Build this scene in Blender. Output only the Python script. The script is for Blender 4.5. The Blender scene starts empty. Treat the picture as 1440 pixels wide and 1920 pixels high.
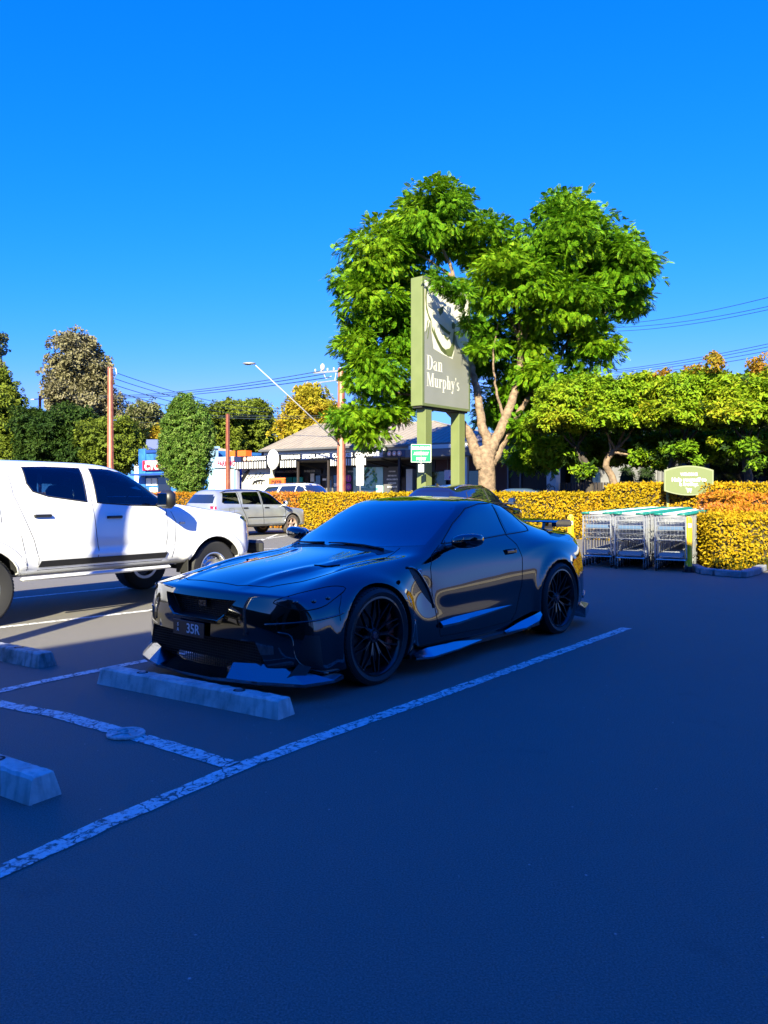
import bpy, math, random
import numpy as np
from mathutils import Vector, Matrix
from mathutils.bvhtree import BVHTree
from mathutils.geometry import delaunay_2d_cdt
R = math.radians
random.seed(7); NR = np.random.default_rng(7)
SC = bpy.context.scene; C = SC.collection
# ---------------- camera, sky, sun, exposure ----------------
F, EYE, HOR = 1470.0, 1.41, 925.0          # focal length in photo pixels, eye height, horizon row
cam_d = bpy.data.cameras.new('camera'); cam = bpy.data.objects.new('camera', cam_d); C.objects.link(cam)
cam.location = (0, 0, EYE); cam.rotation_euler = (R(90), 0, 0)
cam_d.sensor_fit = 'VERTICAL'; cam_d.sensor_height = 36.0; cam_d.lens = 36.0 * F / 1920
cam_d.shift_y = -(960 - HOR) / 1920 * 1.0
cam_d.clip_start = .05; cam_d.clip_end = 2000
SC.camera = cam
SUN_EL, SHX, SHY = R(30), .19, .982          # shadows fall to (SHX, SHY) on the ground
world = bpy.data.worlds.new("World"); SC.world = world; world.use_nodes = True
nt = world.node_tree; nt.nodes.clear()
sky = nt.nodes.new('ShaderNodeTexSky'); sky.sky_type = 'NISHITA'; sky.sun_disc = False
sky.sun_elevation = SUN_EL
az = math.atan2(-SHX, -SHY)                  # azimuth of the sun measured from +Y
sky.sun_rotation = az; sky.altitude = 50; sky.air_density = 1.0; sky.dust_density = .25; sky.ozone_density = 3.0
EXPO = 1.8
sep = nt.nodes.new('ShaderNodeSeparateColor'); cmb = nt.nodes.new('ShaderNodeCombineColor')
nt.links.new(sky.outputs[0], sep.inputs[0])
for ch, (a_, p_, mx_) in enumerate(((45., 3.13, .30), (1.66, .79, .85), (2.25, .20, 3.0))):     # deepens the sky as the photograph's saturated processing does
    prev = sep.outputs[ch]
    for op, val in (('MULTIPLY', .05), ('POWER', p_), ('MULTIPLY', a_), ('MINIMUM', mx_), ('MULTIPLY', 1 / (.1 * 2 ** EXPO))):
        n_ = nt.nodes.new('ShaderNodeMath'); n_.operation = op; nt.links.new(prev, n_.inputs[0]); n_.inputs[1].default_value = val; prev = n_.outputs[0]
    nt.links.new(prev, cmb.inputs[ch])
bg = nt.nodes.new('ShaderNodeBackground'); bg.inputs[1].default_value = .1
wo = nt.nodes.new('ShaderNodeOutputWorld')
nt.links.new(cmb.outputs[0], bg.inputs[0]); nt.links.new(bg.outputs[0], wo.inputs[0])
sl = bpy.data.lights.new('sun', 'SUN'); sun = bpy.data.objects.new('sun', sl); C.objects.link(sun)
sl.energy = 5.0; sl.angle = R(.5); sl.color = (1.0, .92, .66)
sd = Vector((SHX * math.cos(SUN_EL), SHY * math.cos(SUN_EL), -math.sin(SUN_EL)))
sun.rotation_euler = sd.to_track_quat('-Z', 'Y').to_euler()
vs = SC.view_settings; vs.view_transform = 'Standard'; vs.look = 'None'; vs.gamma = 1; vs.exposure = EXPO; vs.use_curve_mapping = False
SC.cycles.max_bounces = 6; SC.cycles.transparent_max_bounces = 6; SC.cycles.use_denoising = True
SC.cycles.caustics_reflective = False; SC.cycles.caustics_refractive = False

def at(px, py, Y): return Vector(((px - 720) / F * Y, Y, EYE + (HOR - py) / F * Y))
def gp(px, py, z=0.0):
    Y = F * (EYE - z) / (py - HOR); return Vector(((px - 720) / F * Y, Y, z))
# ---------------- materials ----------------
MT = {}
def mat(name, col, rough=.6, metal=0, coat=0, spec=.5, noise=None, bump=None, emit=None, ior=None, coatr=.03, trans=0):
    if name in MT: return MT[name]
    m = bpy.data.materials.new(name); m.use_nodes = True; t = m.node_tree; b = t.nodes['Principled BSDF']
    c4 = tuple(col) + (1,)
    b.inputs['Base Color'].default_value = c4; b.inputs['Roughness'].default_value = rough; b.inputs['Metallic'].default_value = metal
    b.inputs['Coat Weight'].default_value = coat; b.inputs['Coat Roughness'].default_value = coatr
    b.inputs['Specular IOR Level'].default_value = spec
    if ior: b.inputs['IOR'].default_value = ior; b.inputs['Coat IOR'].default_value = ior
    if trans: b.inputs['Transmission Weight'].default_value = trans
    if noise or bump:
        tc = t.nodes.new('ShaderNodeTexCoord')
    if noise:      # (scale, colour2, lo, hi)
        n = t.nodes.new('ShaderNodeTexNoise'); n.inputs['Scale'].default_value = noise[0]; n.inputs['Detail'].default_value = 6
        r = t.nodes.new('ShaderNodeMapRange'); r.inputs[1].default_value = noise[2]; r.inputs[2].default_value = noise[3]
        x = t.nodes.new('ShaderNodeMix'); x.data_type = 'RGBA'; x.inputs[6].default_value = c4; x.inputs[7].default_value = tuple(noise[1]) + (1,)
        t.links.new(tc.outputs['Object'], n.inputs['Vector']); t.links.new(n.outputs[0], r.inputs[0]); t.links.new(r.outputs[0], x.inputs[0])
        t.links.new(x.outputs[2], b.inputs['Base Color'])
    if bump:       # (scale, strength, distance)
        n = t.nodes.new('ShaderNodeTexNoise'); n.inputs['Scale'].default_value = bump[0]; n.inputs['Detail'].default_value = 5
        bp = t.nodes.new('ShaderNodeBump'); bp.inputs['Strength'].default_value = bump[1]; bp.inputs['Distance'].default_value = bump[2]
        t.links.new(tc.outputs['Object'], n.inputs['Vector']); t.links.new(n.outputs[0], bp.inputs['Height']); t.links.new(bp.outputs[0], b.inputs['Normal'])
    if emit:
        b.inputs['Emission Color'].default_value = c4; b.inputs['Emission Strength'].default_value = emit
    MT[name] = m; return m
def ramp_mat(name, cols, rough=.6, sheen=0, spec=.3, trans=0.25, scale=0.0, noisew=.5):
    """foliage: colour picked per leaf (Random Per Island) blended with a slow noise, a little light passing through"""
    m = bpy.data.materials.new(name); m.use_nodes = True; t = m.node_tree; b = t.nodes['Principled BSDF']; out = t.nodes['Material Output']
    g = t.nodes.new('ShaderNodeNewGeometry'); r = t.nodes.new('ShaderNodeValToRGB')
    while len(r.color_ramp.elements) < len(cols): r.color_ramp.elements.new(.5)
    for i, c in enumerate(cols):
        r.color_ramp.elements[i].position = i / max(1, len(cols) - 1); r.color_ramp.elements[i].color = tuple(c) + (1,)
    if scale:
        tc = t.nodes.new('ShaderNodeTexCoord'); n = t.nodes.new('ShaderNodeTexNoise'); n.inputs['Scale'].default_value = scale; n.inputs['Detail'].default_value = 2
        mr = t.nodes.new('ShaderNodeMapRange'); mr.inputs[1].default_value = .3; mr.inputs[2].default_value = .7
        mx = t.nodes.new('ShaderNodeMix'); mx.inputs[0].default_value = noisew
        t.links.new(tc.outputs['Object'], n.inputs['Vector']); t.links.new(n.outputs[0], mr.inputs[0])
        t.links.new(g.outputs['Random Per Island'], mx.inputs[2]); t.links.new(mr.outputs[0], mx.inputs[3]); t.links.new(mx.outputs[0], r.inputs[0])
    else: t.links.new(g.outputs['Random Per Island'], r.inputs[0])
    t.links.new(r.outputs[0], b.inputs['Base Color']); b.inputs['Roughness'].default_value = rough; b.inputs['Specular IOR Level'].default_value = spec * .4
    if trans:
        tr = t.nodes.new('ShaderNodeBsdfTranslucent'); t.links.new(r.outputs[0], tr.inputs[0])
        ms = t.nodes.new('ShaderNodeMixShader'); ms.inputs[0].default_value = trans
        t.links.new(b.outputs[0], ms.inputs[1]); t.links.new(tr.outputs[0], ms.inputs[2]); t.links.new(ms.outputs[0], out.inputs[0])
    MT[name] = m; return m
# ---------------- mesh helpers ----------------
class MB:
    def __init__(s): s.v = []; s.f = []
    def add(s, vs_, fs): n = len(s.v); s.v += [tuple(v) for v in vs_]; s.f += [tuple(i + n for i in f) for f in fs]; return s
    def box(s, c, d, rz=0, bev=0, M=None):
        x, y, z = d[0] / 2, d[1] / 2, d[2] / 2; c = Vector(c); q = Matrix.Rotation(rz, 3, 'Z') if M is None else M
        if not bev:
            P = [(-x, -y, -z), (x, -y, -z), (x, y, -z), (-x, y, -z), (-x, -y, z), (x, -y, z), (x, y, z), (-x, y, z)]
            return s.add([c + q @ Vector(p) for p in P], [(0, 3, 2, 1), (4, 5, 6, 7), (0, 1, 5, 4), (1, 2, 6, 5), (2, 3, 7, 6), (3, 0, 4, 7)])
        b = min(bev, x * .9, y * .9, z * .9); rings = []
        def rect(hx, hy, k, zz): return [(-hx + k, -hy, zz), (hx - k, -hy, zz), (hx, -hy + k, zz), (hx, hy - k, zz), (hx - k, hy, zz), (-hx + k, hy, zz), (-hx, hy - k, zz), (-hx, -hy + k, zz)]
        P = rect(x - b, y - b, b * .4, -z) + rect(x, y, b, -z + b) + rect(x, y, b, z - b) + rect(x - b, y - b, b * .4, z)
        fs = [tuple(range(7, -1, -1)), tuple(range(24, 32))]
        for r in range(3):
            for i in range(8): j = (i + 1) % 8; fs.append((r * 8 + i, r * 8 + j, r * 8 + 8 + j, r * 8 + 8 + i))
        return s.add([c + q @ Vector(p) for p in P], fs)
    def bar(s, p, q, w, h=None, up=(0, 0, 1), bev=0):
        p, q = Vector(p), Vector(q); d = q - p; L = d.length; d.normalize(); u = Vector(up)
        if abs(d.dot(u)) > .99: u = Vector((1, 0, 0))
        sd_ = d.cross(u).normalized(); u2 = sd_.cross(d); M = Matrix((d, sd_, u2)).transposed()
        return s.box((p + q) / 2, (L, w, h or w), M=M, bev=bev)
    def tube(s, pts, r, seg=8, caps=True):
        pts = [Vector(p) for p in pts]; n = len(pts); rr = r if hasattr(r, '__len__') else [r] * n
        V = []; Fc = []; prev = None
        for i, p in enumerate(pts):
            d = (pts[min(i + 1, n - 1)] - pts[max(i - 1, 0)]).normalized()
            if prev is None: a = d.cross(Vector((0, 0, 1)) if abs(d.z) < .9 else Vector((1, 0, 0))).normalized()
            else: a = (prev - d * prev.dot(d)).normalized()
            prev = a; b = d.cross(a)
            for k in range(seg): t = 2 * math.pi * k / seg; V.append(p + (a * math.cos(t) + b * math.sin(t)) * rr[i])
        for i in range(n - 1):
            for k in range(seg): l = (k + 1) % seg; Fc.append((i * seg + k, i * seg + l, (i + 1) * seg + l, (i + 1) * seg + k))
        if caps: Fc.append(tuple(range(seg - 1, -1, -1))); Fc.append(tuple((n - 1) * seg + k for k in range(seg)))
        return s.add(V, Fc)
    def lathe(s, prof, seg=32, c=(0, 0, 0), axis='Z', closed=False):
        V = []; Fc = []; n = len(prof); c = Vector(c)
        for k in range(seg):
            t = 2 * math.pi * k / seg
            for r, h in prof:
                a, b = r * math.cos(t), r * math.sin(t)
                V.append(c + (Vector((a, b, h)) if axis == 'Z' else Vector((b, h, a)) if axis == 'Y' else Vector((h, a, b))))
        for k in range(seg):
            l = (k + 1) % seg
            for i in range(n if closed else n - 1): j = (i + 1) % n; Fc.append((k * n + i, l * n + i, l * n + j, k * n + j))
        return s.add(V, Fc)
    def prism(s, poly, o, ux, uy, d):
        """polygon in the plane (o, ux, uy) given thickness vector d"""
        o, ux, uy, d = Vector(o), Vector(ux), Vector(uy), Vector(d); n = len(poly)
        a = [o + ux * p[0] + uy * p[1] for p in poly]
        return s.add(a + [p + d for p in a], [tuple(range(n - 1, -1, -1)), tuple(range(n, 2 * n))] + [(i, (i + 1) % n, n + (i + 1) % n, n + i) for i in range(n)])
    def sphere(s, c, r, seg=12, rings=8):
        r = r if hasattr(r, '__len__') else (r, r, r); V = []; Fc = []
        for i in range(rings + 1):
            a = math.pi * i / rings
            for k in range(seg): t = 2 * math.pi * k / seg; V.append((c[0] + r[0] * math.sin(a) * math.cos(t), c[1] + r[1] * math.sin(a) * math.sin(t), c[2] + r[2] * math.cos(a)))
        for i in range(rings):
            for k in range(seg): l = (k + 1) % seg; Fc.append((i * seg + k, (i + 1) * seg + k, (i + 1) * seg + l, i * seg + l))
        return s.add(V, Fc)
def mesh_obj(name, me, m, parent=None, smooth=False):
    if smooth: me.polygons.foreach_set('use_smooth', [True] * len(me.polygons))
    if m is not None and len(me.materials) == 0: me.materials.append(MT[m] if isinstance(m, str) else m)
    o = bpy.data.objects.new(name, me); C.objects.link(o)
    if parent is not None: o.parent = parent
    return o
def obj(name, mb, m, parent=None, smooth=False, ang=None):
    me = bpy.data.meshes.new(name); me.from_pydata(mb.v, [], mb.f); me.validate(); me.update()
    o = mesh_obj(name, me, m, parent, smooth or ang is not None)
    if ang is not None: me.set_sharp_from_angle(angle=R(ang))
    return o
def tag(o, label=None, cat=None, group=None, kind=None):
    if label: o['label'] = label
    if cat: o['category'] = cat
    if group: o['group'] = group
    if kind: o['kind'] = kind
    return o
def thing(name, label, cat, loc=(0, 0, 0), rz=0, group=None):
    o = bpy.data.objects.new(name, None); C.objects.link(o); o.location = loc; o.rotation_euler = (0, 0, rz)
    o.empty_display_size = .2
    return tag(o, label, cat, group)
def struct(name, mb, m, smooth=False): return tag(obj(name, mb, m, None, smooth), kind='structure')
def copy_tree(o, parent=None):
    c = o.copy(); C.objects.link(c)
    c.parent = parent
    for ch in list(o.children): copy_tree(ch, c)
    return c
def np_mesh(name, V, Q, m, parent=None):
    """V (n,3), Q (k,4 or 3) -> object, fast"""
    me = bpy.data.meshes.new(name); k, w = Q.shape
    me.vertices.add(len(V)); me.vertices.foreach_set('co', V.astype(np.float32).ravel())
    me.loops.add(k * w); me.loops.foreach_set('vertex_index', Q.astype(np.int32).ravel())
    me.polygons.add(k); me.polygons.foreach_set('loop_start', np.arange(0, k * w, w, dtype=np.int32))
    me.update(calc_edges=True); me.validate()
    return mesh_obj(name, me, m, parent)
def text(name, s, size, loc, ux, uy, m, parent=None, ext=.004, bold=0, shear=0, align='CENTER', spacing=1.0, sx=1.0):
    """lettering standing in the plane (ux right, uy up)"""
    cu = bpy.data.curves.new(name, 'FONT'); cu.body = s; cu.size = size; cu.extrude = ext; cu.offset = bold; cu.shear = shear
    cu.align_x = align; cu.align_y = 'CENTER'; cu.space_character = spacing; cu.resolution_u = 3
    t = bpy.data.objects.new(name, cu); C.objects.link(t)
    dg = bpy.context.evaluated_depsgraph_get(); me = bpy.data.meshes.new_from_object(t.evaluated_get(dg)); bpy.data.objects.remove(t)
    ux, uy = Vector(ux).normalized(), Vector(uy).normalized(); n = ux.cross(uy)
    M = Matrix((ux * sx, uy, n)).transposed().to_4x4(); M.translation = Vector(loc); me.transform(M)
    me.materials.clear()
    return mesh_obj(name, me, m, parent)
def crom(P, n=6, closed=False):
    """Catmull-Rom through points"""
    P = [Vector(p) for p in P]; out = []; N = len(P)
    for i in range(N if closed else N - 1):
        if closed: a, b, c, d = P[(i - 1) % N], P[i], P[(i + 1) % N], P[(i + 2) % N]
        else: b, c = P[i], P[i + 1]; a = P[i - 1] if i else b * 2 - c; d = P[i + 2] if i + 2 < N else c * 2 - b
        for k in range(n):
            t = k / n; out.append(.5 * ((2 * b) + (c - a) * t + (2 * a - 5 * b + 4 * c - d) * t * t + (3 * b - a - 3 * c + d) * t ** 3))
    if not closed: out.append(P[-1])
    return out
# ---------------- car bodies: a mirrored cage, subdivided, shaped, wheel arches cut, fittings laid on the surface ----------------
def cage(st, fc, rc):
    """st: stations x 8 points (top centre -> sill); fc / rc: 4 rows x 3 points of the front and rear faces"""
    V = []; Fq = []; idx = []
    for s in st: idx.append([len(V) + i for i in range(len(s))]); V += [list(p) for p in s]
    for s in range(len(st) - 1):
        for l in range(7): Fq.append((idx[s][l], idx[s][l + 1], idx[s + 1][l + 1], idx[s + 1][l]))
    bot = []
    for s in st: bot.append(len(V)); V.append([s[7][0], 0, s[7][2] + .01])
    for s in range(len(st) - 1): Fq.append((idx[s][7], bot[s], bot[s + 1], idx[s + 1][7]))
    for rows, s, flip in ((fc, 0, False), (rc, len(st) - 1, True)):
        g = [idx[s][0:4]]
        for j in range(4):
            b = len(V); V += [list(p) for p in rows[j]]; g.append([b, b + 1, b + 2, idx[s][4 + j]])
        for j in range(4):
            for i in range(3):
                q = (g[j][i], g[j + 1][i], g[j + 1][i + 1], g[j][i + 1]); Fq.append(q[::-1] if flip else q)
        q = (g[4][0], bot[s], idx[s][7], g[4][2], g[4][1]); Fq.append(q[::-1] if flip else q)
    return V, Fq
class Body:
    def __init__(s, V, Fq, level, shape=None, arches=(), arch_r=.38, arch_in=.28, cuts=(), wellmat='well', paint=None, creases=()):
        me = bpy.data.meshes.new('tmp'); me.from_pydata(V, [], Fq); me.update()
        o = bpy.data.objects.new('tmp', me); C.objects.link(o)
        if creases:
            at_ = me.attributes.new('crease_edge', 'FLOAT', 'EDGE'); key = {tuple(sorted(e.vertices)): e.index for e in me.edges}
            for a, b, w in creases:
                k = key.get(tuple(sorted((a, b))))
                if k is not None: at_.data[k].value = w
        m = o.modifiers.new('m', 'MIRROR'); m.use_axis = (False, True, False); m.use_clip = True; m.merge_threshold = .002
        u = o.modifiers.new('s', 'SUBSURF'); u.levels = level; u.render_levels = level
        dg = bpy.context.evaluated_depsgraph_get(); me2 = bpy.data.meshes.new_from_object(o.evaluated_get(dg)); bpy.data.objects.remove(o)
        co = np.empty(len(me2.vertices) * 3, np.float32); me2.vertices.foreach_get('co', co); co = co.reshape(-1, 3).astype(float)
        if shape: co = shape(co)
        me2.vertices.foreach_set('co', co.astype(np.float32).ravel()); me2.update()
        import bmesh
        bm = bmesh.new(); bm.from_mesh(me2); bmesh.ops.recalc_face_normals(bm, faces=bm.faces); bm.to_mesh(me2); bm.free()
        s.co = [Vector(c) for c in co]; s.nrm = [v.normal.copy() for v in me2.vertices]; s.polys = [tuple(p.vertices) for p in me2.polygons]
        s.bvh = BVHTree.FromPolygons(s.co, s.polys)
        me2.materials.clear(); me2.materials.append(paint)
        o = bpy.data.objects.new('tmp', me2); C.objects.link(o); cutters = []
        for (x, y, z) in arches:
            for sg in (1, -1):
                mb = MB(); mb.lathe([(0, -arch_in), (arch_r * .96, -arch_in), (arch_r, -arch_in + .03), (arch_r, .4), (0, .4)] if sg > 0 else [(0, -.4), (arch_r, -.4), (arch_r, arch_in - .03), (arch_r * .96, arch_in), (0, arch_in)], 40, (x, sg * y, z), 'Y')
                cutters.append(mb)
        for c in cuts: cutters.append(c)
        tmp = []
        for mb in cutters:
            cm = bpy.data.meshes.new('cut'); cm.from_pydata(mb.v, [], mb.f); cm.validate(); cm.materials.append(MT[wellmat])
            bm = bmesh.new(); bm.from_mesh(cm); bmesh.ops.remove_doubles(bm, verts=bm.verts, dist=1e-5); bmesh.ops.recalc_face_normals(bm, faces=bm.faces); bm.to_mesh(cm); bm.free()
            co_ = bpy.data.objects.new('cut', cm); C.objects.link(co_); tmp.append(co_)
            b = o.modifiers.new('b', 'BOOLEAN'); b.operation = 'DIFFERENCE'; b.solver = 'EXACT'; b.object = co_; b.material_mode = 'TRANSFER'
        dg = bpy.context.evaluated_depsgraph_get(); s.me = bpy.data.meshes.new_from_object(o.evaluated_get(dg))
        bpy.data.objects.remove(o)
        for t in tmp: bpy.data.objects.remove(t)
        s.me.polygons.foreach_set('use_smooth', [True] * len(s.me.polygons)); s.me.set_sharp_from_angle(angle=R(50))
    def hit(s, p, d):
        d = Vector(d).normalized(); p = Vector(p); h, n, i, _ = s.bvh.ray_cast(p - d * 2.5, d)
        if h is None: h, n, i, _ = s.bvh.find_nearest(p)
        ps = s.polys[i]; w = [1 / ((s.co[k] - h).length + 1e-5) for k in ps]; N = Vector((0, 0, 0))
        for k, ww in zip(ps, w): N += s.nrm[k] * ww
        return h, N.normalized()
    def patch(s, name, pts, d, m, parent, off=.003, res=.04, sink=.006, smooth=0):
        d = Vector(d).normalized(); a = d.cross(Vector((0, 0, 1)) if abs(d.z) < .9 else Vector((1, 0, 0))).normalized(); b = a.cross(d)
        if smooth: pts = crom(pts, smooth, True)
        P = [Vector(p) for p in pts]; o = P[0]; p2 = [((p - o).dot(a), (p - o).dot(b)) for p in P]
        ed = []
        for i in range(len(p2)):
            (x0, y0), (x1, y1) = p2[i], p2[(i + 1) % len(p2)]; L = math.hypot(x1 - x0, y1 - y0); n = max(1, int(L / res))
            for k in range(n): ed.append((x0 + (x1 - x0) * k / n, y0 + (y1 - y0) * k / n))
        nb = len(ed); xs = [p[0] for p in ed]; ys = [p[1] for p in ed]; inner = []
        def inside(x, y):
            c = False
            for i in range(nb):
                (x0, y0), (x1, y1) = ed[i], ed[(i + 1) % nb]
                if (y0 > y) != (y1 > y) and x < (x1 - x0) * (y - y0) / (y1 - y0) + x0: c = not c
            return c
        y = min(ys) + res / 2; row = 0
        while y < max(ys):
            x = min(xs) + (res / 2 if row % 2 else 0)
            while x < max(xs):
                if inside(x, y) and min((x - q[0]) ** 2 + (y - q[1]) ** 2 for q in ed) > (res * .45) ** 2: inner.append((x, y))
                x += res
            y += res * .87; row += 1
        vs2, _, fs, ov, _, _ = delaunay_2d_cdt([Vector(q) for q in ed + inner], [], [list(range(nb))], 1, 1e-6)
        V = []; N = []
        for q in vs2:
            h, n = s.hit(o + a * q[0] + b * q[1], d)
            if n.dot(d) > 0: n = -n
            V.append(h + n * off); N.append(n)
        fs = [tuple(f) for f in fs]; ct = {}
        for f in fs:
            for i in range(len(f)): e = (f[i], f[(i + 1) % len(f)]); ct[e] = 1
        rim = {}
        bf = []; nv = len(V); V2 = list(V); N2 = list(N)
        for e in list(ct):
            if (e[1], e[0]) not in ct:
                for k in e:
                    if sink <= 0: continue
                    if k not in rim: rim[k] = len(V2); V2.append(V[k] - N[k] * (sink + off)); N2.append(N[k])
                if sink > 0: bf.append((e[0], rim[e[0]], rim[e[1]], e[1]))
        me = bpy.data.meshes.new(name); me.from_pydata(V2, [], fs + bf)
        me.update(); me.polygons.foreach_set('use_smooth', [True] * len(me.polygons))
        c = me.polygons[0]
        if c.normal.dot(N2[c.vertices[0]]) < 0: me.flip_normals()
        me.normals_split_custom_set_from_vertices([tuple(n) for n in N2])
        return mesh_obj(name, me, m, parent)
    def line(s, mb, pts, d, r=.003, off=0.0, step=.035, smooth=0, closed=False):
        if smooth: pts = crom(pts, smooth, closed)
        if closed: pts = list(pts) + [pts[0]]
        P = [Vector(p) for p in pts]; out = []
        for i in range(len(P) - 1):
            n = max(1, int((P[i + 1] - P[i]).length / step))
            for k in range(n): out.append(P[i].lerp(P[i + 1], k / n))
        out.append(P[-1]); q = []
        for p in out:
            h, n = s.hit(p, d)
            if n.dot(Vector(d)) > 0: n = -n
            q.append(h + n * off)
        mb.tube(q, r, 5)
def mir(pts): return [(p[0], -p[1], p[2]) for p in pts]
def wheel(parent, c, side, r, w, rimr, style, rim_m, spokes=5, caliper=None, rz=0, tyre_m='tyre'):
    """side +1: outer face towards +y.  wheel (tyre) > rim, brake_disc, hub_cap, caliper"""
    cx, cy, cz = c; S = side
    def P(prof): return [(a, b * S) for a, b in prof]
    t = MB(); h = w / 2
    t.lathe(P([(rimr, -h * .9), (r - .035, -h), (r - .008, -h * .86), (r, -h * .6), (r + .001, -.002), (r - .006, -.001), (r - .006, .002), (r + .001, .003), (r, h * .6), (r - .006, h * .84), (r - .03, h * .99), (rimr + .02, h * .93), (rimr, h * .85), (rimr - .012, 0)]), 56, (0, 0, 0), 'Y', closed=True)
    # shallow tread blocks
    for k in range(64):
        a = 2 * math.pi * k / 64; M = Matrix.Rotation(-a, 3, 'Y')
        for yy in (-.6, 0, .6):
            t.box(M @ Vector((r, yy * h, 0)) , (.004, h * .42, r * .07), M=M @ Matrix.Rotation(.25 * (1 if yy >= 0 else -1), 3, 'X'))
    T = obj('wheel', t, tyre_m, parent, ang=40); T.location = c; T.rotation_euler = (0, 0, rz)
    rm = MB(); o = h * .85
    rm.lathe(P([(rimr + .006, o + .004), (rimr - .008, o + .006), (rimr - .02, o - .01), (rimr - .03, o - .05), (rimr - .05, -h * .5), (rimr - .04, -h * .9), (rimr, -h * .9)]), 56, (0, 0, 0), 'Y')
    def spoke(a0, a1, r0, r1, w0, w1, y0, y1, th=.022):
        p = Vector((r0 * math.cos(a0), y0 * S, r0 * math.sin(a0))); q = Vector((r1 * math.cos(a1), y1 * S, r1 * math.sin(a1)))
        d = (q - p); t_ = Vector((-d.z, 0, d.x)).normalized(); n = Vector((0, S, 0)); vs_ = []
        for pt, ww in ((p, w0), (q, w1)):
            vs_ += [pt - t_ * ww + n * -th, pt - t_ * ww * .55, pt + t_ * ww * .55, pt + t_ * ww + n * -th]
        fs = [(0, 1, 5, 4), (1, 2, 6, 5), (2, 3, 7, 6), (3, 0, 4, 7), (0, 3, 2, 1), (4, 5, 6, 7)]
        rm.add(vs_, fs)
    yo = o - .012
    if style == 'mesh':
        n = 10
        for k in range(n):
            a = 2 * math.pi * k / n; da = 2 * math.pi / n
            for sg in (1, -1):
                spoke(a, a + sg * da * .10, .055, rimr * .52, .010, .0075, yo - .03, yo - .012)
                spoke(a + sg * da * .10, a + sg * da * .40, rimr * .50, rimr - .018, .0075, .009, yo - .012, yo - .004)
        rm.lathe(P([(0, yo - .03), (.05, yo - .028), (.068, yo - .045), (.07, yo - .09)]), 24, (0, 0, 0), 'Y')
        for k in range(5):
            a = 2 * math.pi * k / 5 + .3; rm.lathe(P([(0, yo - .024), (.008, yo - .024), (.009, yo - .04)]), 8, (.045 * math.cos(a), 0, .045 * math.sin(a)), 'Y')
    elif style == 'five':
        for k in range(spokes):
            a = 2 * math.pi * k / spokes + .3; spoke(a, a, .03, rimr - .012, .045, .034, yo - .012, yo - .008, .03)
            spoke(a, a, .03, rimr - .05, .012, .008, yo - .004, yo, .02)
        rm.lathe(P([(0, yo - .008), (.05, yo - .008), (.075, yo - .02), (.08, yo - .06)]), 24, (0, 0, 0), 'Y')
    else:   # steel wheel with round openings
        prof = P([(0, yo - .02), (.05, yo - .02), (.06, yo - .035), (.10, yo - .055), (rimr * .62, yo - .03), (rimr * .8, yo - .05), (rimr - .03, yo - .08)])
        rm.lathe(prof, 40, (0, 0, 0), 'Y')
        for k in range(12):
            a = 2 * math.pi * k / 12; rm.sphere((rimr * .72 * math.cos(a), S * (yo - .04), rimr * .72 * math.sin(a)), (.016, .012, .016), 8, 5)
    obj('rim', rm, rim_m, T, ang=35)
    d = MB(); d.lathe(P([(.06, -.01), (rimr * .82, -.01), (rimr * .82, -.035), (.06, -.035)]), 40, (0, 0, 0), 'Y', closed=True)
    d.lathe(P([(0, -.03), (rimr - .03, -.04), (rimr - .03, -.06), (0, -.06)]), 32, (0, 0, 0), 'Y')
    obj('brake_disc', d, 'disc', T, ang=35)
    if style == 'mesh':
        hc = MB(); hc.lathe(P([(0, yo - .018), (.022, yo - .019), (.03, yo - .026), (.031, yo - .04)]), 20, (0, 0, 0), 'Y'); obj('hub_cap', hc, 'hubcap', T, ang=35)
    if caliper:
        ca = MB(); a0 = math.pi * (.0 if caliper[1] else 1.0)
        for k in range(7):
            a = a0 - .55 + 1.1 * k / 6; M = Matrix.Rotation(-a, 3, 'Y')
            ca.box((rimr * .74 * math.cos(a), S * .012, rimr * .74 * math.sin(a)), (rimr * .30, .075, rimr * .16), M=M, bev=.01)
        obj('brake_caliper', ca, caliper[0], T, ang=40)
    return T
mat('well', (.012, .012, .013), .9); mat('tyre', (.018, .018, .019), .75, bump=(60, .2, .002)); mat('tyre_dusty', (.10, .08, .065), .85, noise=(9, (.04, .035, .03), .35, .7))
mat('disc', (.06, .06, .062), .45, 1); mat('black_trim', (.012, .012, .013), .45); mat('rubber', (.01, .01, .01), .7); mat('gap', (.002, .002, .002), .9)
mat('chrome', (.75, .75, .76), .12, 1); mat('hubcap', (.10, .02, .03), .4); mat('red_brake', (.30, .03, .015), .4, coat=.5)
mat('lamp_clear', (.5, .52, .55), .05, .3, coat=1); mat('lamp_red', (.45, .01, .02), .12, coat=1); mat('lamp_white', (.7, .7, .72), .15, coat=1)
mat('glass_tint', (.006, .009, .014), .02, coat=1, spec=.8, ior=1.7); mat('mirror_glass', (.6, .62, .65), .03, 1)
mat('plate_black', (.01, .01, .011), .35); mat('plate_white', (.65, .66, .68), .4)
# ---------------- the street frame: a runs along the hedge to the right, b runs away across the road ----------------
OX, OY = -2.3, 30.0; U = Vector((.8, -.6, 0)); N_ = Vector((.6, .8, 0)); SROT = math.atan2(-.6, .8)
def S(a, b, z=0.0): return Vector((OX, OY, 0)) + U * a + N_ * b + Vector((0, 0, z))
BAY = math.atan2(math.cos(R(38.8)), math.sin(R(38.8)))      # bay direction as an angle from +X
BD = Vector((math.sin(R(38.8)), math.cos(R(38.8)), 0)); BN = Vector((BD.y, -BD.x, 0))
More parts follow.
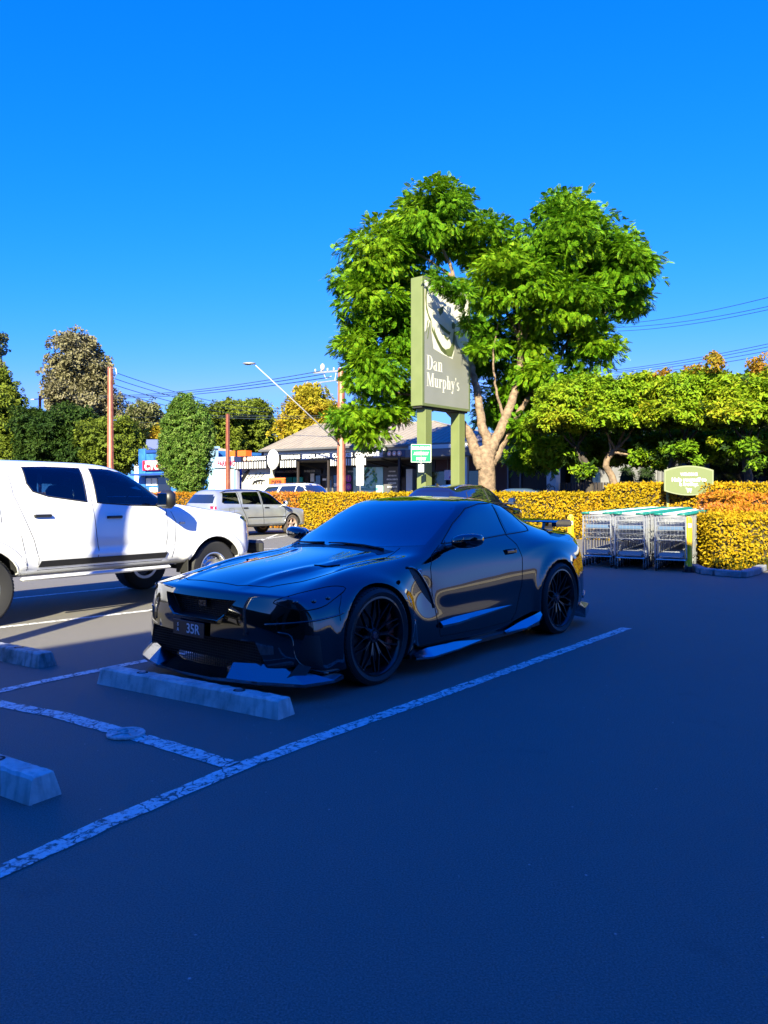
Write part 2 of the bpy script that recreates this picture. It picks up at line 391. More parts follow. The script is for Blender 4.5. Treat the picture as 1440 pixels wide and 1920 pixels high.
# asphalt: grey aggregate with pale specks, patches and hairline marks
def asphalt(name, base, hi, spk=1.0):
    m = bpy.data.materials.new(name); m.use_nodes = True; t = m.node_tree; b = t.nodes['Principled BSDF']; tc = t.nodes.new('ShaderNodeTexCoord')
    def noise(sc, det=4, ro=.6):
        n = t.nodes.new('ShaderNodeTexNoise'); n.inputs['Scale'].default_value = sc; n.inputs['Detail'].default_value = det; n.inputs['Roughness'].default_value = ro
        t.links.new(tc.outputs['Object'], n.inputs['Vector']); return n
    def mr(src, a, b_, c=0, d=1):
        r = t.nodes.new('ShaderNodeMapRange'); r.inputs[1].default_value = a; r.inputs[2].default_value = b_; r.inputs[3].default_value = c; r.inputs[4].default_value = d; t.links.new(src, r.inputs[0]); return r.outputs[0]
    def mix(f, A, B_):
        x = t.nodes.new('ShaderNodeMix'); x.data_type = 'RGBA'; t.links.new(f, x.inputs[0])
        for s_, v in ((6, A), (7, B_)):
            if hasattr(v, 'links'): t.links.new(v, x.inputs[s_])
            else: x.inputs[s_].default_value = tuple(v) + (1,)
        return x.outputs[2]
    big = noise(.35, 5); fine = noise(140, 3, .7); mid = noise(6, 6)
    c = mix(mr(fine.outputs[0], .3, .72), [k * .42 for k in base], [k * 1.6 for k in base])
    c = mix(mr(big.outputs[0], .35, .7, 0, .35), c, [k * .72 for k in base])
    c = mix(mr(mid.outputs[0], .55, .8, 0, .3), c, hi)
    sta = noise(1.3, 7, .7); c = mix(mr(sta.outputs[0], .60, .74, 0, .5), c, [k * .5 for k in base]); grit = noise(420, 2, .8); c = mix(mr(grit.outputs[0], .60, .78, 0, .75 * spk), c, [k * 2.4 for k in base])
    vo = t.nodes.new('ShaderNodeTexVoronoi'); vo.inputs['Scale'].default_value = 9; t.links.new(tc.outputs['Object'], vo.inputs['Vector'])
    sp = mr(vo.outputs['Distance'], .055, .03, 0, .95 * spk)
    vc = t.nodes.new('ShaderNodeSeparateColor'); t.links.new(vo.outputs['Color'], vc.inputs[0])
    ml = t.nodes.new('ShaderNodeMath'); ml.operation = 'MULTIPLY'; t.links.new(sp, ml.inputs[0]); t.links.new(mr(vc.outputs[0], .35, .7), ml.inputs[1])
    c = mix(ml.outputs[0], c, (.42, .40, .36)); t.links.new(c, b.inputs['Base Color'])
    b.inputs['Roughness'].default_value = .85; b.inputs['Specular IOR Level'].default_value = .35
    bp = t.nodes.new('ShaderNodeBump'); bp.inputs['Strength'].default_value = .55; bp.inputs['Distance'].default_value = .006; t.links.new(fine.outputs[0], bp.inputs['Height']); t.links.new(bp.outputs[0], b.inputs['Normal'])
    MT[name] = m; return m
asphalt('asphalt', (.145, .135, .115), (.17, .158, .135)); asphalt('road_asphalt', (.10, .095, .09), (.14, .13, .12), .4)
mat('paving', (.32, .29, .25), .8, noise=(1.5, (.22, .20, .17), .35, .7), bump=(20, .3, .003)); mat('soil', (.06, .045, .03), .95, noise=(6, (.10, .08, .05), .4, .7))
def sheet(pts, z):
    m = MB(); m.add([(p[0], p[1], z) for p in pts], [tuple(range(len(pts)))]); return m
struct('ground', sheet([(-700, -60), (700, -60), (700, 900), (-700, 900)], -.012), 'soil')
struct('car_park', sheet([S(-60, .25), S(-60, -60), S(60, -60), S(60, .25)], 0), 'asphalt')
mb = MB(); mb.add([S(-90, 0.2, -.006), S(60, 0.2, -.006), S(60, 2.6, -.006), S(-90, 2.6, -.006)], [(0, 1, 2, 3)]); struct('verge', mb, 'soil')
mb = MB(); mb.add([S(-90, 2.6, .004), S(60, 2.6, .004), S(60, 9.0, .004), S(-90, 9.0, .004)], [(0, 1, 2, 3)]); struct('road', mb, 'road_asphalt')
mb = MB(); mb.box(S(-15, 10.65, .07), (150, 3.3, .14), SROT); struct('footpath', mb, 'paving')
# worn white paint, flaking into plates
def paint_mat():
    m = bpy.data.materials.new('line_paint'); m.use_nodes = True; t = m.node_tree; b = t.nodes['Principled BSDF']; out = t.nodes['Material Output']; tc = t.nodes.new('ShaderNodeTexCoord')
    vo = t.nodes.new('ShaderNodeTexVoronoi'); vo.feature = 'DISTANCE_TO_EDGE'; vo.inputs['Scale'].default_value = 5.5
    n = t.nodes.new('ShaderNodeTexNoise'); n.inputs['Scale'].default_value = 9; n.inputs['Detail'].default_value = 8
    ad = t.nodes.new('ShaderNodeVectorMath'); ad.operation = 'MULTIPLY_ADD'; ad.inputs[1].default_value = (.16, .16, .16)
    t.links.new(tc.outputs['Object'], n.inputs['Vector']); t.links.new(n.outputs['Color'], ad.inputs[0]); t.links.new(tc.outputs['Object'], ad.inputs[2]); t.links.new(ad.outputs[0], vo.inputs['Vector'])
    r = t.nodes.new('ShaderNodeMapRange'); r.inputs[1].default_value = .012; r.inputs[2].default_value = .03; t.links.new(vo.outputs['Distance'], r.inputs[0])
    n2 = t.nodes.new('ShaderNodeTexNoise'); n2.inputs['Scale'].default_value = 26; n2.inputs['Detail'].default_value = 9; n2.inputs['Roughness'].default_value = .75; t.links.new(tc.outputs['Object'], n2.inputs['Vector'])
    r2 = t.nodes.new('ShaderNodeMapRange'); r2.inputs[1].default_value = .40; r2.inputs[2].default_value = .50; t.links.new(n2.outputs[0], r2.inputs[0])
    mu = t.nodes.new('ShaderNodeMath'); mu.operation = 'MULTIPLY'; t.links.new(r.outputs[0], mu.inputs[0]); t.links.new(r2.outputs[0], mu.inputs[1])
    x = t.nodes.new('ShaderNodeMix'); x.data_type = 'RGBA'; x.inputs[6].default_value = (.11, .105, .095, 1); x.inputs[7].default_value = (.72, .71, .66, 1); t.links.new(mu.outputs[0], x.inputs[0])
    t.links.new(x.outputs[2], b.inputs['Base Color']); b.inputs['Roughness'].default_value = .75
    bp = t.nodes.new('ShaderNodeBump'); bp.inputs['Distance'].default_value = .004; bp.inputs['Strength'].default_value = .6; t.links.new(mu.outputs[0], bp.inputs['Height']); t.links.new(bp.outputs[0], b.inputs['Normal'])
    MT['line_paint'] = m
paint_mat()
def pline(pts, w, z=.004):
    """a painted line through ground points, edges slightly ragged"""
    P = [Vector((p[0], p[1], 0)) for p in pts]; q = []
    for i in range(len(P) - 1):
        n = max(1, int((P[i + 1] - P[i]).length / .06)); q += [P[i].lerp(P[i + 1], k / n) for k in range(n)]
    q.append(P[-1]); V = []; Fc = []
    for i, p in enumerate(q):
        d = (q[min(i + 1, len(q) - 1)] - q[max(i - 1, 0)]).normalized(); s = Vector((-d.y, d.x, 0)); a = w / 2
        j1, j2 = random.uniform(-.006, .006), random.uniform(-.006, .006)
        V += [p + s * (a + j1) + Vector((0, 0, z)), p - s * (a + j2) + Vector((0, 0, z))]
    for i in range(len(q) - 1): Fc.append((2 * i, 2 * i + 1, 2 * i + 3, 2 * i + 2))
    return MB().add(V, Fc)
LN = [([gp(-60, 1663), gp(0, 1635), gp(200, 1545), gp(346, 1483), gp(446, 1440), gp(600, 1383), gp(835, 1300), gp(1175, 1178)], .105, 'parking_line'),
      ([gp(-150, 1284), gp(0, 1320), gp(110, 1341), gp(220, 1371), gp(330, 1403), gp(437, 1437)], .115, 'parking_line'),
      ([gp(-40, 1304), gp(0, 1296), gp(100, 1274), gp(280, 1238), gp(280, 1238) + BD * 4.3], .10, 'parking_line'),
      ([gp(-90, 1194), gp(0, 1177), gp(280, 1145), gp(280, 1145) + BD * 4.2], .10, 'parking_line'),
      ([gp(-60, 1131), gp(27, 1122), gp(217, 1103), gp(217, 1103) + BD * 3.6], .09, 'parking_line'),
      ([gp(700, 1020) , gp(440, 1032), gp(480, 1004) + BD * 1], .09, 'parking_line'),
      ([gp(444, 1018), gp(600, 996)], .09, 'parking_line')]
for pts, w, nm in LN: tag(obj(nm, pline(pts, w), 'line_paint'), kind='structure')
# ---------------- concrete wheel stops ----------------
def conc_mat(name, c, c2, green):
    """cast concrete: blotches, vertical run marks and fine pitting"""
    m = mat(name, c, .9, noise=(7, c2, .35, .68), bump=(45, .7, .006)); t = m.node_tree; b = t.nodes['Principled BSDF']; src = b.inputs['Base Color'].links[0].from_socket
    tc = t.nodes.new('ShaderNodeTexCoord'); mp = t.nodes.new('ShaderNodeMapping'); mp.inputs['Scale'].default_value = (26, 26, 2.5); n = t.nodes.new('ShaderNodeTexNoise'); n.inputs['Scale'].default_value = 1; n.inputs['Detail'].default_value = 5
    r = t.nodes.new('ShaderNodeMapRange'); r.inputs[1].default_value = .48; r.inputs[2].default_value = .72; r.inputs[4].default_value = green; x = t.nodes.new('ShaderNodeMix'); x.data_type = 'RGBA'; x.inputs[7].default_value = (.10, .11, .10, 1)
    t.links.new(tc.outputs['Object'], mp.inputs[0]); t.links.new(mp.outputs[0], n.inputs['Vector']); t.links.new(n.outputs[0], r.inputs[0]); t.links.new(r.outputs[0], x.inputs[0]); t.links.new(src, x.inputs[6]); t.links.new(x.outputs[2], b.inputs['Base Color']); return m
conc_mat('concrete', (.66, .63, .58), (.40, .40, .37), .45); conc_mat('concrete_stained', (.46, .46, .43), (.13, .15, .13), .85); mat('iron_grey', (.30, .30, .30), .6, .3, noise=(30, (.16, .16, .16), .4, .6))
def wheel_stop(p, q, label, m, chip=True):
    p, q = Vector(p), Vector(q); d = q - p; L = d.length; a = math.atan2(d.y, d.x); o = thing('wheel_stop', label, 'wheel stop', ((p + q) / 2)[:2] + (0,), a, 'concrete wheel stops')
    mb = MB(); n = 48; prof = [(-.085, 0), (-.083, .012), (-.062, .106), (-.048, .117), (.048, .117), (.062, .106), (.083, .012), (.085, 0)]; V = []
    for i in range(n + 1):
        x = -L / 2 + L * i / n; e = min(i, n - i)
        for k, (y, z) in enumerate(prof):
            j = random.uniform(-.0025, .0025) if 0 < k < 7 else 0
            if e == 0 and chip: j2 = -.012 - random.uniform(0, .015) if i == n else .012
            else: j2 = 0
            V.append((x + j2 * (z > .1), y * (1 - .03 * (e == 0)) + j, z * (1 - .05 * (e == 0)) + (j if z > .02 else 0)))
    Fc = [(i * 8 + k, i * 8 + k + 1, (i + 1) * 8 + k + 1, (i + 1) * 8 + k) for i in range(n) for k in range(7)] + [tuple(range(8)), tuple(n * 8 + k for k in range(7, -1, -1))]
    mb.add(V, Fc); obj('block', mb, m, o, ang=25)
    for s in (-1, 1):
        b = MB(); b.lathe([(0, .004), (.022, .004), (.026, .001), (.028, -.006)], 14, (s * L * .27, 0, .117)); obj('bolt', b, 'iron_grey', o, ang=40)
        r_ = MB(); r_.lathe([(.026, .0015), (.040, .0015), (.041, -.004)], 16, (s * L * .27, 0, .117)); obj('bolt_recess', r_, 'gap', o)
# visible corners of the stops taken from the photograph, at ground level
d0 = Vector((.777, -.63, 0))
c1 = gp(517, 1350); a1 = gp(182, 1281); wheel_stop(a1 + Vector((.05, .05, 0)), c1 + Vector((.06, .06, 0)), 'long pale concrete wheel stop directly in front of the black coupe', 'concrete')
dv = (c1 - a1).normalized()
c2 = gp(75, 1253); wheel_stop(c2 - dv * 1.72 + Vector((.04, .05, 0)), c2 + Vector((.04, .05, 0)), 'dark stained concrete wheel stop with a broken end, in the white ute bay', 'concrete_stained')
c3 = gp(56, 1508); wheel_stop(c3 - dv * 1.72 + Vector((.05, .05, 0)), c3 + Vector((.05, .05, 0)), 'concrete wheel stop cut off by the lower left edge, nearest the camera', 'concrete')
# round service cover lying over the painted line
p = gp(236, 1378); o = thing('service_cover', 'round pale metal service cover lying across the painted bay line', 'cover', (p.x, p.y, .004))
mb = MB(); mb.lathe([(0, .010), (.090, .010), (.094, .013), (.106, .013), (.110, .008), (.110, 0)], 40); obj('lid', mb, 'iron_cover' if 'iron_cover' in MT else mat('iron_cover', (.56, .55, .52), .7, noise=(40, (.36, .36, .34), .4, .6), bump=(60, .3, .002)), o, ang=30)
mb = MB()
for k in (-1, 0, 1):
    pts = [Vector((.055 * math.sin(t * 1.8) * (1 if k else .5), k * .045 + .03 * math.cos(t * 3), .0125)) for t in [i / 8 * 2 - 1 for i in range(9)]]; mb.tube(pts, .006, 5)
obj('raised_mark', mb, 'iron_cover', o, True)
# ---------------- store behind the camera: its corner throws the shade over the foreground ----------------
mat('dark_green_wall', (.035, .045, .035), .7, noise=(.8, (.05, .06, .045), .3, .7)); mat('dark_glass', (.01, .012, .014), .05, coat=1); mat('white_wall', (.62, .62, .60), .8, noise=(2, (.52, .51, .48), .35, .7))
L_ = 16.0; SH = L_ * math.tan(SUN_EL); cor = Vector((4.05, 15.95, 0)) - Vector((SHX, SHY, 0)) * L_
st = thing('store_building', 'large dark green liquor store building with a flat parapet, beside the shaded bays', 'building', cor, BAY)
mb = MB(); mb.box((-14, -15, SH / 2), (28, 30, SH)); obj('wall', mb, 'dark_green_wall', st)
mb = MB(); mb.box((-14, -15, SH + .1), (27.8, 29.8, .2)); obj('roof', mb, 'white_wall', st)
for k in range(4):
    mb = MB(); mb.box((.03, -4 - k * 4.5, 1.9), (.06, 3.2, 2.4)); obj('window', mb, 'dark_glass', st)
for k in range(4):
    mb = MB(); mb.box((-3 - k * 5, .03, 1.9), (3.4, .06, 2.4)); obj('window', mb, 'dark_glass', st)
# post left of the frame: its shadow crosses the bay and climbs the white ute
mat('galv', (.36, .37, .38), .45, .6, noise=(8, (.28, .29, .30), .4, .6)); mat('post_green', (.30, .36, .13), .55, noise=(3, (.26, .32, .12), .35, .7))
pb = Vector((-3.6, 7.54, 0)) - Vector((.19, .982, 0)) * 4.0
o = thing('lamp_post', 'thick galvanised lamp post outside the left edge of the shaded bays', 'lamp post', pb)
mb = MB(); mb.tube([(0, 0, 0), (0, 0, 6.4)], [.115, .105], 20); mb.lathe([(0, .25), (.14, .25), (.15, .02), (.2, .02), (.2, 0)], 20); obj('pole', mb, 'galv', o, ang=40)
mb = MB(); mb.box((0, 0, 6.45), (.5, .3, .12), bev=.03); obj('lamp_head', mb, 'galv', o, ang=40)

nb_ = thing('warehouse', 'unseen long dark block added behind the camera to keep bright horizon out of reflections', 'building', (-24, -16, 0), R(-40))  # added unseen block: hides horizon glare from the coupe's paint
mb = MB(); mb.box((0, 0, 3.6), (46, 12, 7.2)); obj('wall', mb, 'dark_green_wall', nb_); mb = MB(); mb.box((0, 0, 7.3), (46.4, 12.4, .2)); obj('roof', mb, 'dark_green_wall', nb_)
# ---------------- black coupe ----------------
mat('black_paint', (.026, .027, .030), .08, metal=1, coat=1, spec=.0, ior=1.75, coatr=.010); mat('rim_black', (.02, .021, .023), .28, .6, coat=.4)
mat('tint_black', (.075, .08, .09), .05, metal=1, coat=1, spec=0, ior=1.7, coatr=.01); mat('lens_dark', (.055, .06, .07), .18, 1, coat=1, spec=.8, ior=1.6)
mat('carbon', (.16, .165, .175), .16, metal=1, coat=.6, ior=1.6); mat('blade_gloss', (.36, .37, .38), .10, metal=1); mat('grille_black', (.006, .006, .007), .6); mat('dark_chrome', (.12, .12, .13), .2, 1)
def gtr():
    g = thing('sports_car', 'glossy black sports coupe with rear wing parked in shade at the long concrete wheel stop', 'car', (.143, 7.459, 0), R(229.6))
    st = [
     [(2.32, 0, .725), (2.30, .30, .72), (2.23, .60, .712), (2.13, .81, .695), (2.05, .90, .61), (2.03, .925, .47), (2.03, .935, .32), (2.02, .93, .17)],
     [(2.10, 0, .79), (2.07, .30, .785), (2.0, .59, .755), (1.92, .77, .745), (1.86, .915, .66), (1.84, .94, .50), (1.83, .945, .33), (1.83, .935, .16)],
     [(1.85, 0, .84), (1.82, .31, .835), (1.77, .565, .775), (1.71, .73, .80), (1.64, .905, .715), (1.63, .935, .52), (1.62, .935, .33), (1.62, .92, .16)],
     [(1.50, 0, .880), (1.49, .31, .875), (1.45, .55, .825), (1.42, .73, .862), (1.39, .905, .790), (1.39, .955, .60), (1.39, .955, .33), (1.39, .93, .16)],
     [(1.12, 0, .918), (1.11, .31, .912), (1.05, .56, .868), (1.04, .73, .895), (1.04, .895, .815), (1.04, .94, .62), (1.03, .93, .35), (1.03, .915, .14)],
     [(.84, 0, .955), (.80, .40, .95), (.66, .76, .935), (.70, .835, .90), (.74, .87, .83), (.76, .90, .60), (.76, .92, .36), (.76, .925, .13)],
     [(.50, 0, 1.125), (.46, .40, 1.118), (.34, .755, 1.085), (.40, .825, .965), (.42, .868, .845), (.42, .90, .60), (.42, .922, .36), (.42, .925, .13)],
     [(.08, 0, 1.325), (.05, .39, 1.32), (-.04, .70, 1.295), (.05, .815, .99), (.05, .875, .865), (.05, .90, .61), (.05, .925, .36), (.05, .925, .13)],
     [(-.20, 0, 1.385), (-.21, .38, 1.38), (-.25, .67, 1.348), (-.25, .81, 1.0), (-.25, .88, .88), (-.25, .905, .62), (-.25, .928, .36), (-.25, .925, .13)],
     [(-.60, 0, 1.39), (-.60, .36, 1.382), (-.62, .64, 1.345), (-.60, .80, 1.02), (-.60, .89, .90), (-.60, .915, .63), (-.60, .932, .37), (-.60, .925, .14)],
     [(-.95, 0, 1.335), (-.95, .34, 1.326), (-.95, .60, 1.275), (-.93, .78, 1.035), (-.93, .905, .92), (-.93, .935, .66), (-.93, .94, .38), (-.93, .925, .15)],
     [(-1.28, 0, 1.23), (-1.28, .32, 1.22), (-1.27, .565, 1.165), (-1.22, .75, 1.035), (-1.22, .925, .925), (-1.22, .965, .70), (-1.22, .96, .38), (-1.22, .94, .16)],
     [(-1.62, 0, 1.10), (-1.62, .31, 1.095), (-1.60, .54, 1.07), (-1.55, .73, 1.01), (-1.55, .925, .91), (-1.55, .972, .70), (-1.55, .965, .38), (-1.55, .94, .17)],
     [(-1.90, 0, 1.03), (-1.90, .32, 1.03), (-1.88, .56, 1.02), (-1.86, .74, .98), (-1.84, .90, .88), (-1.84, .95, .66), (-1.84, .95, .38), (-1.84, .93, .18)],
     [(-2.24, 0, 1.01), (-2.23, .32, 1.008), (-2.19, .58, .995), (-2.15, .73, .955), (-2.10, .855, .86), (-2.09, .90, .64), (-2.10, .905, .40), (-2.09, .89, .20)]]
    fc = [[(2.35, 0, .63), (2.335, .32, .63), (2.26, .68, .615)], [(2.355, 0, .48), (2.34, .34, .48), (2.27, .72, .48)],
          [(2.36, 0, .31), (2.345, .36, .31), (2.26, .74, .31)], [(2.38, 0, .14), (2.36, .36, .14), (2.26, .74, .15)]]
    rc = [[(-2.33, 0, .90), (-2.32, .35, .895), (-2.27, .64, .88)], [(-2.33, 0, .66), (-2.32, .36, .66), (-2.27, .68, .65)],
          [(-2.37, 0, .42), (-2.36, .37, .42), (-2.30, .70, .41)], [(-2.33, 0, .24), (-2.32, .37, .24), (-2.26, .70, .22)]]
    V, Fq = cage(st, fc, rc)
    CR = [(l, l + 1, .55) for l in range(3)] + [(l, l + 1, .35) for l in range(3, 7)]
    for s_ in range(len(st) - 1):
        CR += [(s_ * 8 + 7, s_ * 8 + 15, .9)]
        if s_ < 5: CR += [(s_ * 8 + 3, s_ * 8 + 11, .30), (s_ * 8 + 2, s_ * 8 + 10, .25)]
        if 4 <= s_ < 11: CR += [(s_ * 8 + 2, s_ * 8 + 10, .35)]
        if s_ > 9: CR += [(s_ * 8 + 3, s_ * 8 + 11, .4)]
    nL = (len(st) - 1) * 8; CR += [(nL + l, nL + l + 1, .5) for l in range(3)]
    ax = ((1.39, .62, .355), (-1.39, .62, .355))
    def shape(co):
        x, y, z = co[:, 0], co[:, 1], co[:, 2]; sg = np.sign(y)
        for cx, _, cz in ax:     # arch lips swell out of the flank
            r = np.hypot(x - cx, z - cz); k = np.exp(-((r - .405) / .05) ** 2) * (np.abs(y) > .78); y += sg * .022 * k
        # side scallop behind the front wheel, waist crease, sill tuck
        k = np.exp(-((x - .80) / .16) ** 2 - ((z - .62) / .16) ** 2) * (np.abs(y) > .8); y -= sg * .026 * k
        k = np.exp(-((z - .47) / .10) ** 2) * (np.abs(y) > .8) * np.clip((.9 - x) / .3, 0, 1) * np.clip((x + .9) / .3, 0, 1); y -= sg * .005 * k
        # ridge along each edge of the bonnet bulge and inlet hollows
        for yy in (.40,):
            yl = yy + .10 * (1.9 - x); 
            k = np.exp(-((np.abs(y) - (.36 + (2.2 - x) * .09)) / .035) ** 2) * np.clip((2.25 - x) / .4, 0, 1) * np.clip((x - .8) / .2, 0, 1) * (z > .6); z += .020 * k
        k = np.exp(-((x - 1.45) / .11) ** 2 - ((np.abs(y) - .44) / .045) ** 2) * (z > .6); z -= .016 * k
        # blistered rear haunch line
        k = np.exp(-((z - (.93 - .06 * ((x + 1.39) / .5) ** 2)) / .03) ** 2) * np.exp(-((x + 1.35) / .45) ** 2) * (np.abs(y) > .8); y += sg * .010 * k
        return np.stack([x, y, z], 1)
    cuts = []
    gr = MB(); gr.prism([(-.415, .665), (.415, .665), (.33, .555), (.26, .515), (-.26, .515), (-.33, .555)][::-1], (2.05, 0, 0), (0, 1, 0), (0, 0, 1), (.6, 0, 0)); cuts.append(gr)
    gl = MB(); gl.prism([(-.60, .40), (.60, .40), (.70, .20), (.62, .155), (-.62, .155), (-.70, .20)][::-1], (2.08, 0, 0), (0, 1, 0), (0, 0, 1), (.6, 0, 0)); cuts.append(gl)
    B = Body(V, Fq, 3, shape, ax, .392, .02, cuts, paint=MT['black_paint'], creases=CR)
    body = mesh_obj('body', B.me, None, g)
    Yp, Ym = (0, -1, 0), (0, 1, 0)
    # glass
    sw = [(.40, .95, .995), (.17, .95, 1.135), (-.10, .95, 1.262), (-.35, .95, 1.300), (-.59, .95, 1.305), (-.60, .95, 1.035), (-.1, .95, 1.01)]
    qw = [(-.64, .95, 1.304), (-.82, .95, 1.272), (-.98, .95, 1.195), (-1.10, .95, 1.085), (-1.08, .95, 1.055), (-.65, .95, 1.04)]
    hw_ = [(.75, .975), (.72, 1.07), (.69, 1.17), (.655, 1.262), (.61, 1.302), (.32, 1.330)]
    ws = [(1, -.48, .963), (1, 0, .958), (1, .48, .963)] + [(1, a, b) for a, b in hw_] + [(1, 0, 1.333)] + [(1, -a, b) for a, b in hw_[::-1]]
    B.patch('windscreen', ws, (-1, 0, 0), 'tint_black', g, off=.002, res=.05)
    for s, d in ((sw, Yp), (mir(sw), Ym)): B.patch('side_window', s, d, 'tint_black', g, off=.002)
    for s, d in ((qw, Yp), (mir(qw), Ym)): B.patch('quarter_window', s, d, 'tint_black', g, off=.002)
    rg = [(-1, -.48, 1.28), (-1, .48, 1.28), (-1, .53, 1.16), (-1, .53, 1.10), (-1, -.53, 1.10), (-1, -.53, 1.16)]
    B.patch('rear_window', rg, (1, 0, 0), 'tint_black', g, off=.002)
    for sgn in (1, -1):
        d = (0, -sgn, 0); q = lambda L: [(a, sgn * .98, c) for a, c in L]
        tr = MB(); B.line(tr, q([(.42, .985), (.17, 1.145), (-.10, 1.274), (-.35, 1.312), (-.62, 1.318), (-.84, 1.284), (-1.0, 1.205), (-1.135, 1.075), (-1.10, 1.04), (-.6, 1.022), (-.1, .995)]), d, .006, .0, closed=True)
        obj('window_seal', tr, 'rubber', g, True)
        gp_ = MB()
        B.line(gp_, q([(.45, .975), (.60, .90), (.655, .80), (.66, .60), (.63, .40), (.59, .24)]), d, .0035)
        B.line(gp_, q([(-.60, 1.02), (-.70, .93), (-.74, .80), (-.70, .55), (-.58, .30), (-.50, .235)]), d, .0035)
        B.line(gp_, q([(.59, .24), (0, .225), (-.50, .235)]), d, .0035)
        B.line(gp_, q([(-.61, 1.03), (-.615, 1.30)]), d, .006)
        obj('door_seam', gp_, 'gap', g, True)
        fl = MB(); B.line(fl, q([(1.72, .70), (1.79, .60), (1.80, .52)]), d, .003); obj('bumper_seam', fl, 'gap', g, True)
    # bonnet shut lines
    bl = MB(); D = (0, 0, -1)
    B.line(bl, [(.72, -.60, 1), (1.05, -.66, 1), (1.5, -.66, 1), (1.85, -.60, 1), (2.08, -.52, 1), (2.18, -.3, 1), (2.19, 0, 1), (2.18, .3, 1), (2.08, .52, 1), (1.85, .60, 1), (1.5, .66, 1), (1.05, .66, 1), (.72, .60, 1)], D, .003)
    obj('bonnet_seam', bl, 'gap', g, True)
    for s in (1, -1):
        nd = MB(); B.line(nd, [(1.52, s * .40, 1), (1.44, s * .455, 1), (1.34, s * .50, 1)], D, .011, -.004, smooth=4); obj('bonnet_inlet', nd, 'gap', g, True)
        # headlamp: dark swept lens with three small reflectors
        hl = [(2.16, s * .64, .640), (2.09, s * .72, .688), (1.95, s * .80, .735), (1.78, s * .86, .765), (1.70, s * .92, .75), (1.84, s * .94, .69), (1.96, s * .93, .640), (2.08, s * .84, .61)]
        H = B.patch('headlight', hl, (-.55, -s * .8, -.35), 'lens_dark', g, off=.004, res=.03, smooth=3)
        hg = MB(); B.line(hg, hl, (-.55, -s * .8, -.35), .004, .003, smooth=3, closed=True); obj('lamp_seam', hg, 'gap', H, True)
        for (x, y, z) in ((2.07, .76, .648), (1.98, .86, .668), (1.88, .91, .695)):
            h, n = B.hit((x, s * y, z), (-.55, -s * .8, -.35)); dl = MB(); dl.sphere(h + n * .0, (.022, .022, .017), 10, 6); obj('reflector', dl, 'dark_chrome', H, True)
        # corner duct, canard-like cheek line
        dk = [(2.05, s * .84, .45), (1.99, s * .93, .44), (1.97, s * .95, .22), (2.04, s * .90, .19), (2.13, s * .80, .22)]
        B.patch('side_intake', dk, (-.6, -s * .8, 0), 'grille_black', g, off=.002, res=.04)
        dm = MB(); B.line(dm, [(2.17, s * .70, .47), (2.12, s * .78, .44), (2.10, s * .80, .30), (2.02, s * .88, .19), (1.92, s * .95, .17)], (-.6, -s * .8, 0), .007, .001, smooth=4)
        obj('bumper_blade', dm, 'black_paint', g, True)
        lo = MB(); B.line(lo, [(2.20, s * .60, .52), (2.07, s * .80, .535), (1.86, s * .95, .555), (1.78, s * .97, .575)], (-.6, -s * .8, 0), .007, .001, smooth=4); obj('bumper_crease', lo, 'black_paint', g, True)
    # grille: recessed mesh, frame, badge
    gm = MB()
    for i in range(40):
        y = -.39 + i * .02
        z0 = .52 if abs(y) < .26 else .52 + (abs(y) - .26) / .15 * .12
        gm.bar((2.235, y, z0), (2.235, y, .66), .004)
    for k in range(9):
        z = .527 + k * .0155; hw = .25 + (z - .515) / .15 * .15; gm.bar((2.237, -min(.39, hw), z), (2.237, min(.39, hw), z), .004)
    obj('grille', gm, 'grille_black', g)
    fr = MB(); fr.tube([(2.322, -.33, .560), (2.330, -.26, .512), (2.335, 0, .509), (2.330, .26, .512), (2.322, .33, .560)], .009, 8)
    obj('grille_surround', fr, 'black_paint', g, ang=40)
    for s in (1, -1): fr = MB(); fr.bar((2.27, s * .25, .52), (2.26, s * .37, .655), .008, .012); obj('grille_strut', fr, 'black_trim', g, ang=40)
    bd = MB(); bd.box((2.262, 0, .61), (.012, .085, .055), bev=.006)
    bo = obj('badge', bd, 'lens_dark', g, ang=40)
    text('lettering', 'GT-R', .04, (2.270, 0, .61), (0, 1, 0), (0, 0, 1), 'dark_chrome', bo, .001, .001, .2)
    lw = MB()
    for i in range(50):
        y = -.64 + i * .026; lw.bar((2.26, y, .17), (2.26, y, .39), .004)
    for k in range(12): lw.bar((2.262, -.64, .175 + k * .019), (2.262, .64, .175 + k * .019), .004)
    obj('lower_grille', lw, 'grille_black', g)
    pl = MB(); pl.box((2.375, -.02, .435), (.006, .372, .107), bev=.004)
    P = obj('licence_plate', pl, 'plate_black', g, ang=40); P['label'] = 'black licence plate reading 35R'
    text('lettering', '35R', .098, (2.379, .035, .433), (0, 1, 0), (0, 0, 1), 'plate_white', P, .0008, .001)
    text('lettering', 'S', .036, (2.379, -.145, .452), (0, 1, 0), (0, 0, 1), 'plate_white', P, .0008, .001)
    text('lettering', 'A', .036, (2.379, -.145, .416), (0, 1, 0), (0, 0, 1), 'plate_white', P, .0008, .001)
    for s in (1, -1):
        for y, z in ((.54, .455), (.74, .53)):
            h, n = B.hit((2.3, s * y, z), (-1, 0, 0)); ps = MB(); ps.tube([h - n * .01, h + n * .003], .011, 12); obj('parking_sensor', ps, 'gap', g, True)
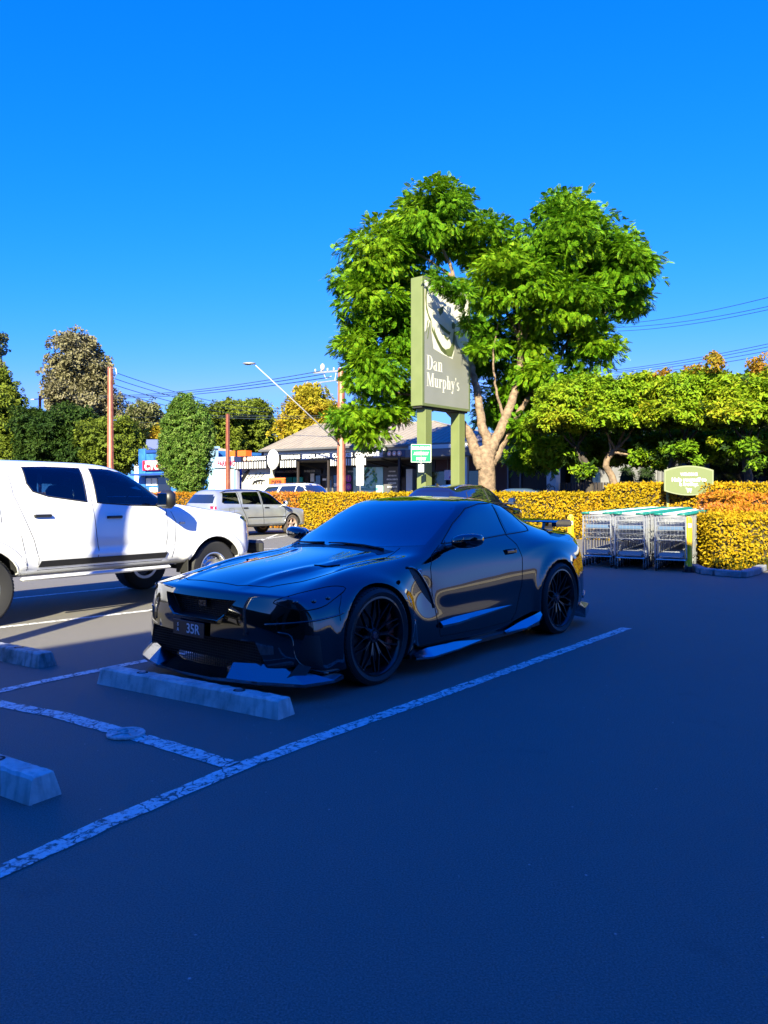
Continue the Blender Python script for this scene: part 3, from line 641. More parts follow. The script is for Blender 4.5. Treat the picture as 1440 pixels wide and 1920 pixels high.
    # front splitter: raised centre blade, wide corner wings, upright end fins
    def strip(name, rows, m='carbon', both=False):
        """rows of cross-sections lofted into a closed solid; both: one piece across the car, else one per side"""
        n = len(rows[0]); sets = []
        if both: sets = [[[(p[0], -p[1], p[2]) for p in r] for r in rows[:0:-1]] + rows]
        else: sets = [rows, [[(p[0], -p[1], p[2]) for p in r] for r in rows]]
        for rs_ in sets:
            mb = MB(); Vv = [p for r in rs_ for p in r]; Ff = []
            for i in range(len(rs_) - 1):
                for k in range(n): l = (k + 1) % n; Ff.append((i * n + k, i * n + l, (i + 1) * n + l, (i + 1) * n + k))
            Ff += [tuple(range(n))[::-1], tuple((len(rs_) - 1) * n + k for k in range(n))]
            mb.add(Vv, Ff); o_ = obj(name, mb, m, g)
            import bmesh
            bm = bmesh.new(); bm.from_mesh(o_.data); bmesh.ops.recalc_face_normals(bm, faces=bm.faces); bm.to_mesh(o_.data); bm.free()
    # sections run from centre to the wheel arch: (inner top, outer lip, outer under, inner under)
    strip('front_splitter', [
        [(2.30, 0, 0.175), (2.455, 0, 0.143), (2.455, 0, 0.125), (2.20, 0, 0.125)],
        [(2.28, .30, 0.180), (2.44, .32, 0.145), (2.44, .32, 0.127), (2.18, .30, 0.125)],
        [(2.33, .43, .245), (2.415, .46, 0.155), (2.415, .46, 0.133), (2.12, .42, 0.125)],
        [(2.25, .63, .250), (2.33, .68, 0.150), (2.33, .68, 0.128), (2.05, .60, 0.125)],
        [(2.17, .76, .240), (2.25, .80, 0.145), (2.25, .80, 0.123), (1.98, .70, 0.125)],
        [(2.06, .87, .195), (2.13, .92, 0.130), (2.13, .92, 0.110), (1.90, .78, 0.125)],
        [(1.84, .90, 0.180), (1.90, .985, 0.130), (1.90, .985, 0.110), (1.80, .84, 0.125)],
        [(1.78, .90, 0.175), (1.80, .975, 0.140), (1.80, .975, 0.120), (1.77, .84, 0.125)]], both=True)
    strip('splitter_fin', [[(2.20, .795, 0.145), (2.215, .810, 0.145), (2.10, .865, 0.275), (2.09, .85, 0.275)], [(2.08, .855, 0.135), (2.10, .875, 0.135), (2.02, .91, 0.265), (2.01, .89, 0.265)]])
    # sill blades
    strip('side_skirt', [[(1.02, .88, .17), (1.02, .945, .155), (1.02, .945, .125), (1.02, .86, .12)], [(.8, .90, .165), (.8, .965, .145), (.8, .965, .115), (.8, .86, .11)],
        [(.2, .90, .165), (.2, .96, .145), (.2, .96, .115), (.2, .86, .11)], [(-.5, .90, .165), (-.5, .96, .15), (-.5, .96, .12), (-.5, .86, .12)], [(-.96, .90, .18), (-.97, .96, .165), (-.97, .96, .14), (-.96, .86, .14)]], 'black_trim')
    strip('skirt_blade', [[(1.00, .955, .17), (1.01, 1.0, .14), (1.01, 1.0, .125), (1.0, .93, .12)], [(.84, .97, .19), (.85, 1.05, .135), (.85, 1.05, .12), (.84, .95, .11)],
        [(.45, .97, .185), (.45, 1.03, .14), (.45, 1.03, .128), (.45, .95, .12)], [(.10, .97, .16), (.08, .992, .15), (.08, .992, .14), (.10, .95, .14)]], 'blade_gloss')
    strip('skirt_blade', [[(-.33, .96, .165), (-.33, .982, .155), (-.33, .982, .145), (-.33, .94, .14)], [(-.60, .96, .215), (-.62, 1.02, .165), (-.62, 1.02, .15), (-.60, .94, .14)],
        [(-.84, .97, .25), (-.86, 1.02, .20), (-.86, 1.02, .185), (-.84, .94, .15)], [(-.97, .97, .27), (-.98, .985, .24), (-.98, .985, .23), (-.97, .94, .18)]], 'blade_gloss')
    strip('door_blade', [[(.58, .90, .37), (.60, .955, .335), (.60, .955, .315), (.58, .90, .30)], [(.40, .90, .385), (.40, .975, .340), (.40, .975, .322), (.40, .90, .30)],
        [(0, .91, .39), (0, .958, .36), (0, .958, .345), (0, .90, .32)], [(-.48, .90, .39), (-.52, .925, .38), (-.52, .925, .372), (-.48, .88, .36)]], 'blade_gloss')
    # fender vent with badge
    for s in (1, -1):
        q = lambda L: [(a, s * .98, c) for a, c in L]
        B.patch('fender_vent', q([(.94, .82), (.86, .80), (.76, .70), (.70, .60), (.67, .50), (.73, .56), (.82, .66), (.90, .74)]), (0, -s, 0), 'grille_black', g, off=.002, res=.03)
        vb = MB(); B.line(vb, q([(.95, .825), (.86, .805), (.75, .70), (.69, .60), (.655, .48)]), (0, -s, 0), .012, .004, smooth=4); obj('vent_blade', vb, 'black_paint', g, True)
        h, n = B.hit((.80, s * 1, .785), (0, -s, 0)); eb = MB(); eb.box(h + n * .004, (.052, .008, .036), bev=.003); E_ = obj('fender_badge', eb, 'chrome', g, ang=40)
        h, n = B.hit((-.57, s * 1, .865), (0, -s, 0)); hd = MB(); hd.box(h + n * .001, (.205, .012, .052), bev=.006); HH_ = obj('door_handle', hd, 'gap', g, ang=40)
        h2 = MB(); h2.box(h + n * .011 + Vector((.01, 0, 0)), (.15, .014, .032), bev=.006); h2.box(h + n * .008 + Vector((-.078, 0, 0)), (.03, .012, .036), bev=.004); obj('grip', h2, 'black_paint', HH_, ang=40)
        # mirror
        m_ = MB(); cx, cy, cz = .36, s * 1.03, 1.015
        prof = []
        n1, n2 = 16, 12
        Vv = []
        for i in range(n2 + 1):
            a = math.pi * i / n2 - math.pi / 2
            for k in range(n1):
                t = 2 * math.pi * k / n1; ex = math.copysign(abs(math.cos(t)) ** .75, math.cos(t)); ez = math.copysign(abs(math.sin(t)) ** .8, math.sin(t))
                c_ = math.cos(a) ** .55 if abs(a) < 1.55 else .0
                Vv.append((cx + .082 * ex * c_ + (-.02 * math.sin(a)), cy + s * (.128 * math.sin(a)), cz + .062 * ez * c_ + .012 * math.sin(a)))
        Ff = [(i * n1 + k, i * n1 + (k + 1) % n1, (i + 1) * n1 + (k + 1) % n1, (i + 1) * n1 + k) for i in range(n2) for k in range(n1)]
        m_.add(Vv, Ff); M_ = obj('wing_mirror', m_, 'black_paint', g, True)
        ms = MB(); ms.tube([(.40, s * .80, .93), (.385, s * .87, .955), (.375, s * .96, .985)], [.03, .022, .024], 8); obj('mirror_stalk', ms, 'black_trim', M_, True)
        mg = MB(); mg.sphere((cx - .072, cy, cz + .004), (.012, .105, .05), 16, 10); obj('mirror_glass', mg, 'mirror_glass', M_, True)
        tri = B.patch('mirror_base', q([(.54, .935), (.38, .985), (.36, 1.01), (.40, .935)]), (0, -s, 0), 'black_trim', g, off=.006, res=.03)
        # tail lamps
        for y, z, r_ in ((.50, .80, .075), (.70, .80, .06)):
            h, n = B.hit((-2.3, s * y, z), (1, 0, 0)); tl = MB(); tl.tube([h - n * .02, h + n * .012], r_, 20); obj('tail_light', tl, 'lamp_red', g, True)
        # rear bumper corner blade
        rb = MB(); B.line(rb, [(-2.02, s * .95, .30), (-2.16, s * .93, .36), (-2.27, s * .80, .42)], (.3, -s, 0), .012, .004, smooth=4); obj('bumper_crease', rb, 'black_paint', g, True)
        for y in (.44, .60): ex = MB(); ex.lathe([(.05, 0), (.055, .0), (.058, .16), (.05, .16)], 20, (-2.42, s * y, .27), 'X', closed=True); obj('exhaust_tip', ex, 'dark_chrome', g, ang=40)
    strip('rear_diffuser', [[(-2.15, 0, .24), (-2.42, 0, .20), (-2.42, 0, .17), (-2.1, 0, .15)], [(-2.15, .5, .24), (-2.40, .5, .20), (-2.40, .5, .17), (-2.1, .5, .15)],
        [(-2.12, .80, .24), (-2.28, .84, .20), (-2.28, .84, .12), (-2.05, .78, .12)], [(-1.85, .90, .26), (-1.90, .985, .20), (-1.90, .985, .10), (-1.84, .88, .12)]], both=True)
    # rear wing on two struts
    wg = MB(); prof = [(-.16, .0), (-.15, .012), (-.05, .030), (.07, .022), (.13, .004), (.12, -.004), (.0, -.006)]
    Vv = []; ys = [-.64, -.61, -.4, 0, .4, .61, .64]; zs = [1.115, 1.125, 1.128, 1.13, 1.128, 1.125, 1.115]
    for y, z in zip(ys, zs): Vv += [(-1.97 + p[0] , y, z + p[1] - .03) for p in prof]
    n = len(prof); Ff = [(i * n + k, i * n + (k + 1) % n, (i + 1) * n + (k + 1) % n, (i + 1) * n + k) for i in range(len(ys) - 1) for k in range(n)] + [tuple(range(n)), tuple(range(len(Vv) - n, len(Vv)))]
    wg.add(Vv, Ff); W = obj('rear_wing', wg, 'black_paint', g, ang=50)
    for s in (1, -1):
        w2 = MB(); w2.prism([(-.20, -.045), (-.22, .0), (-.17, .038), (.08, .040), (.15, .012), (.14, -.035)], (-1.97, s * .63, 1.085), (1, 0, 0), (0, 0, 1), (0, s * .055, 0)); obj('end_cap', w2, 'black_paint', W, ang=40)
        w3 = MB(); w3.prism([(-.08, 0), (.08, 0), (.10, -.135), (-.10, -.125)], (-1.97, s * .48, 1.10), (1, 0, 0), (0, 0, 1), (0, s * .035, 0)); obj('strut', w3, 'black_paint', W, ang=40)
    # wipers
    for P_ in ([(.84, .52), (.84, .30), (.845, .05), (.85, -.10)], [(.85, -.16), (.83, -.36), (.76, -.56), (.70, -.66)]):
        w = MB(); w.tube([B.hit((x_, y_, 1.3), (0, 0, -1))[0] + Vector((0, 0, .014)) for x_, y_ in P_], [.012, .010, .009, .006], 6); obj('wiper', w, 'rubber', g, True)
    cw = B.patch('cowl', [(.93, -.55, 1), (.93, 0, 1), (.93, .55, 1), (.80, .60, 1), (.86, 0, 1), (.80, -.60, 1)], D, 'black_trim', g, off=.002)
    for (cx, _, cz) in ax:
        for s in (1, -1): wheel(g, (cx, s * (.835 if cx > 0 else .845), .355), s, .355, .255 if cx > 0 else .285, .288, 'mesh', 'rim_black', caliper=('red_brake', cx < 0))
    un = MB(); un.box((0, 0, .19), (4.0, 1.25, .08)); obj('underbody', un, 'well', g)
    return g
gtr()
# ---------------- the other vehicles ----------------
mat('white_paint', (.72, .73, .74), .22, coat=1); mat('silver_paint', (.42, .44, .46), .28, .55, coat=1, noise=(3, (.36, .38, .40), .4, .7)); mat('pearl_white', (.66, .67, .66), .25, coat=1)
mat('deep_black_paint', (.006, .007, .009), .14, coat=1, ior=1.7); mat('blue_paint', (.10, .17, .30), .2, .4, coat=1, ior=1.6); mat('alloy', (.45, .45, .46), .3, .8); mat('alloy_dusty', (.42, .30, .24), .5, .4)
mat('steel_wheel', (.30, .30, .31), .4, .7); mat('car_glass', (.012, .018, .022), .03, coat=1, spec=.8, ior=1.55); mat('grey_trim', (.10, .10, .105), .5); mat('seat_cloth', (.07, .07, .075), .9); mat('seat_cloth', (.07, .07, .075), .9)
def see_glass():
    m = bpy.data.materials.new('see_glass'); m.use_nodes = True; t = m.node_tree; t.nodes.clear(); o = t.nodes.new('ShaderNodeOutputMaterial'); tr = t.nodes.new('ShaderNodeBsdfTransparent'); tr.inputs[0].default_value = (.34, .46, .50, 1)
    g = t.nodes.new('ShaderNodeBsdfGlossy'); g.inputs['Roughness'].default_value = .01; g.inputs[0].default_value = (1, 1, 1, 1); f = t.nodes.new('ShaderNodeFresnel'); f.inputs[0].default_value = 1.6; x = t.nodes.new('ShaderNodeMixShader')
    t.links.new(f.outputs[0], x.inputs[0]); t.links.new(tr.outputs[0], x.inputs[1]); t.links.new(g.outputs[0], x.inputs[2]); t.links.new(x.outputs[0], o.inputs[0]); MT['see_glass'] = m
see_glass(); mat('amber', (.6, .2, .02), .2, coat=1)
def vehicle(name, label, loc, a, P):
    g = thing(name, label, P.get('cat', 'car'), (loc[0], loc[1], 0), a); w, wb, wr = P['w'], P['wb'], P['wr']; zs = P['sill']
    xn, xc, xf, xr, xt = P['x']; zn, zc, zb, zr = P['z']; af, ar = P['ax']; r = P['r']; zrr = P.get('zrr', zr - .03); zbr = P.get('zbr', zb)
    def row(x, top, sh=1.0, zlow=zs, bx=None, t3=None):
        bx = x if bx is None else bx; (x0, z0), (x1, y1, z1), (x2, y2, z2), (x3, y3, z3) = top
        zq = z3 - .13
        return [(x0, 0, z0), (x1, y1, z1), (x2, y2, z2), (x3, y3, z3), (bx, w * .965 * sh, zq), (bx, w * .985 * sh, zq * .6 + zlow * .4), (bx, w * sh, zq * .25 + zlow * .75 + .03), (bx, w * .975 * sh, zlow)]
    def hood(x, z, s=1.0, dz=.03): return [(x, z), (x, .40 * w * s, z - .004), (x, .70 * w * s, z - dz * .6), (x, .885 * w * s, z - dz)]
    st = [row(xn - .34, [(xn - .02, zn), (xn - .05, .38 * w, zn - .005), (xn - .13, .66 * w, zn - .015), (xn - .26, .85 * w, zn - .03)], .965),
          row((xn + af) / 2 + .02, hood((xn + af) / 2 + .05, zn + (zc - zn) * .35)),
          row(af, hood(af, zn + (zc - zn) * .6)), row((af + xc) / 2, hood((af + xc) / 2, zn + (zc - zn) * .85)),
          row(xc - .12, [(xc, zc), (xc - .04, .42 * w, zc - .005), (xc - .16, .76 * w, zc - .02), (xc - .14, wb, zb + .005)]),
          row((xc + xf) / 2 - .1, [((xc + xf) / 2, (zc + zr) / 2 + .035), ((xc + xf) / 2 - .03, .40 * w, (zc + zr) / 2 + .03), ((xc + xf) / 2 - .13, (wb * .93 + wr) / 2, (zc + zr) / 2 - .01), ((xc + xf) / 2 - .12, wb * .99, zb + .01)]),
          row(xf - .06, [(xf, zr - .02), (xf - .03, .38 * w, zr - .025), (xf - .1, wr, zr - .075), (xf - .08, wb, zb + .015)]),
          row(xf - .5, [(xf - .5, zr), (xf - .5, .37 * w, zr - .006), (xf - .5, wr, zr - .05), (xf - .5, wb, zb + .02)]),
          row((xf + xr) / 2 - .1, [((xf + xr) / 2 - .1, zr), ((xf + xr) / 2 - .1, .37 * w, zr - .006), ((xf + xr) / 2 - .1, wr * .995, zr - .05), ((xf + xr) / 2 - .1, wb, (zb + zbr) / 2 + .02)]),
          row(ar if ar < xf - 1.1 else ar, [(ar + .1, zrr + .02), (ar + .1, .36 * w, zrr + .015), (ar + .1, wr * .98, zrr - .035), (ar, wb, zbr + .02)]),
          row(xt + .30, [(xr + .12, zrr), (xr + .12, .35 * w, zrr - .006), (xr + .14, wr * .95, zrr - .055), (max(xt + .25, (xr + xt) / 2), wb * .98, zbr + .02)], .99),
          row(xt + .14, [(xr, zrr - .03), (xr, .34 * w, zrr - .035), (xr + .04, wr * .90, zrr - .08), (xt + .13, wb * .93, zbr)], .96)]
    fz = P.get('front', [(.0, .72), (.02, .55), (.03, .42), (.0, zs)])
    fc = [[(xn + dx, 0, z), (xn + dx - .02, .38 * w, z), (xn + dx - .11, .72 * w, z)] for dx, z in fz]
    rc = [[(xt, 0, zbr - .02), (xt, .36 * w, zbr - .02), (xt + .03, .72 * w, zbr - .02)], [(xt - .03, 0, (zbr + zs) * .55), (xt - .03, .37 * w, (zbr + zs) * .55), (xt, .76 * w, (zbr + zs) * .55)],
          [(xt - .09, 0, .55), (xt - .09, .38 * w, .55), (xt - .05, .78 * w, .55)], [(xt - .05, 0, zs + .05), (xt - .05, .38 * w, zs + .05), (xt - .02, .78 * w, zs + .05)]]
    V, Fq = cage(st, fc, rc); ra = P.get('arch', r + .055); fl = P.get('flare', .018)
    def shape(co):
        x, y, z = co[:, 0].copy(), co[:, 1].copy(), co[:, 2].copy(); sg = np.sign(y)
        for cx in (af, ar):
            d = np.hypot(x - cx, z - r); k = np.clip(1 - np.abs(d - (ra + .05)) / .08, 0, 1) ** .6 * (np.abs(y) > w * .75) * (z > r * .6); y += sg * fl * k
        if P.get('crease'):
            for zc_, am, wd in P['crease']:
                k = np.exp(-((z - zc_) / wd) ** 2) * (np.abs(y) > w * .8) * np.clip((af - .5 - x) / .3, 0, 1) * np.clip((x - ar - .5) / .3, 0, 1); y += sg * am * k
        return np.stack([x, y, z], 1)
    cuts = []
    if 'cabin' in P:
        cb = MB(); hw_ = wr * .88; cb.prism(P['cabin'], (0, -hw_, 0), (1, 0, 0), (0, 0, 1), (0, 2 * hw_, 0)); cuts.append(cb)
        for nm, poly in P['win'][:P['glass_cut']]:
            c_ = Vector((sum(p[0] for p in poly) / len(poly), sum(p[1] for p in poly) / len(poly))); q_ = [Vector(p) + (c_ - Vector(p)).normalized() * .018 for p in poly]
            pc = MB(); pc.prism([(a_.x, a_.y) for a_ in q_], (0, -1.2, 0), (1, 0, 0), (0, 0, 1), (0, 2.4, 0)); cuts.append(pc)
        pc = MB(); pc.prism([(-.70 * w, zc + .06), (.70 * w, zc + .06), (wr * .90, zr - .13), (0, zr - .09), (-wr * .90, zr - .13)], (xf - .25, 0, 0), (0, 1, 0), (0, 0, 1), (2.2, 0, 0)); cuts.append(pc)
    B = Body(V, Fq, 3 if P.get('hi') else 2, shape, [(af, w * .62, r), (ar, w * .62, r)], ra, .02, cuts, paint=MT[P['paint']])
    if 'cabin' in P:
        sm_ = 'seat_cloth'; fl_ = P['cabin'][0][1]
        for (sx_, sy_, wd_) in ((xf - .22, .38, .46), (xf - .22, -.38, .46), (xf - 1.12, .36, .56), (xf - 1.12, -.36, .56)):
            sb_ = MB(); sb_.box((sx_, sy_, fl_ + .24), (.16, wd_, .56), M=Matrix.Rotation(-.25, 3, 'Y'), bev=.05); sb_.box((sx_ - .09, sy_, fl_ + .60), (.10, .24, .16), bev=.04); sb_.tube([(sx_ - .05, sy_ - .06, fl_ + .45), (sx_ - .08, sy_ - .06, fl_ + .56)], .008, 5); obj('seat', sb_, sm_, g, ang=40)
        sw_ = MB(); cx_ = xc - .42; pts_ = [(cx_ + .07 * math.sin(t), -.38 + .18 * math.cos(t), fl_ + .30 + .17 * math.sin(t)) for t in [k * .4488 for k in range(15)]]; sw_.tube(pts_, .014, 6); sw_.bar((cx_, -.55, fl_ + .30), (cx_, -.21, fl_ + .30), .03, .02); sw_.tube([(cx_, -.38, fl_ + .30), (cx_ + .25, -.38, fl_ + .18)], .03, 8); obj('steering_wheel', sw_, 'black_trim', g, True)
        ds_ = MB(); ds_.box((xc - .16, 0, fl_ + .10), (.35, wr * 1.7, .20), bev=.05); obj('dashboard', ds_, 'seat_cloth', g, ang=40)
        rm_ = MB(); rm_.box((xf + .02, 0, zr - .17), (.03, .22, .06), bev=.01); obj('rear_view_mirror', rm_, 'black_trim', g, ang=40)
    mesh_obj('body', B.me, None, g)
    gl = P.get('glass', 'car_glass')
    zt = zr - .10
    ws = [(1, a_, b_) for a_, b_ in ((-.76 * w, zc + .03), (0, zc + .045), (.76 * w, zc + .03), (wr * .98, zt), (wr * .6, zt + .035), (0, zt + .045), (-wr * .6, zt + .035), (-wr * .98, zt))]
    gw_ = 'see_glass' if 'cabin' in P else gl; B.patch('windscreen', ws, (-1, 0, 0), gw_, g, off=.004, res=.06, sink=.0)
    rw = P.get('rearwin', [(-1, a_ * wr, b_) for a_, b_ in ((-.92, zrr - .16), (.92, zrr - .16), (1.08, zbr + .06), (-1.08, zbr + .06))])
    B.patch('rear_window', rw, (1, 0, 0), P.get('rearglass', gl), g, off=.002, res=.07)
    for s in (-1, 1):
        d = (0, -s, 0); q = lambda L: [(x_, s * w, z_) for x_, z_ in L]
        for iw, (nm, poly) in enumerate(P['win']):
            wn = B.patch(nm, q(poly), d, 'see_glass' if 'cabin' in P and iw < P['glass_cut'] else gl, g, off=.006, res=.05, sink=.004)
            sl_ = MB(); B.line(sl_, q(poly), d, P.get('seal', .007), closed=True, step=.06); obj('seal', sl_, 'rubber', wn, True)
        for ln in P.get('seams', []):
            sm = MB(); B.line(sm, q(ln), d, P.get('seamr', .0035), step=.05); obj('door_seam', sm, 'gap', g, True)
        for (hx, hz) in P.get('handles', []):
            h, n = B.hit((hx, s * w, hz), d); hb = MB(); hb.box(h + n * .022, (.20, .022, .032), bev=.009); hb.box(h + n * .008 + Vector((.08, 0, 0)), (.035, .02, .03)); hb.box(h + n * .008 + Vector((-.08, 0, 0)), (.035, .02, .03)); obj('door_handle', hb, P.get('handle_m', 'black_trim'), g, ang=40)
        if 'mirror' in P:
            mx, mz = P['mirror']; mm = MB(); ms = P.get('mscale', 1.0)
            mm.box((mx, s * (w + .14), mz), (.13 * ms, .20 * ms, .19 * ms), bev=.05); mm.tube([(mx + .03, s * (wb - .02), mz - .08), (mx + .01, s * (w + .06), mz - .05)], .03, 8)
            M_ = obj('wing_mirror', mm, P.get('mirror_m', 'black_trim'), g, ang=60)
            mg = MB(); mg.box((mx - .066 * ms, s * (w + .14), mz), (.008, .15 * ms, .13 * ms), bev=.003); obj('mirror_glass', mg, 'mirror_glass', M_)
        if 'hl' in P: B.patch('headlight', [(x_, s * y_, z_) for x_, y_, z_ in P['hl']], (-.75, -s * .65, 0), P.get('hl_m', 'lamp_clear'), g, off=.006, res=.05, smooth=2)
        if 'tl' in P: B.patch('tail_light', [(x_, s * y_, z_) for x_, y_, z_ in P['tl']], (.65, -s * .75, 0), 'lamp_red', g, off=.008, res=.05)
        if 'tl2' in P: B.patch('tail_light', [(x_, s * y_, z_) for x_, y_, z_ in P['tl2']], (.65, -s * .75, 0), 'lamp_white', g, off=.009, res=.05)
        if 'strip' in P:
            x0, x1, z0, z1 = P['strip']; B.patch('door_trim', q([(x0, z0), (x1, z0), (x1 + .03, z1), (x0 + .03, z1)]), d, 'black_trim', g, off=.012, res=.08)
        if 'fuel' in P and s < 0:
            fx, fz_ = P['fuel']; sm = MB(); B.line(sm, q([(fx, fz_), (fx + .2, fz_), (fx + .2, fz_ - .18), (fx, fz_ - .18)]), d, .004, closed=True); obj('fuel_flap', sm, 'gap', g, True)
        for c_, rr in ((af, None), (ar, None)):
            lp = MB(); arc = [(c_ + (ra + .0) * math.cos(t), r + (ra + .0) * math.sin(t)) for t in [R(-8 + 196 * k / 20) for k in range(21)]]
            B.line(lp, q(arc), d, .012, 0, step=.08); obj('arch_lip', lp, P.get('lip', P['paint']), g, True)
            if P.get('flareline'):
                l2 = MB(); arc = [(c_ + (ra + .095) * math.cos(t), r + (ra + .095) * math.sin(t)) for t in [R(5 + 170 * k / 20) for k in range(21)]]; B.line(l2, q(arc), d, .003, 0, step=.08); obj('flare_seam', l2, 'grey_trim', g, True)
            wheel(g, (c_, s * (w - P.get('tw', .22) / 2 - .03), r), s, r, P.get('tw', .22), P['rim'], P.get('wstyle', 'five'), P.get('rim_m', 'alloy'), P.get('spokes', 5), tyre_m=P.get('tyre_m', 'tyre'))
        if 'rails' in P:
            x0, x1, h_ = P['rails']; rl = MB(); pts = [B.hit((x0 + (x1 - x0) * k / 8, s * wr * .90, 2.5), (0, 0, -1))[0] + Vector((0, 0, h_ if 0 < k < 8 else .0)) for k in range(9)]; rl.tube(pts, .017, 6); obj('roof_rail', rl, P.get('rail_m', 'black_trim'), g, True)
        if 'ind' in P:
            h, n = B.hit((P['ind'][0], s * w, P['ind'][1]), d); ib = MB(); ib.box(h + n * .004, (.09, .012, .032), bev=.005); obj('indicator', ib, 'lamp_clear', g, ang=40)
    un = MB(); un.box(((af + ar) / 2, 0, zs + .12), (af - ar + 1.1, w * 1.35, .14)); un.tube([(ar, -w * .7, r), (ar, w * .7, r)], .05, 8); un.tube([(af, -w * .7, r), (af, w * .7, r)], .04, 8); obj('underbody', un, 'well', g)
    if 'bonnet' in P:
        bl = MB(); x0 = xn - .10; B.line(bl, [(xc - .05, -w * .82, 2), (af, -w * .86, 2), (x0 - .18, -w * .78, 2), (x0, -w * .45, 2), (x0 + .03, 0, 2), (x0, w * .45, 2), (x0 - .18, w * .78, 2), (af, w * .86, 2), (xc - .05, w * .82, 2)], (0, 0, -1), .004, smooth=3); obj('bonnet_seam', bl, 'gap', g, True)
    gb = P.get('grille', (.40, .62, .55)); B.patch('grille', [(3, -gb[2], gb[0]), (3, gb[2], gb[0]), (3, gb[2] * .95, gb[1]), (3, -gb[2] * .95, gb[1])], (-1, 0, 0), 'black_trim', g, off=.006, res=.08)
    pb_ = MB(); h, n = B.hit((-3, 0, P.get('platez', .85)), (1, 0, 0)); pb_.box(h + n * .012, (.012, .37, .11)); obj('licence_plate', pb_, 'plate_white', g)
    return g, B
AB = BAY
# white dual-cab ute (its load tray carries a matching hard canopy)
UT = dict(cat='ute', w=.925, wb=.84, wr=.66, sill=.46, x=(2.49, 1.06, .32, -2.62, -2.78), z=(1.11, 1.30, 1.27, 1.80), zbr=1.33, zrr=1.79, ax=(1.565, -1.565), r=.385, arch=.455, flare=.03, paint='white_paint', hi=1,
          front=[(.02, .98), (.06, .80), (.05, .66), (-.02, .50)], glass='car_glass', tw=.26, rim=.225, wstyle='steel', rim_m='alloy', seal=.009,
          win=[('front_window', [(.84, 1.245), (.74, 1.34), (.52, 1.52), (.32, 1.645), (.14, 1.695), (-.14, 1.705), (-.165, 1.30), (.3, 1.265)]),
               ('rear_side_window', [(-.30, 1.31), (-.27, 1.705), (-.7, 1.71), (-.97, 1.70), (-.98, 1.52), (-.93, 1.43), (-.76, 1.375)]),
               ('canopy_window', [(-1.46, 1.68), (-1.42, 1.45), (-1.50, 1.40), (-2.4, 1.40), (-2.42, 1.66)])],
          seams=[[(.79, 1.22), (.79, .95), (.76, .70), (.70, .56)], [(-.235, 1.72), (-.235, 1.2), (-.215, .9), (-.19, .75), (-.235, .56)], [(-1.16, 1.70), (-1.16, 1.40), (-1.10, 1.20), (-.98, .90), (-.93, .70), (-.93, .56)],
                 [(.86, 1.18), (.92, 1.05), (.90, .80), (.84, .55)], [(-.93, .565), (.70, .565)], [(-1.32, 1.78), (-1.34, 1.40), (-1.33, 1.1)], [(-1.12, .95), (-1.08, .75), (-1.06, .52)]],
          handles=[(.03, 1.125), (-.87, 1.16)], cabin=[(-1.12, 1.0), (.90, 1.0), (.86, 1.2), (.24, 1.66), (-1.12, 1.69)], glass_cut=3, mirror=(.66, 1.335), mscale=1.2, ind=(1.02, 1.03), strip=(-.93, .74, .60, .665), bonnet=1, flareline=1, crease=[(.78, -.012, .05), (.70, .012, .04)],
          hl=[(2.5, .50, 1.03), (2.38, .75, 1.06), (2.22, .88, 1.09), (2.15, .92, 1.06), (2.3, .86, 1.0), (2.5, .6, .97)], hl_m='glass_tint', grille=(.62, .98, .62), platez=.8, tl=[(-2.7, .75, 1.25), (-2.62, .86, 1.25), (-2.62, .9, .85), (-2.72, .78, .85)])
ug, UB = vehicle('dual_cab_ute', 'white dual-cab ute in full sun with the shadow of a post across its doors', (-3.95, 9.90), R(52.5), UT)
for s in (-1, 1):
    sb = MB(); sb.box((-.15, s * .905, .478), (1.95, .07, .045), bev=.018); obj('side_step', sb, 'white_paint', ug, ang=40)
    mf = MB(); mf.box((-1.98, s * .80, .55), (.02, .26, .38), bev=.006); obj('mud_flap', mf, 'rubber', ug); mf = MB(); mf.box((1.10, s * .80, .50), (.02, .24, .26), bev=.006); obj('mud_flap', mf, 'rubber', ug)
h, n = UB.hit((.55, -.95, .63), (0, 1, 0))
bp_ = MB(); bp_.box((2.60, 0, .62), (.10, 1.5, .20), bev=.04); obj('bumper_insert', bp_, 'black_trim', ug, ang=40)
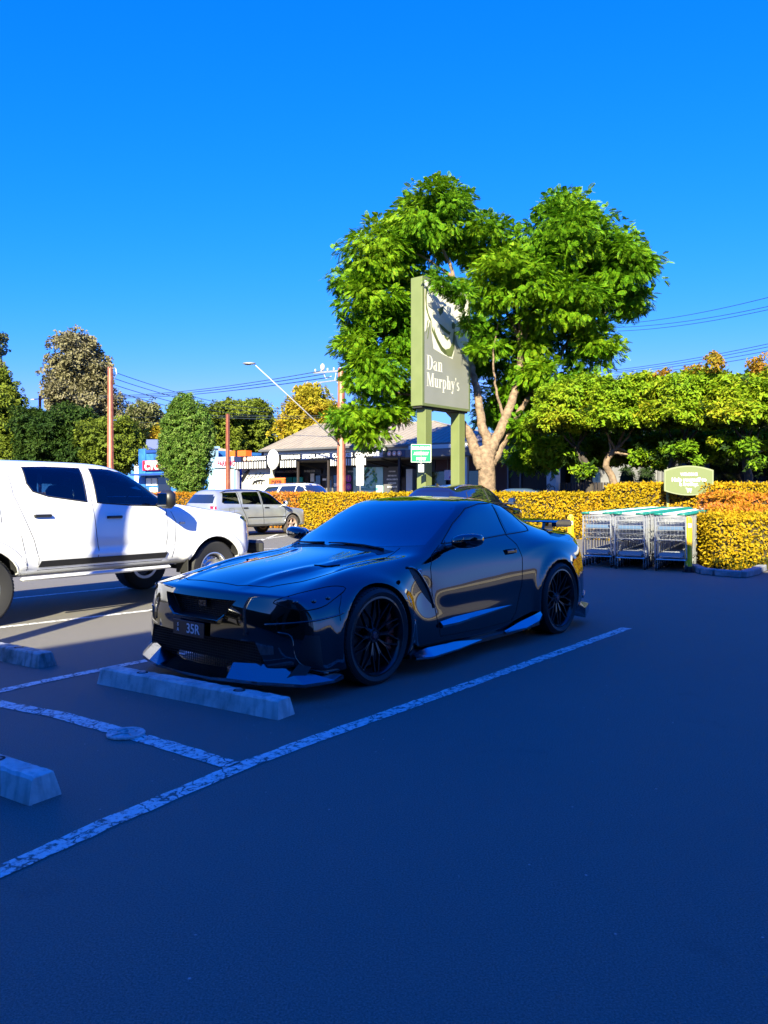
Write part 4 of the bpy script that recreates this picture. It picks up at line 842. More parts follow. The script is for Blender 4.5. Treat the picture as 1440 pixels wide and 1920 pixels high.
# silver wagon nose-in to the hedge
SW = dict(w=.868, wb=.80, wr=.60, sill=.27, x=(2.20, 1.12, .42, -1.88, -2.22), z=(.86, 1.00, 1.00, 1.56), zbr=1.03, zrr=1.53, ax=(1.26, -1.26), r=.335, paint='silver_paint', hi=1, arch=.40, front=[(.0, .74), (.03, .56), (.04, .42), (0, .26)],
          tw=.21, rim=.225, rim_m='alloy_dusty', tyre_m='tyre_dusty', handle_m='black_trim', win=[('front_window', [(.90, 1.03), (.72, 1.14), (.42, 1.37), (.15, 1.445), (-.05, 1.455), (-.06, 1.045)]),
          ('rear_side_window', [(-.15, 1.045), (-.14, 1.455), (-.75, 1.45), (-.86, 1.42), (-.95, 1.06)]), ('cargo_window', [(-1.10, 1.07), (-1.08, 1.43), (-1.62, 1.42), (-1.78, 1.12), (-1.70, 1.08)])],
          seams=[[(.93, 1.0), (.93, .70), (.88, .38)], [(-.10, 1.50), (-.10, 1.0), (-.08, .38)], [(-1.02, 1.48), (-1.02, .98), (-.90, .72), (-.78, .38)], [(.88, .37), (-.78, .37)]], seamr=.008, handles=[(.08, .93), (-.86, .93)],
          mirror=(.78, 1.07), mscale=.95, mirror_m='silver_paint', crease=[(.62, -.012, .04)], strip=(-.80, .88, .60, .635), cabin=[(-1.85, .80), (1.0, .80), (.95, .98), (.36, 1.40), (-1.75, 1.43)], glass_cut=3, rails=(-1.7, .1, .045), fuel=(-1.55, .93), bonnet=1,
          hl=[(2.1, .55, .72), (1.95, .78, .78), (1.82, .84, .78), (1.85, .85, .66), (2.05, .7, .62)], tl=[(-2.2, .68, 1.0), (-2.05, .80, 1.0), (-2.05, .84, .70), (-2.2, .72, .70)], tl2=[(-2.2, .66, .86), (-2.06, .82, .86), (-2.06, .84, .74), (-2.2, .72, .74)], grille=(.52, .70, .42), platez=.72)
SW['strip'] = (-.80, .88, .60, .625)
vehicle('station_wagon', 'dusty silver station wagon with black roof rails parked nose-in against the hedge', (-4.64, 26.87), R(51.3), SW)
# black crossover beside it, further right
BS = dict(w=.90, wb=.82, wr=.60, sill=.30, x=(2.12, 1.05, .35, -1.75, -2.14), z=(.98, 1.10, 1.10, 1.66), zbr=1.18, zrr=1.60, ax=(1.30, -1.30), r=.35, paint='deep_black_paint', hi=1, arch=.41, front=[(.0, .80), (.03, .62), (.04, .46), (0, .28)],
          tw=.23, rim=.26, glass='glass_tint', win=[('front_window', [(.86, 1.13), (.68, 1.25), (.36, 1.45), (.05, 1.54), (-.08, 1.55), (-.09, 1.16)]), ('rear_side_window', [(-.17, 1.165), (-.16, 1.55), (-.75, 1.53), (-1.12, 1.44), (-1.22, 1.24), (-1.1, 1.19)])],
          seams=[[(.90, 1.1), (.90, .75), (.85, .42)], [(-.13, 1.58), (-.13, 1.1), (-.11, .42)]], handles=[(.05, 1.02), (-.95, 1.04)], mirror=(.74, 1.19), mscale=1.05, mirror_m='deep_black_paint', rails=(-1.5, .1, .04), rail_m='chrome',
          hl=[(2.02, .5, .86), (1.85, .78, .92), (1.7, .86, .92), (1.8, .86, .82), (2.0, .66, .78)], tl=[(-2.1, .68, 1.12), (-1.95, .82, 1.12), (-1.95, .86, .95), (-2.1, .72, .95)], grille=(.5, .8, .5), platez=.85, seal=.01)
bsg, BSB = vehicle('crossover_car', 'glossy black crossover with chrome roof rails parked below the tall shop sign', (2.25, 21.6), R(54), BS)
an = MB(); h, n = BSB.hit((-1.45, 0, 3), (0, 0, -1)); an.prism([(-.10, 0), (.10, 0), (-.02, .07), (-.08, .07)], h + Vector((0, -.012, -.005)), (1, 0, 0), (0, 0, 1), (0, .024, 0)); obj('roof_antenna', an, 'deep_black_paint', bsg)
# vehicles on the road behind the hedge (only their upper bodies show)
WS = dict(BS, w=.95, wb=.87, wr=.68, x=(2.40, 1.25, .60, -2.05, -2.40), z=(1.14, 1.24, 1.24, 1.90), zbr=1.26, zrr=1.86, ax=(1.42, -1.42), r=.39, arch=.45, paint='pearl_white', sill=.36, front=[(.0, .95), (.03, .75), (.04, .55), (0, .36)], glass='car_glass', mirror_m='pearl_white', rail_m='alloy',
          win=[('front_window', [(1.02, 1.28), (.84, 1.42), (.55, 1.68), (.30, 1.75), (.18, 1.76), (.17, 1.29)]), ('rear_side_window', [(.10, 1.29), (.11, 1.76), (-.80, 1.74), (-.95, 1.30)]), ('cargo_window', [(-1.08, 1.31), (-.98, 1.74), (-1.75, 1.70), (-1.98, 1.36)])],
          seams=[], handles=[(.2, 1.12), (-.8, 1.12)], mirror=(.90, 1.36), rails=(-1.8, .2, .05), hl=[(2.3, .5, 1.0), (2.1, .80, 1.06), (1.95, .9, 1.06), (2.0, .9, .92), (2.2, .7, .9)], tl=[(-2.35, .7, 1.25), (-2.25, .86, 1.25), (-2.25, .92, 1.0), (-2.35, .75, 1.0)], hi=0)
c = S(-5.25, 4.6); vehicle('four_wheel_drive', 'white four-wheel drive on the road between the hedge and the cake shop', (c.x, c.y), SROT, WS)
BSd = dict(SW, w=.88, x=(2.15, 1.0, .30, -1.55, -2.2), z=(.95, 1.08, 1.08, 1.62), zrr=1.52, zbr=1.12, paint='blue_paint', rails=(-1.3, 0, .0), tyre_m='tyre', rim_m='alloy', mirror_m='blue_paint', hi=0, seams=[], rail_m='blue_paint',
           win=[('front_window', [(.78, 1.11), (.6, 1.2), (.30, 1.40), (0, 1.48), (-.12, 1.49), (-.13, 1.12)]), ('rear_side_window', [(-.2, 1.12), (-.19, 1.49), (-.8, 1.45), (-1.3, 1.27), (-1.3, 1.17)])])
BSd.pop('fuel'); BSd.pop('rails'); BSd.pop('strip')
c = S(5.55, 4.9); vehicle('hatchback', 'metallic blue car whose roof shows above the hedge right of the big trunk', (c.x, c.y), SROT + math.pi, BSd)
DS = dict(WS, paint='deep_black_paint', mirror_m='deep_black_paint', glass='glass_tint', rail_m='black_trim'); DS['z'] = (1.10, 1.20, 1.20, 1.82); DS['zrr'] = 1.76
c = S(10.4, 4.2); vehicle('four_wheel_drive', 'black four-wheel drive on the road behind the raised hedge and trolley sign', (c.x, c.y), SROT + math.pi, DS)
c = S(-20.2, 4.6); vehicle('hatchback', 'dark blue car on the road seen past the ute mirror', (c.x, c.y), SROT, dict(BSd, paint='dark_blue_paint' if 'dark_blue_paint' in MT else mat('dark_blue_paint', (.01, .03, .14), .2, coat=1).name))

vehicle('crossover_car', 'unseen black crossover added left of the view to darken the reflection in the coupe nose', (-7.2, 4.3), BAY, dict(BS, hi=0))  # added out of view so the coupe's front reflects something dark
# ---------------- foliage: real leaves scattered through lobes, sprays and clumps ----------------
def rot_frames(d, up_jit):
    """orthonormal frames whose x axis is d (n,3)"""
    d = d / (np.linalg.norm(d, axis=1, keepdims=True) + 1e-9); up = np.array([0, 0, 1.]) + up_jit
    y = np.cross(up, d); y /= (np.linalg.norm(y, axis=1, keepdims=True) + 1e-9); z = np.cross(d, y)
    return np.stack([d, y, z], 2)
def scatter(name, tmpl, pos, dirs, size, m, parent=None, upj=.5, ups=None):
    """tmpl (k,4,3) quads placed at pos with x along dirs"""
    n = len(pos); k = len(tmpl); Fm = rot_frames(dirs, NR.normal(0, upj, (n, 3)) + (0 if ups is None else ups - np.array([0, 0, 1.])))
    V = np.einsum('nij,kqj->nkqi', Fm, tmpl) * size[:, None, None, None] + pos[:, None, None, :]
    V = V.reshape(-1, 3); return np_mesh(name, V, np.arange(len(V)).reshape(-1, 4), m, parent)
def quad_leaf(L=1, w=.5, bend=.15): # diamond-ish leaf folded over its length
    return [[(0, -.08 * w, 0), (L * .45, -w / 2, bend * .5), (L, 0, -bend), (L * .45, 0, 0)], [(0, .08 * w, 0), (L * .45, 0, 0), (L, 0, -bend), (L * .45, w / 2, bend * .5)]]
T_LEAF = np.array(quad_leaf())
def t_frond(n=7):
    """feathery compound leaf: paired pinnae along a drooping midrib"""
    q = []
    for i in range(n):
        x = .12 + .88 * i / n; z = -.30 * x * x
        for s in (-1, 1):
            l = .25 * math.sin(math.pi * (.22 + .72 * i / n)); w = .125
            a = (x, 0, z); b = (x + l * .35, s * l, z - .10 * l); t = (w, 0, 0)
            q.append([(a[0], 0, a[2]), (a[0] + w * .6, 0, a[2]), (b[0] + w, b[1], b[2]), (b[0] - .01, b[1], b[2] - .02)])
    q.append([(0, -.008, 0), (.5, -.008, -.075), (.5, .008, -.075), (0, .008, 0)]); q.append([(.5, -.008, -.075), (1, -.002, -.30), (1, .002, -.30), (.5, .008, -.075)])
    return np.array(q)
T_FROND = t_frond()
def t_tuft(n=6, spread=.8):
    rng = np.random.default_rng(3); q = []
    for i in range(n):
        a = 2 * math.pi * i / n + rng.uniform(-.3, .3); e = rng.uniform(-.5, .9); d = np.array([math.cos(a) * math.cos(e) + .35, math.sin(a) * math.cos(e), math.sin(e)]); 
        fr = rot_frames(d[None], rng.normal(0, .4, (1, 3)))[0]; o = rng.normal(0, .18, 3)
        for f in quad_leaf(.62, .36): q.append([tuple(fr @ np.array(p) + o) for p in f])
    return np.array(q)
T_TUFT = t_tuft()
def clumps(lobes, per, rc, up=.15, shell=(.72, 1.0), seed=1, flat=.75, under=-.6):
    """clump centres over lobe surfaces: returns centres, outward normals"""
    rng = np.random.default_rng(seed); P = []; N = []
    for (cx, cy, cz, rx, ry, rz) in lobes:
        area = (rx * ry + rx * rz + ry * rz) / 3 * 4 * math.pi; n = int(per * area)
        d = rng.normal(0, 1, (n * 3, 3)); d /= np.linalg.norm(d, axis=1, keepdims=True); d = d[d[:, 2] > under][:n]
        s = rng.uniform(shell[0], shell[1], (len(d), 1)); p = np.array([cx, cy, cz]) + d * s * np.array([rx, ry, rz])
        keep = np.ones(len(p), bool)
        for (ax_, ay, az, bx, by, bz) in lobes:
            if (ax_, ay, az) == (cx, cy, cz): continue
            keep &= (((p - [ax_, ay, az]) / [bx, by, bz]) ** 2).sum(1) > .45
        P.append(p[keep]); N.append((d / np.array([rx, ry, rz]))[keep])
    P = np.concatenate(P); N = np.concatenate(N); N /= np.linalg.norm(N, axis=1, keepdims=True); return P, N
def crown(name, lobes, per, rc, nl, size, tmpl, m, parent, seed=1, flat=.6, droop=.35, upj=.45, shell=(.72, 1.0), under=-.6, inner=None):
    rng = np.random.default_rng(seed + 50); P, N = clumps(lobes, per, rc, seed=seed, shell=shell, under=under)
    n = len(P); nn = rng.poisson(nl, n).clip(2); idx = np.repeat(np.arange(n), nn); rr = rc * rng.uniform(.65, 1.3, n)[idx]
    off = rng.normal(0, 1, (len(idx), 3)); off /= np.linalg.norm(off, axis=1, keepdims=True); off *= rng.uniform(.35, 1, (len(idx), 1)) ** .6; off[:, 2] *= flat
    pos = P[idx] + off * rr[:, None]; d = off * 1.1 + N[idx] * .6 + rng.normal(0, .35, off.shape); d[:, 2] -= droop
    return scatter(name, tmpl, pos, d, size * rng.uniform(.7, 1.25, len(idx)), m, parent, upj, N[idx] * .9 + off * .35 + np.array([0, 0, .55]))
def limb(mb, pts, r0, r1, seg=10, wob=.02):
    q = crom(pts, 6); n = len(q); rng = random.Random(len(mb.v))
    q = [p + Vector((rng.uniform(-wob, wob), rng.uniform(-wob, wob), 0)) if 0 < i < n - 1 else p for i, p in enumerate(q)]
    mb.tube(q, [r0 + (r1 - r0) * (i / (n - 1)) ** .8 for i in range(n)], seg)
mat('bark_pale', (.26, .18, .12), .9, noise=(7, (.13, .09, .06), .35, .65), bump=(14, .9, .04)); mat('bark_dark', (.05, .04, .032), .9, bump=(12, .8, .03))
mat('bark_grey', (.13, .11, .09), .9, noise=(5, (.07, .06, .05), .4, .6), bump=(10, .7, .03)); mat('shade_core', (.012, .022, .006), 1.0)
G = ramp_mat
G('leaf_jacaranda', [(.022, .085, .004), (.055, .17, .005), (.11, .25, .006), (.19, .31, .008), (.28, .34, .012)], scale=.35, noisew=.45, trans=.28)
G('leaf_plane', [(.05, .13, .006), (.11, .22, .008), (.18, .29, .010), (.26, .30, .012), (.32, .25, .014)], scale=.5, noisew=.6)
G('leaf_plane_rust', [(.13, .17, .01), (.22, .18, .012), (.28, .14, .015), (.24, .07, .03)], scale=.7, noisew=.5)
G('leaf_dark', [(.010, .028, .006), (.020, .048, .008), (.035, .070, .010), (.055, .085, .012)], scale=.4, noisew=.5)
G('leaf_mid', [(.05, .08, .010), (.10, .14, .014), (.16, .20, .020), (.23, .25, .03)], scale=.25, noisew=.5)
G('leaf_gum', [(.05, .065, .02), (.10, .12, .03), (.17, .17, .07), (.24, .22, .12)], scale=.5, noisew=.3)
G('leaf_pine', [(.07, .07, .03), (.13, .12, .05), (.20, .18, .10), (.28, .25, .17)], scale=.3, noisew=.3, trans=.1)
G('leaf_gold', [(.15, .16, .01), (.27, .25, .015), (.40, .29, .02), (.45, .22, .025)], scale=.4, noisew=.6)
G('leaf_pear', [(.02, .07, .008), (.06, .14, .012), (.14, .23, .03), (.26, .32, .10)], scale=1.5, noisew=.3, spec=.6)
G('leaf_lime', [(.14, .20, .01), (.20, .26, .015)], trans=.2)
def tree(label, kind, base, trunk, lobes, m, per, rc, nl, size, tmpl=T_TUFT, bark='bark_grey', cat='tree', group=None, seed=1, core=.62, wood=None, **k):
    """lobes in world metres relative to base"""
    o = thing(kind, label, cat, base, 0, group)
    mb = MB()
    if trunk: limb(mb, trunk[0], trunk[1], trunk[2]); 
    for w_ in (wood or []): limb(mb, *w_)
    if not wood and trunk:
        top = Vector(trunk[0][-1]); rng = random.Random(seed)
        for L in lobes:
            c = Vector(L[:3]); s0 = Vector(trunk[0][-2]).lerp(top, rng.uniform(.2, .9)); limb(mb, [s0, s0.lerp(c, .5) + Vector((0, 0, -.05 * L[5])), c + Vector((0, 0, L[5] * .4))], trunk[2] * .7, trunk[2] * .15, 6)
    if mb.v: obj('trunk', mb, bark, o, True)
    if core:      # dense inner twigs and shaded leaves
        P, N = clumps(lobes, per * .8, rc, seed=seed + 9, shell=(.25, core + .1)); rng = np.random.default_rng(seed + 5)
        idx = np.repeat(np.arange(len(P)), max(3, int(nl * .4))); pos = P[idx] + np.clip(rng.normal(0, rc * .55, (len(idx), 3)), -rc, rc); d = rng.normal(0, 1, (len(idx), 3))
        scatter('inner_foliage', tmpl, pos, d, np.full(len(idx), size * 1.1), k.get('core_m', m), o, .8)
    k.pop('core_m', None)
    crown('crown', lobes, per, rc, nl, size, tmpl, m, o, seed=seed, **k); return o
def plo(base, L, back=0):
    """lobe given by photo pixel centre and pixel radii at the depth base.y + dy"""
    out = []
    for px, py, rx, rz, dy, ry in L:
        Y = base.y + dy + back; c = at(px, py, Y) - base; k = Y / F; out.append((c.x, c.y, c.z, rx * k, ry, rz * k))
    return out
# the big feathery tree behind and around the pylon sign
jb = Vector(((912 - 720) / F * 29.2, 29.2, 0))
JL = plo(jb, [(905 + (a - 905) * .97, b + 12, max(18, c - 16), max(18, d - 17), e, f) for a, b, c, d, e, f in [(705, 470, 78, 70, 0, 2.2), (800, 410, 95, 78, .3, 2.4), (840, 362, 45, 38, 0, 1.2), (690, 560, 72, 70, .2, 2.2), (665, 640, 50, 55, 0, 1.6), (700, 690, 72, 60, -.6, 1.9), (650, 775, 50, 45, -.8, 1.4), (755, 620, 62, 70, .8, 1.8),
  (1055, 450, 110, 80, 0, 2.6), (1062, 385, 58, 42, 0, 1.4), (1160, 505, 76, 75, .2, 2.3), (1125, 455, 90, 55, .4, 2), (960, 520, 95, 80, -.8, 2.2), (905, 440, 75, 50, .3, 1.8), (1060, 570, 95, 70, -.3, 2.2), (1110, 640, 60, 70, .6, 1.6),
  (1085, 720, 55, 48, .3, 1.4), (975, 720, 62, 45, 1.6, 1.4), (915, 620, 40, 60, .2, 1.1), (990, 640, 55, 70, .8, 1.5), (760, 735, 45, 40, .6, 1.0), (985, 790, 40, 40, -.5, .9), (1020, 690, 60, 40, -.4, 1.0), (1180, 560, 45, 40, .2, 1.2), (640, 520, 22, 40, 0, .8), (1215, 500, 20, 35, 0, .7), (715, 765, 48, 40, -.6, 1.2), (690, 805, 36, 30, -.8, 1.0), (905, 650, 50, 60, 2.2, 1.0), (935, 755, 55, 60, 2.4, 1.0), (1010, 790, 60, 60, 2.2, 1.0), (850, 690, 45, 60, 2.0, 1.0), (1000, 845, 55, 40, 2.6, 1.0), (775, 520, 46, 50, 1.4, 1.0), (745, 580, 50, 50, 1.2, 1.2)]], 1.3)
JL = [l for l in JL if not (at(0, 0, 1).x and False)]
def jp(px, py, dy=0):
    dy += 1.1 * min(1, max(0, (860 - py) / 150)); return at(px, py, jb.y + dy) - jb
wood = [([Vector((0, 0, -.1)), Vector((0, 0, .6)), jp(912, 862), jp(905, 840)], .42, .26, 14, .01),
  ([jp(905, 880), jp(893, 850), jp(880, 815, -.1), jp(858, 785, -.1), jp(815, 745, .3), jp(770, 690, .5), jp(730, 640, .4), jp(700, 570)], .26, .05, 10, .03),
  ([jp(912, 860), jp(915, 830), jp(903, 795, -.2), jp(895, 740, -.4), jp(885, 690, -.3), jp(870, 620), jp(850, 520), jp(820, 440)], .24, .05, 10, .03),
  ([jp(915, 860), jp(925, 832), jp(945, 790), jp(965, 735), jp(975, 685), jp(975, 620), jp(965, 540), jp(985, 470)], .26, .05, 10, .03),
  ([jp(920, 870), jp(935, 845, .3), jp(950, 815, .5), jp(975, 770, .6), jp(1010, 720, .7), jp(1060, 650, .6), jp(1110, 560, .4)], .22, .04, 10, .03),
  ([jp(965, 730), jp(985, 715), jp(1003, 700), jp(1030, 660)], .06, .02, 6, .02), ([jp(945, 785), jp(930, 730, -.5), jp(925, 660, -.6), jp(935, 600, -.5)], .07, .02, 6, .02),
  ([jp(975, 650), jp(1010, 580), jp(1060, 500), jp(1070, 420)], .10, .02, 8, .03), ([jp(975, 640), jp(940, 560), jp(910, 480)], .09, .02, 8, .03), ([jp(730, 640, .4), jp(690, 620), jp(650, 640)], .05, .015, 6, .02),
  ([jp(850, 520), jp(790, 480), jp(720, 450)], .07, .02, 6, .02), ([jp(815, 745, .3), jp(760, 740), jp(700, 730, -.5), jp(660, 760, -.7)], .08, .02, 6, .02), ([jp(1060, 650, .6), jp(1120, 600), jp(1180, 540)], .06, .015, 6, .02), ([jp(1010, 720, .7), jp(1060, 720, .5), jp(1100, 710, .3)], .05, .015, 6, .02)]
tree('huge feathery green tree with a pale forked trunk behind the tall shop sign', 'jacaranda_tree', jb, None, JL, 'leaf_jacaranda', 2.5, .50, 38, .29, T_FROND, 'bark_pale', seed=3, wood=wood, core=.5, flat=.5, droop=.45, upj=.3, under=-.85, shell=(.70, 1.03))
crown('hanging_sprays', plo(jb, [(838, 535, 24, 14, -2.8, .4), (868, 555, 14, 20, -2.6, .4), (885, 605, 14, 28, -1.6, .4), (822, 520, 16, 6, -2.8, .3), (893, 660, 12, 20, -1.2, .4)]), 9, .22, 16, .27, T_FROND, 'leaf_jacaranda', C.objects['jacaranda_tree'], seed=12, shell=(.3, 1))
# leafy street trees in a row to the right, tops turning rust
for i, (px, pt, w_, lab, tx, rust) in enumerate([(1075, 745, 80, 'street tree under the right side of the feathery tree, first of the clipped row', 1100, 0), (1165, 742, 95, 'yellow-green street tree with a pale trunk left of the trolley sign', 1138, 0), (1290, 735, 95, 'street tree with upright rusty shoots behind the trolley sign', 1262, 1), (1400, 735, 90, 'yellow-green street tree with rust-red top at the right edge of the photo', 1400, 1)]):
    b_ = 3.2; k = (tx - 720) / F; a_ = (k * (OY + .8 * b_) - OX - .6 * b_) / (.8 + .6 * k); pb_ = S(a_, b_); dz = pb_.y
    L = plo(pb_, [(px - 25, pt + 5, w_ * .62, 42, 0, 1.3), (px + 30, pt - 5, w_ * .62, 42, .2, 1.3), (px - 40, pt + 45, w_ * .66, 34, -.3, 1.4), (px + 40, pt + 42, w_ * .66, 36, -.2, 1.4), (px, pt + 92, w_ * .9, 30, 2.6, 1.2), (px - 45, pt + 112, w_ * .6, 34, 3.0, .8), (px + 45, pt + 112, w_ * .6, 32, 3.0, .8)] + [[(1097, 882, 22, 13, -.3, .4), (1060, 850, 30, 18, .2, .4)], [(1200, 855, 28, 15, -.5, .4), (1232, 868, 26, 12, -.6, .4)], [(1270, 842, 34, 18, -.6, .5), (1302, 862, 20, 10, -.7, .3)], [(1392, 842, 24, 18, -.7, .5), (1418, 868, 20, 12, -.8, .4), (1350, 830, 20, 14, -.4, .4)]][i])
    t0 = at(tx + (14 if i == 1 else 5), 912, dz) - pb_; t1 = at(tx - 2, 868, dz) - pb_; t2 = at(px, pt + 90, dz) - pb_
    L = [(a, b, c, d - .2, e, f - .15) for a, b, c, d, e, f in L]; o = tree(lab, 'street_tree', pb_, ([Vector((t0.x * .6, 0, -.05)), Vector((t0.x, 0, t0.z)), t1, t2], .17, .08), L, 'leaf_plane', 9.5, .30, 11, .24, T_TUFT, 'bark_pale' if i == 1 else 'bark_dark', group='clipped street trees', seed=20 + i, flat=.55, droop=.5, under=-.5, core_m='leaf_dark', shell=(.75, 1.0))  # inner foliage takes the darker leaf: under-canopy shade put into colour
    if rust: crown('rust_shoots', plo(pb_, [(px + 15, pt - 38, 12, 12, 0, .5), (px + 45, pt - 48, 9, 26, 0, .3), (px - 40, pt - 35, 12, 14, 0, .3)] if i == 2 else [(px + 28, pt - 45, 16, 24, 0, .5), (px - 60, pt - 45, 8, 18, 0, .3)]), 7, .2, 7, .2, T_TUFT, 'leaf_plane_rust', o, seed=33 + i)
# narrow upright pear in front of the blue shop
b_ = 3.0; k = (352 - 720) / F; a_ = (k * (OY + .8 * b_) - OX - .6 * b_) / (.8 + .6 * k); pb_ = S(a_, b_)
tree('narrow upright pear tree with glossy green leaves in front of the blue cycle shop', 'pear_tree', pb_, ([(0, 0, 0), (0, 0, 2), (0.05, 0, 4.5)], .11, .04), plo(pb_, [(350, 790, 38, 45, 0, .95), (352, 850, 46, 62, 0, 1.1), (328, 810, 24, 50, 0, .8), (376, 815, 22, 52, 0, .8), (355, 890, 36, 38, 0, .9), (345, 762, 22, 22, 0, .5), (320, 850, 22, 45, 0, .7)]), 'leaf_pear', 16, .20, 10, .17, T_TUFT, 'bark_dark', seed=41, under=-.95, flat=1.1, droop=.5)
# background trees beyond the shops
BT = [('dark dense tree at the left edge behind the ute roof', 'evergreen_tree', 20, 62, [(8, 750, 30, 36, 0, 2.2), (28, 800, 30, 40, 0, 2.2), (-20, 770, 45, 50, 0, 2.5), (30, 850, 45, 40, -1, 2.5), (-8, 712, 18, 24, 0, 1.5)], 'leaf_mid', 1),
      ('tall grey-green conifer cut off by the left edge of the photo', 'conifer_tree', -40, 66, [(-28, 650, 22, 50, 0, 2), (-40, 620, 25, 50, 0, 2), (-22, 700, 24, 40, 0, 2), (-40, 740, 50, 60, 0, 2.5)], 'leaf_gum', 2),
      ('nearly black shrubby tree between the left edge and the stobie pole', 'evergreen_tree', 110, 60, [(100, 830, 60, 55, 0, 3), (70, 800, 45, 40, 0, 2.5), (140, 800, 40, 45, 0, 2.5), (150, 850, 60, 40, 0, 3), (110, 870, 90, 40, 0, 3)], 'leaf_dark', 3),
      ('tall bushy grey-green pine behind the leftmost rust-brown pole', 'pine_tree', 150, 85, [(140, 665, 40, 38, 0, 3), (120, 700, 38, 38, 0, 3), (165, 700, 38, 42, 0, 3), (140, 745, 60, 40, 0, 3.5), (105, 750, 26, 30, 0, 2), (180, 745, 38, 35, 0, 3), (205, 760, 24, 26, 0, 2), (140, 640, 22, 18, 0, 1.5), (150, 790, 55, 35, 0, 3)], 'leaf_pine', 4),
      ('green and rusty tree right of the leftmost pole above the ute windscreen', 'broadleaf_tree', 205, 58, [(190, 815, 38, 30, 0, 2.5), (225, 820, 35, 32, 0, 2.5), (205, 850, 45, 40, 0, 2.5), (240, 850, 28, 40, 0, 2)], 'leaf_mid', 5),
      ('umbrella-topped gum tree far behind the blue cycle shop', 'gum_tree', 262, 120, [(268, 770, 32, 15, 0, 3), (255, 785, 24, 12, 0, 3), (275, 800, 22, 12, 0, 3), (245, 815, 18, 14, 0, 2), (290, 790, 12, 10, 0, 2)], 'leaf_gum', 6),
      ('small pale green rounded tree beside the silver roof', 'broadleaf_tree', 283, 95, [(283, 815, 17, 14, 0, 2), (300, 825, 18, 18, 0, 2)], 'leaf_gold', 7),
      ('broad olive-green tree behind the thin rust-brown pole, left half of the mass', 'broadleaf_tree', 415, 88, [(430, 775, 40, 22, 0, 3), (410, 800, 40, 28, 0, 3), (420, 835, 45, 35, 0, 3), (395, 800, 22, 30, 0, 2)], 'leaf_mid', 8),
      ('broad olive-green tree right of the thin rust-brown pole, reaching the golden tree', 'broadleaf_tree', 475, 92, [(470, 775, 38, 22, 0, 3), (485, 800, 34, 28, 0, 3), (470, 835, 45, 36, 0, 3), (445, 805, 30, 30, 0, 3), (500, 830, 18, 25, 0, 2)], 'leaf_mid', 9),
      ('autumn tree with golden and orange leaves behind the grey shop roof', 'autumn_tree', 575, 72, [(585, 750, 30, 24, 0, 2.5), (560, 775, 34, 28, 0, 2.5), (600, 775, 34, 30, 0, 2.5), (540, 805, 28, 24, 0, 2.5), (580, 805, 45, 30, 0, 3), (620, 790, 26, 30, 0, 2)], 'leaf_gold', 10),
      ('low olive tree showing between the two grey roofs', 'broadleaf_tree', 690, 70, [(690, 815, 35, 18, 0, 2), (730, 800, 30, 18, 0, 2)], 'leaf_gold', 11)]
for lab, kind, px, Y, L, m, sd_ in BT:
    L = [(a_ + random.uniform(-4, 4), b_3, c_ * .84, d_ * .84, e_, f_) for a_, b_3, c_, d_, e_, f_ in L]; b = Vector(((px - 720) / F * Y, Y, 0)); lo = plo(b, L); k = Y / 60
    zt = min(l[2] for l in lo)
    if kind in ('pine_tree', 'gum_tree', 'conifer_tree'): k *= 1.12
    tree(lab, kind, b, ([(0, 0, 0), (0, 0, max(1.5, zt * .6)), (lo[0][0] * .3, 0, max(2.2, zt))], .25 * k, .14 * k), lo, m, 1.25 / k / k, .74 * k, 22, .40 * k, T_TUFT, 'bark_dark', seed=60 + sd_, group=None, flat=.62, under=-.9, shell=(.6, 1.08), core=.5)
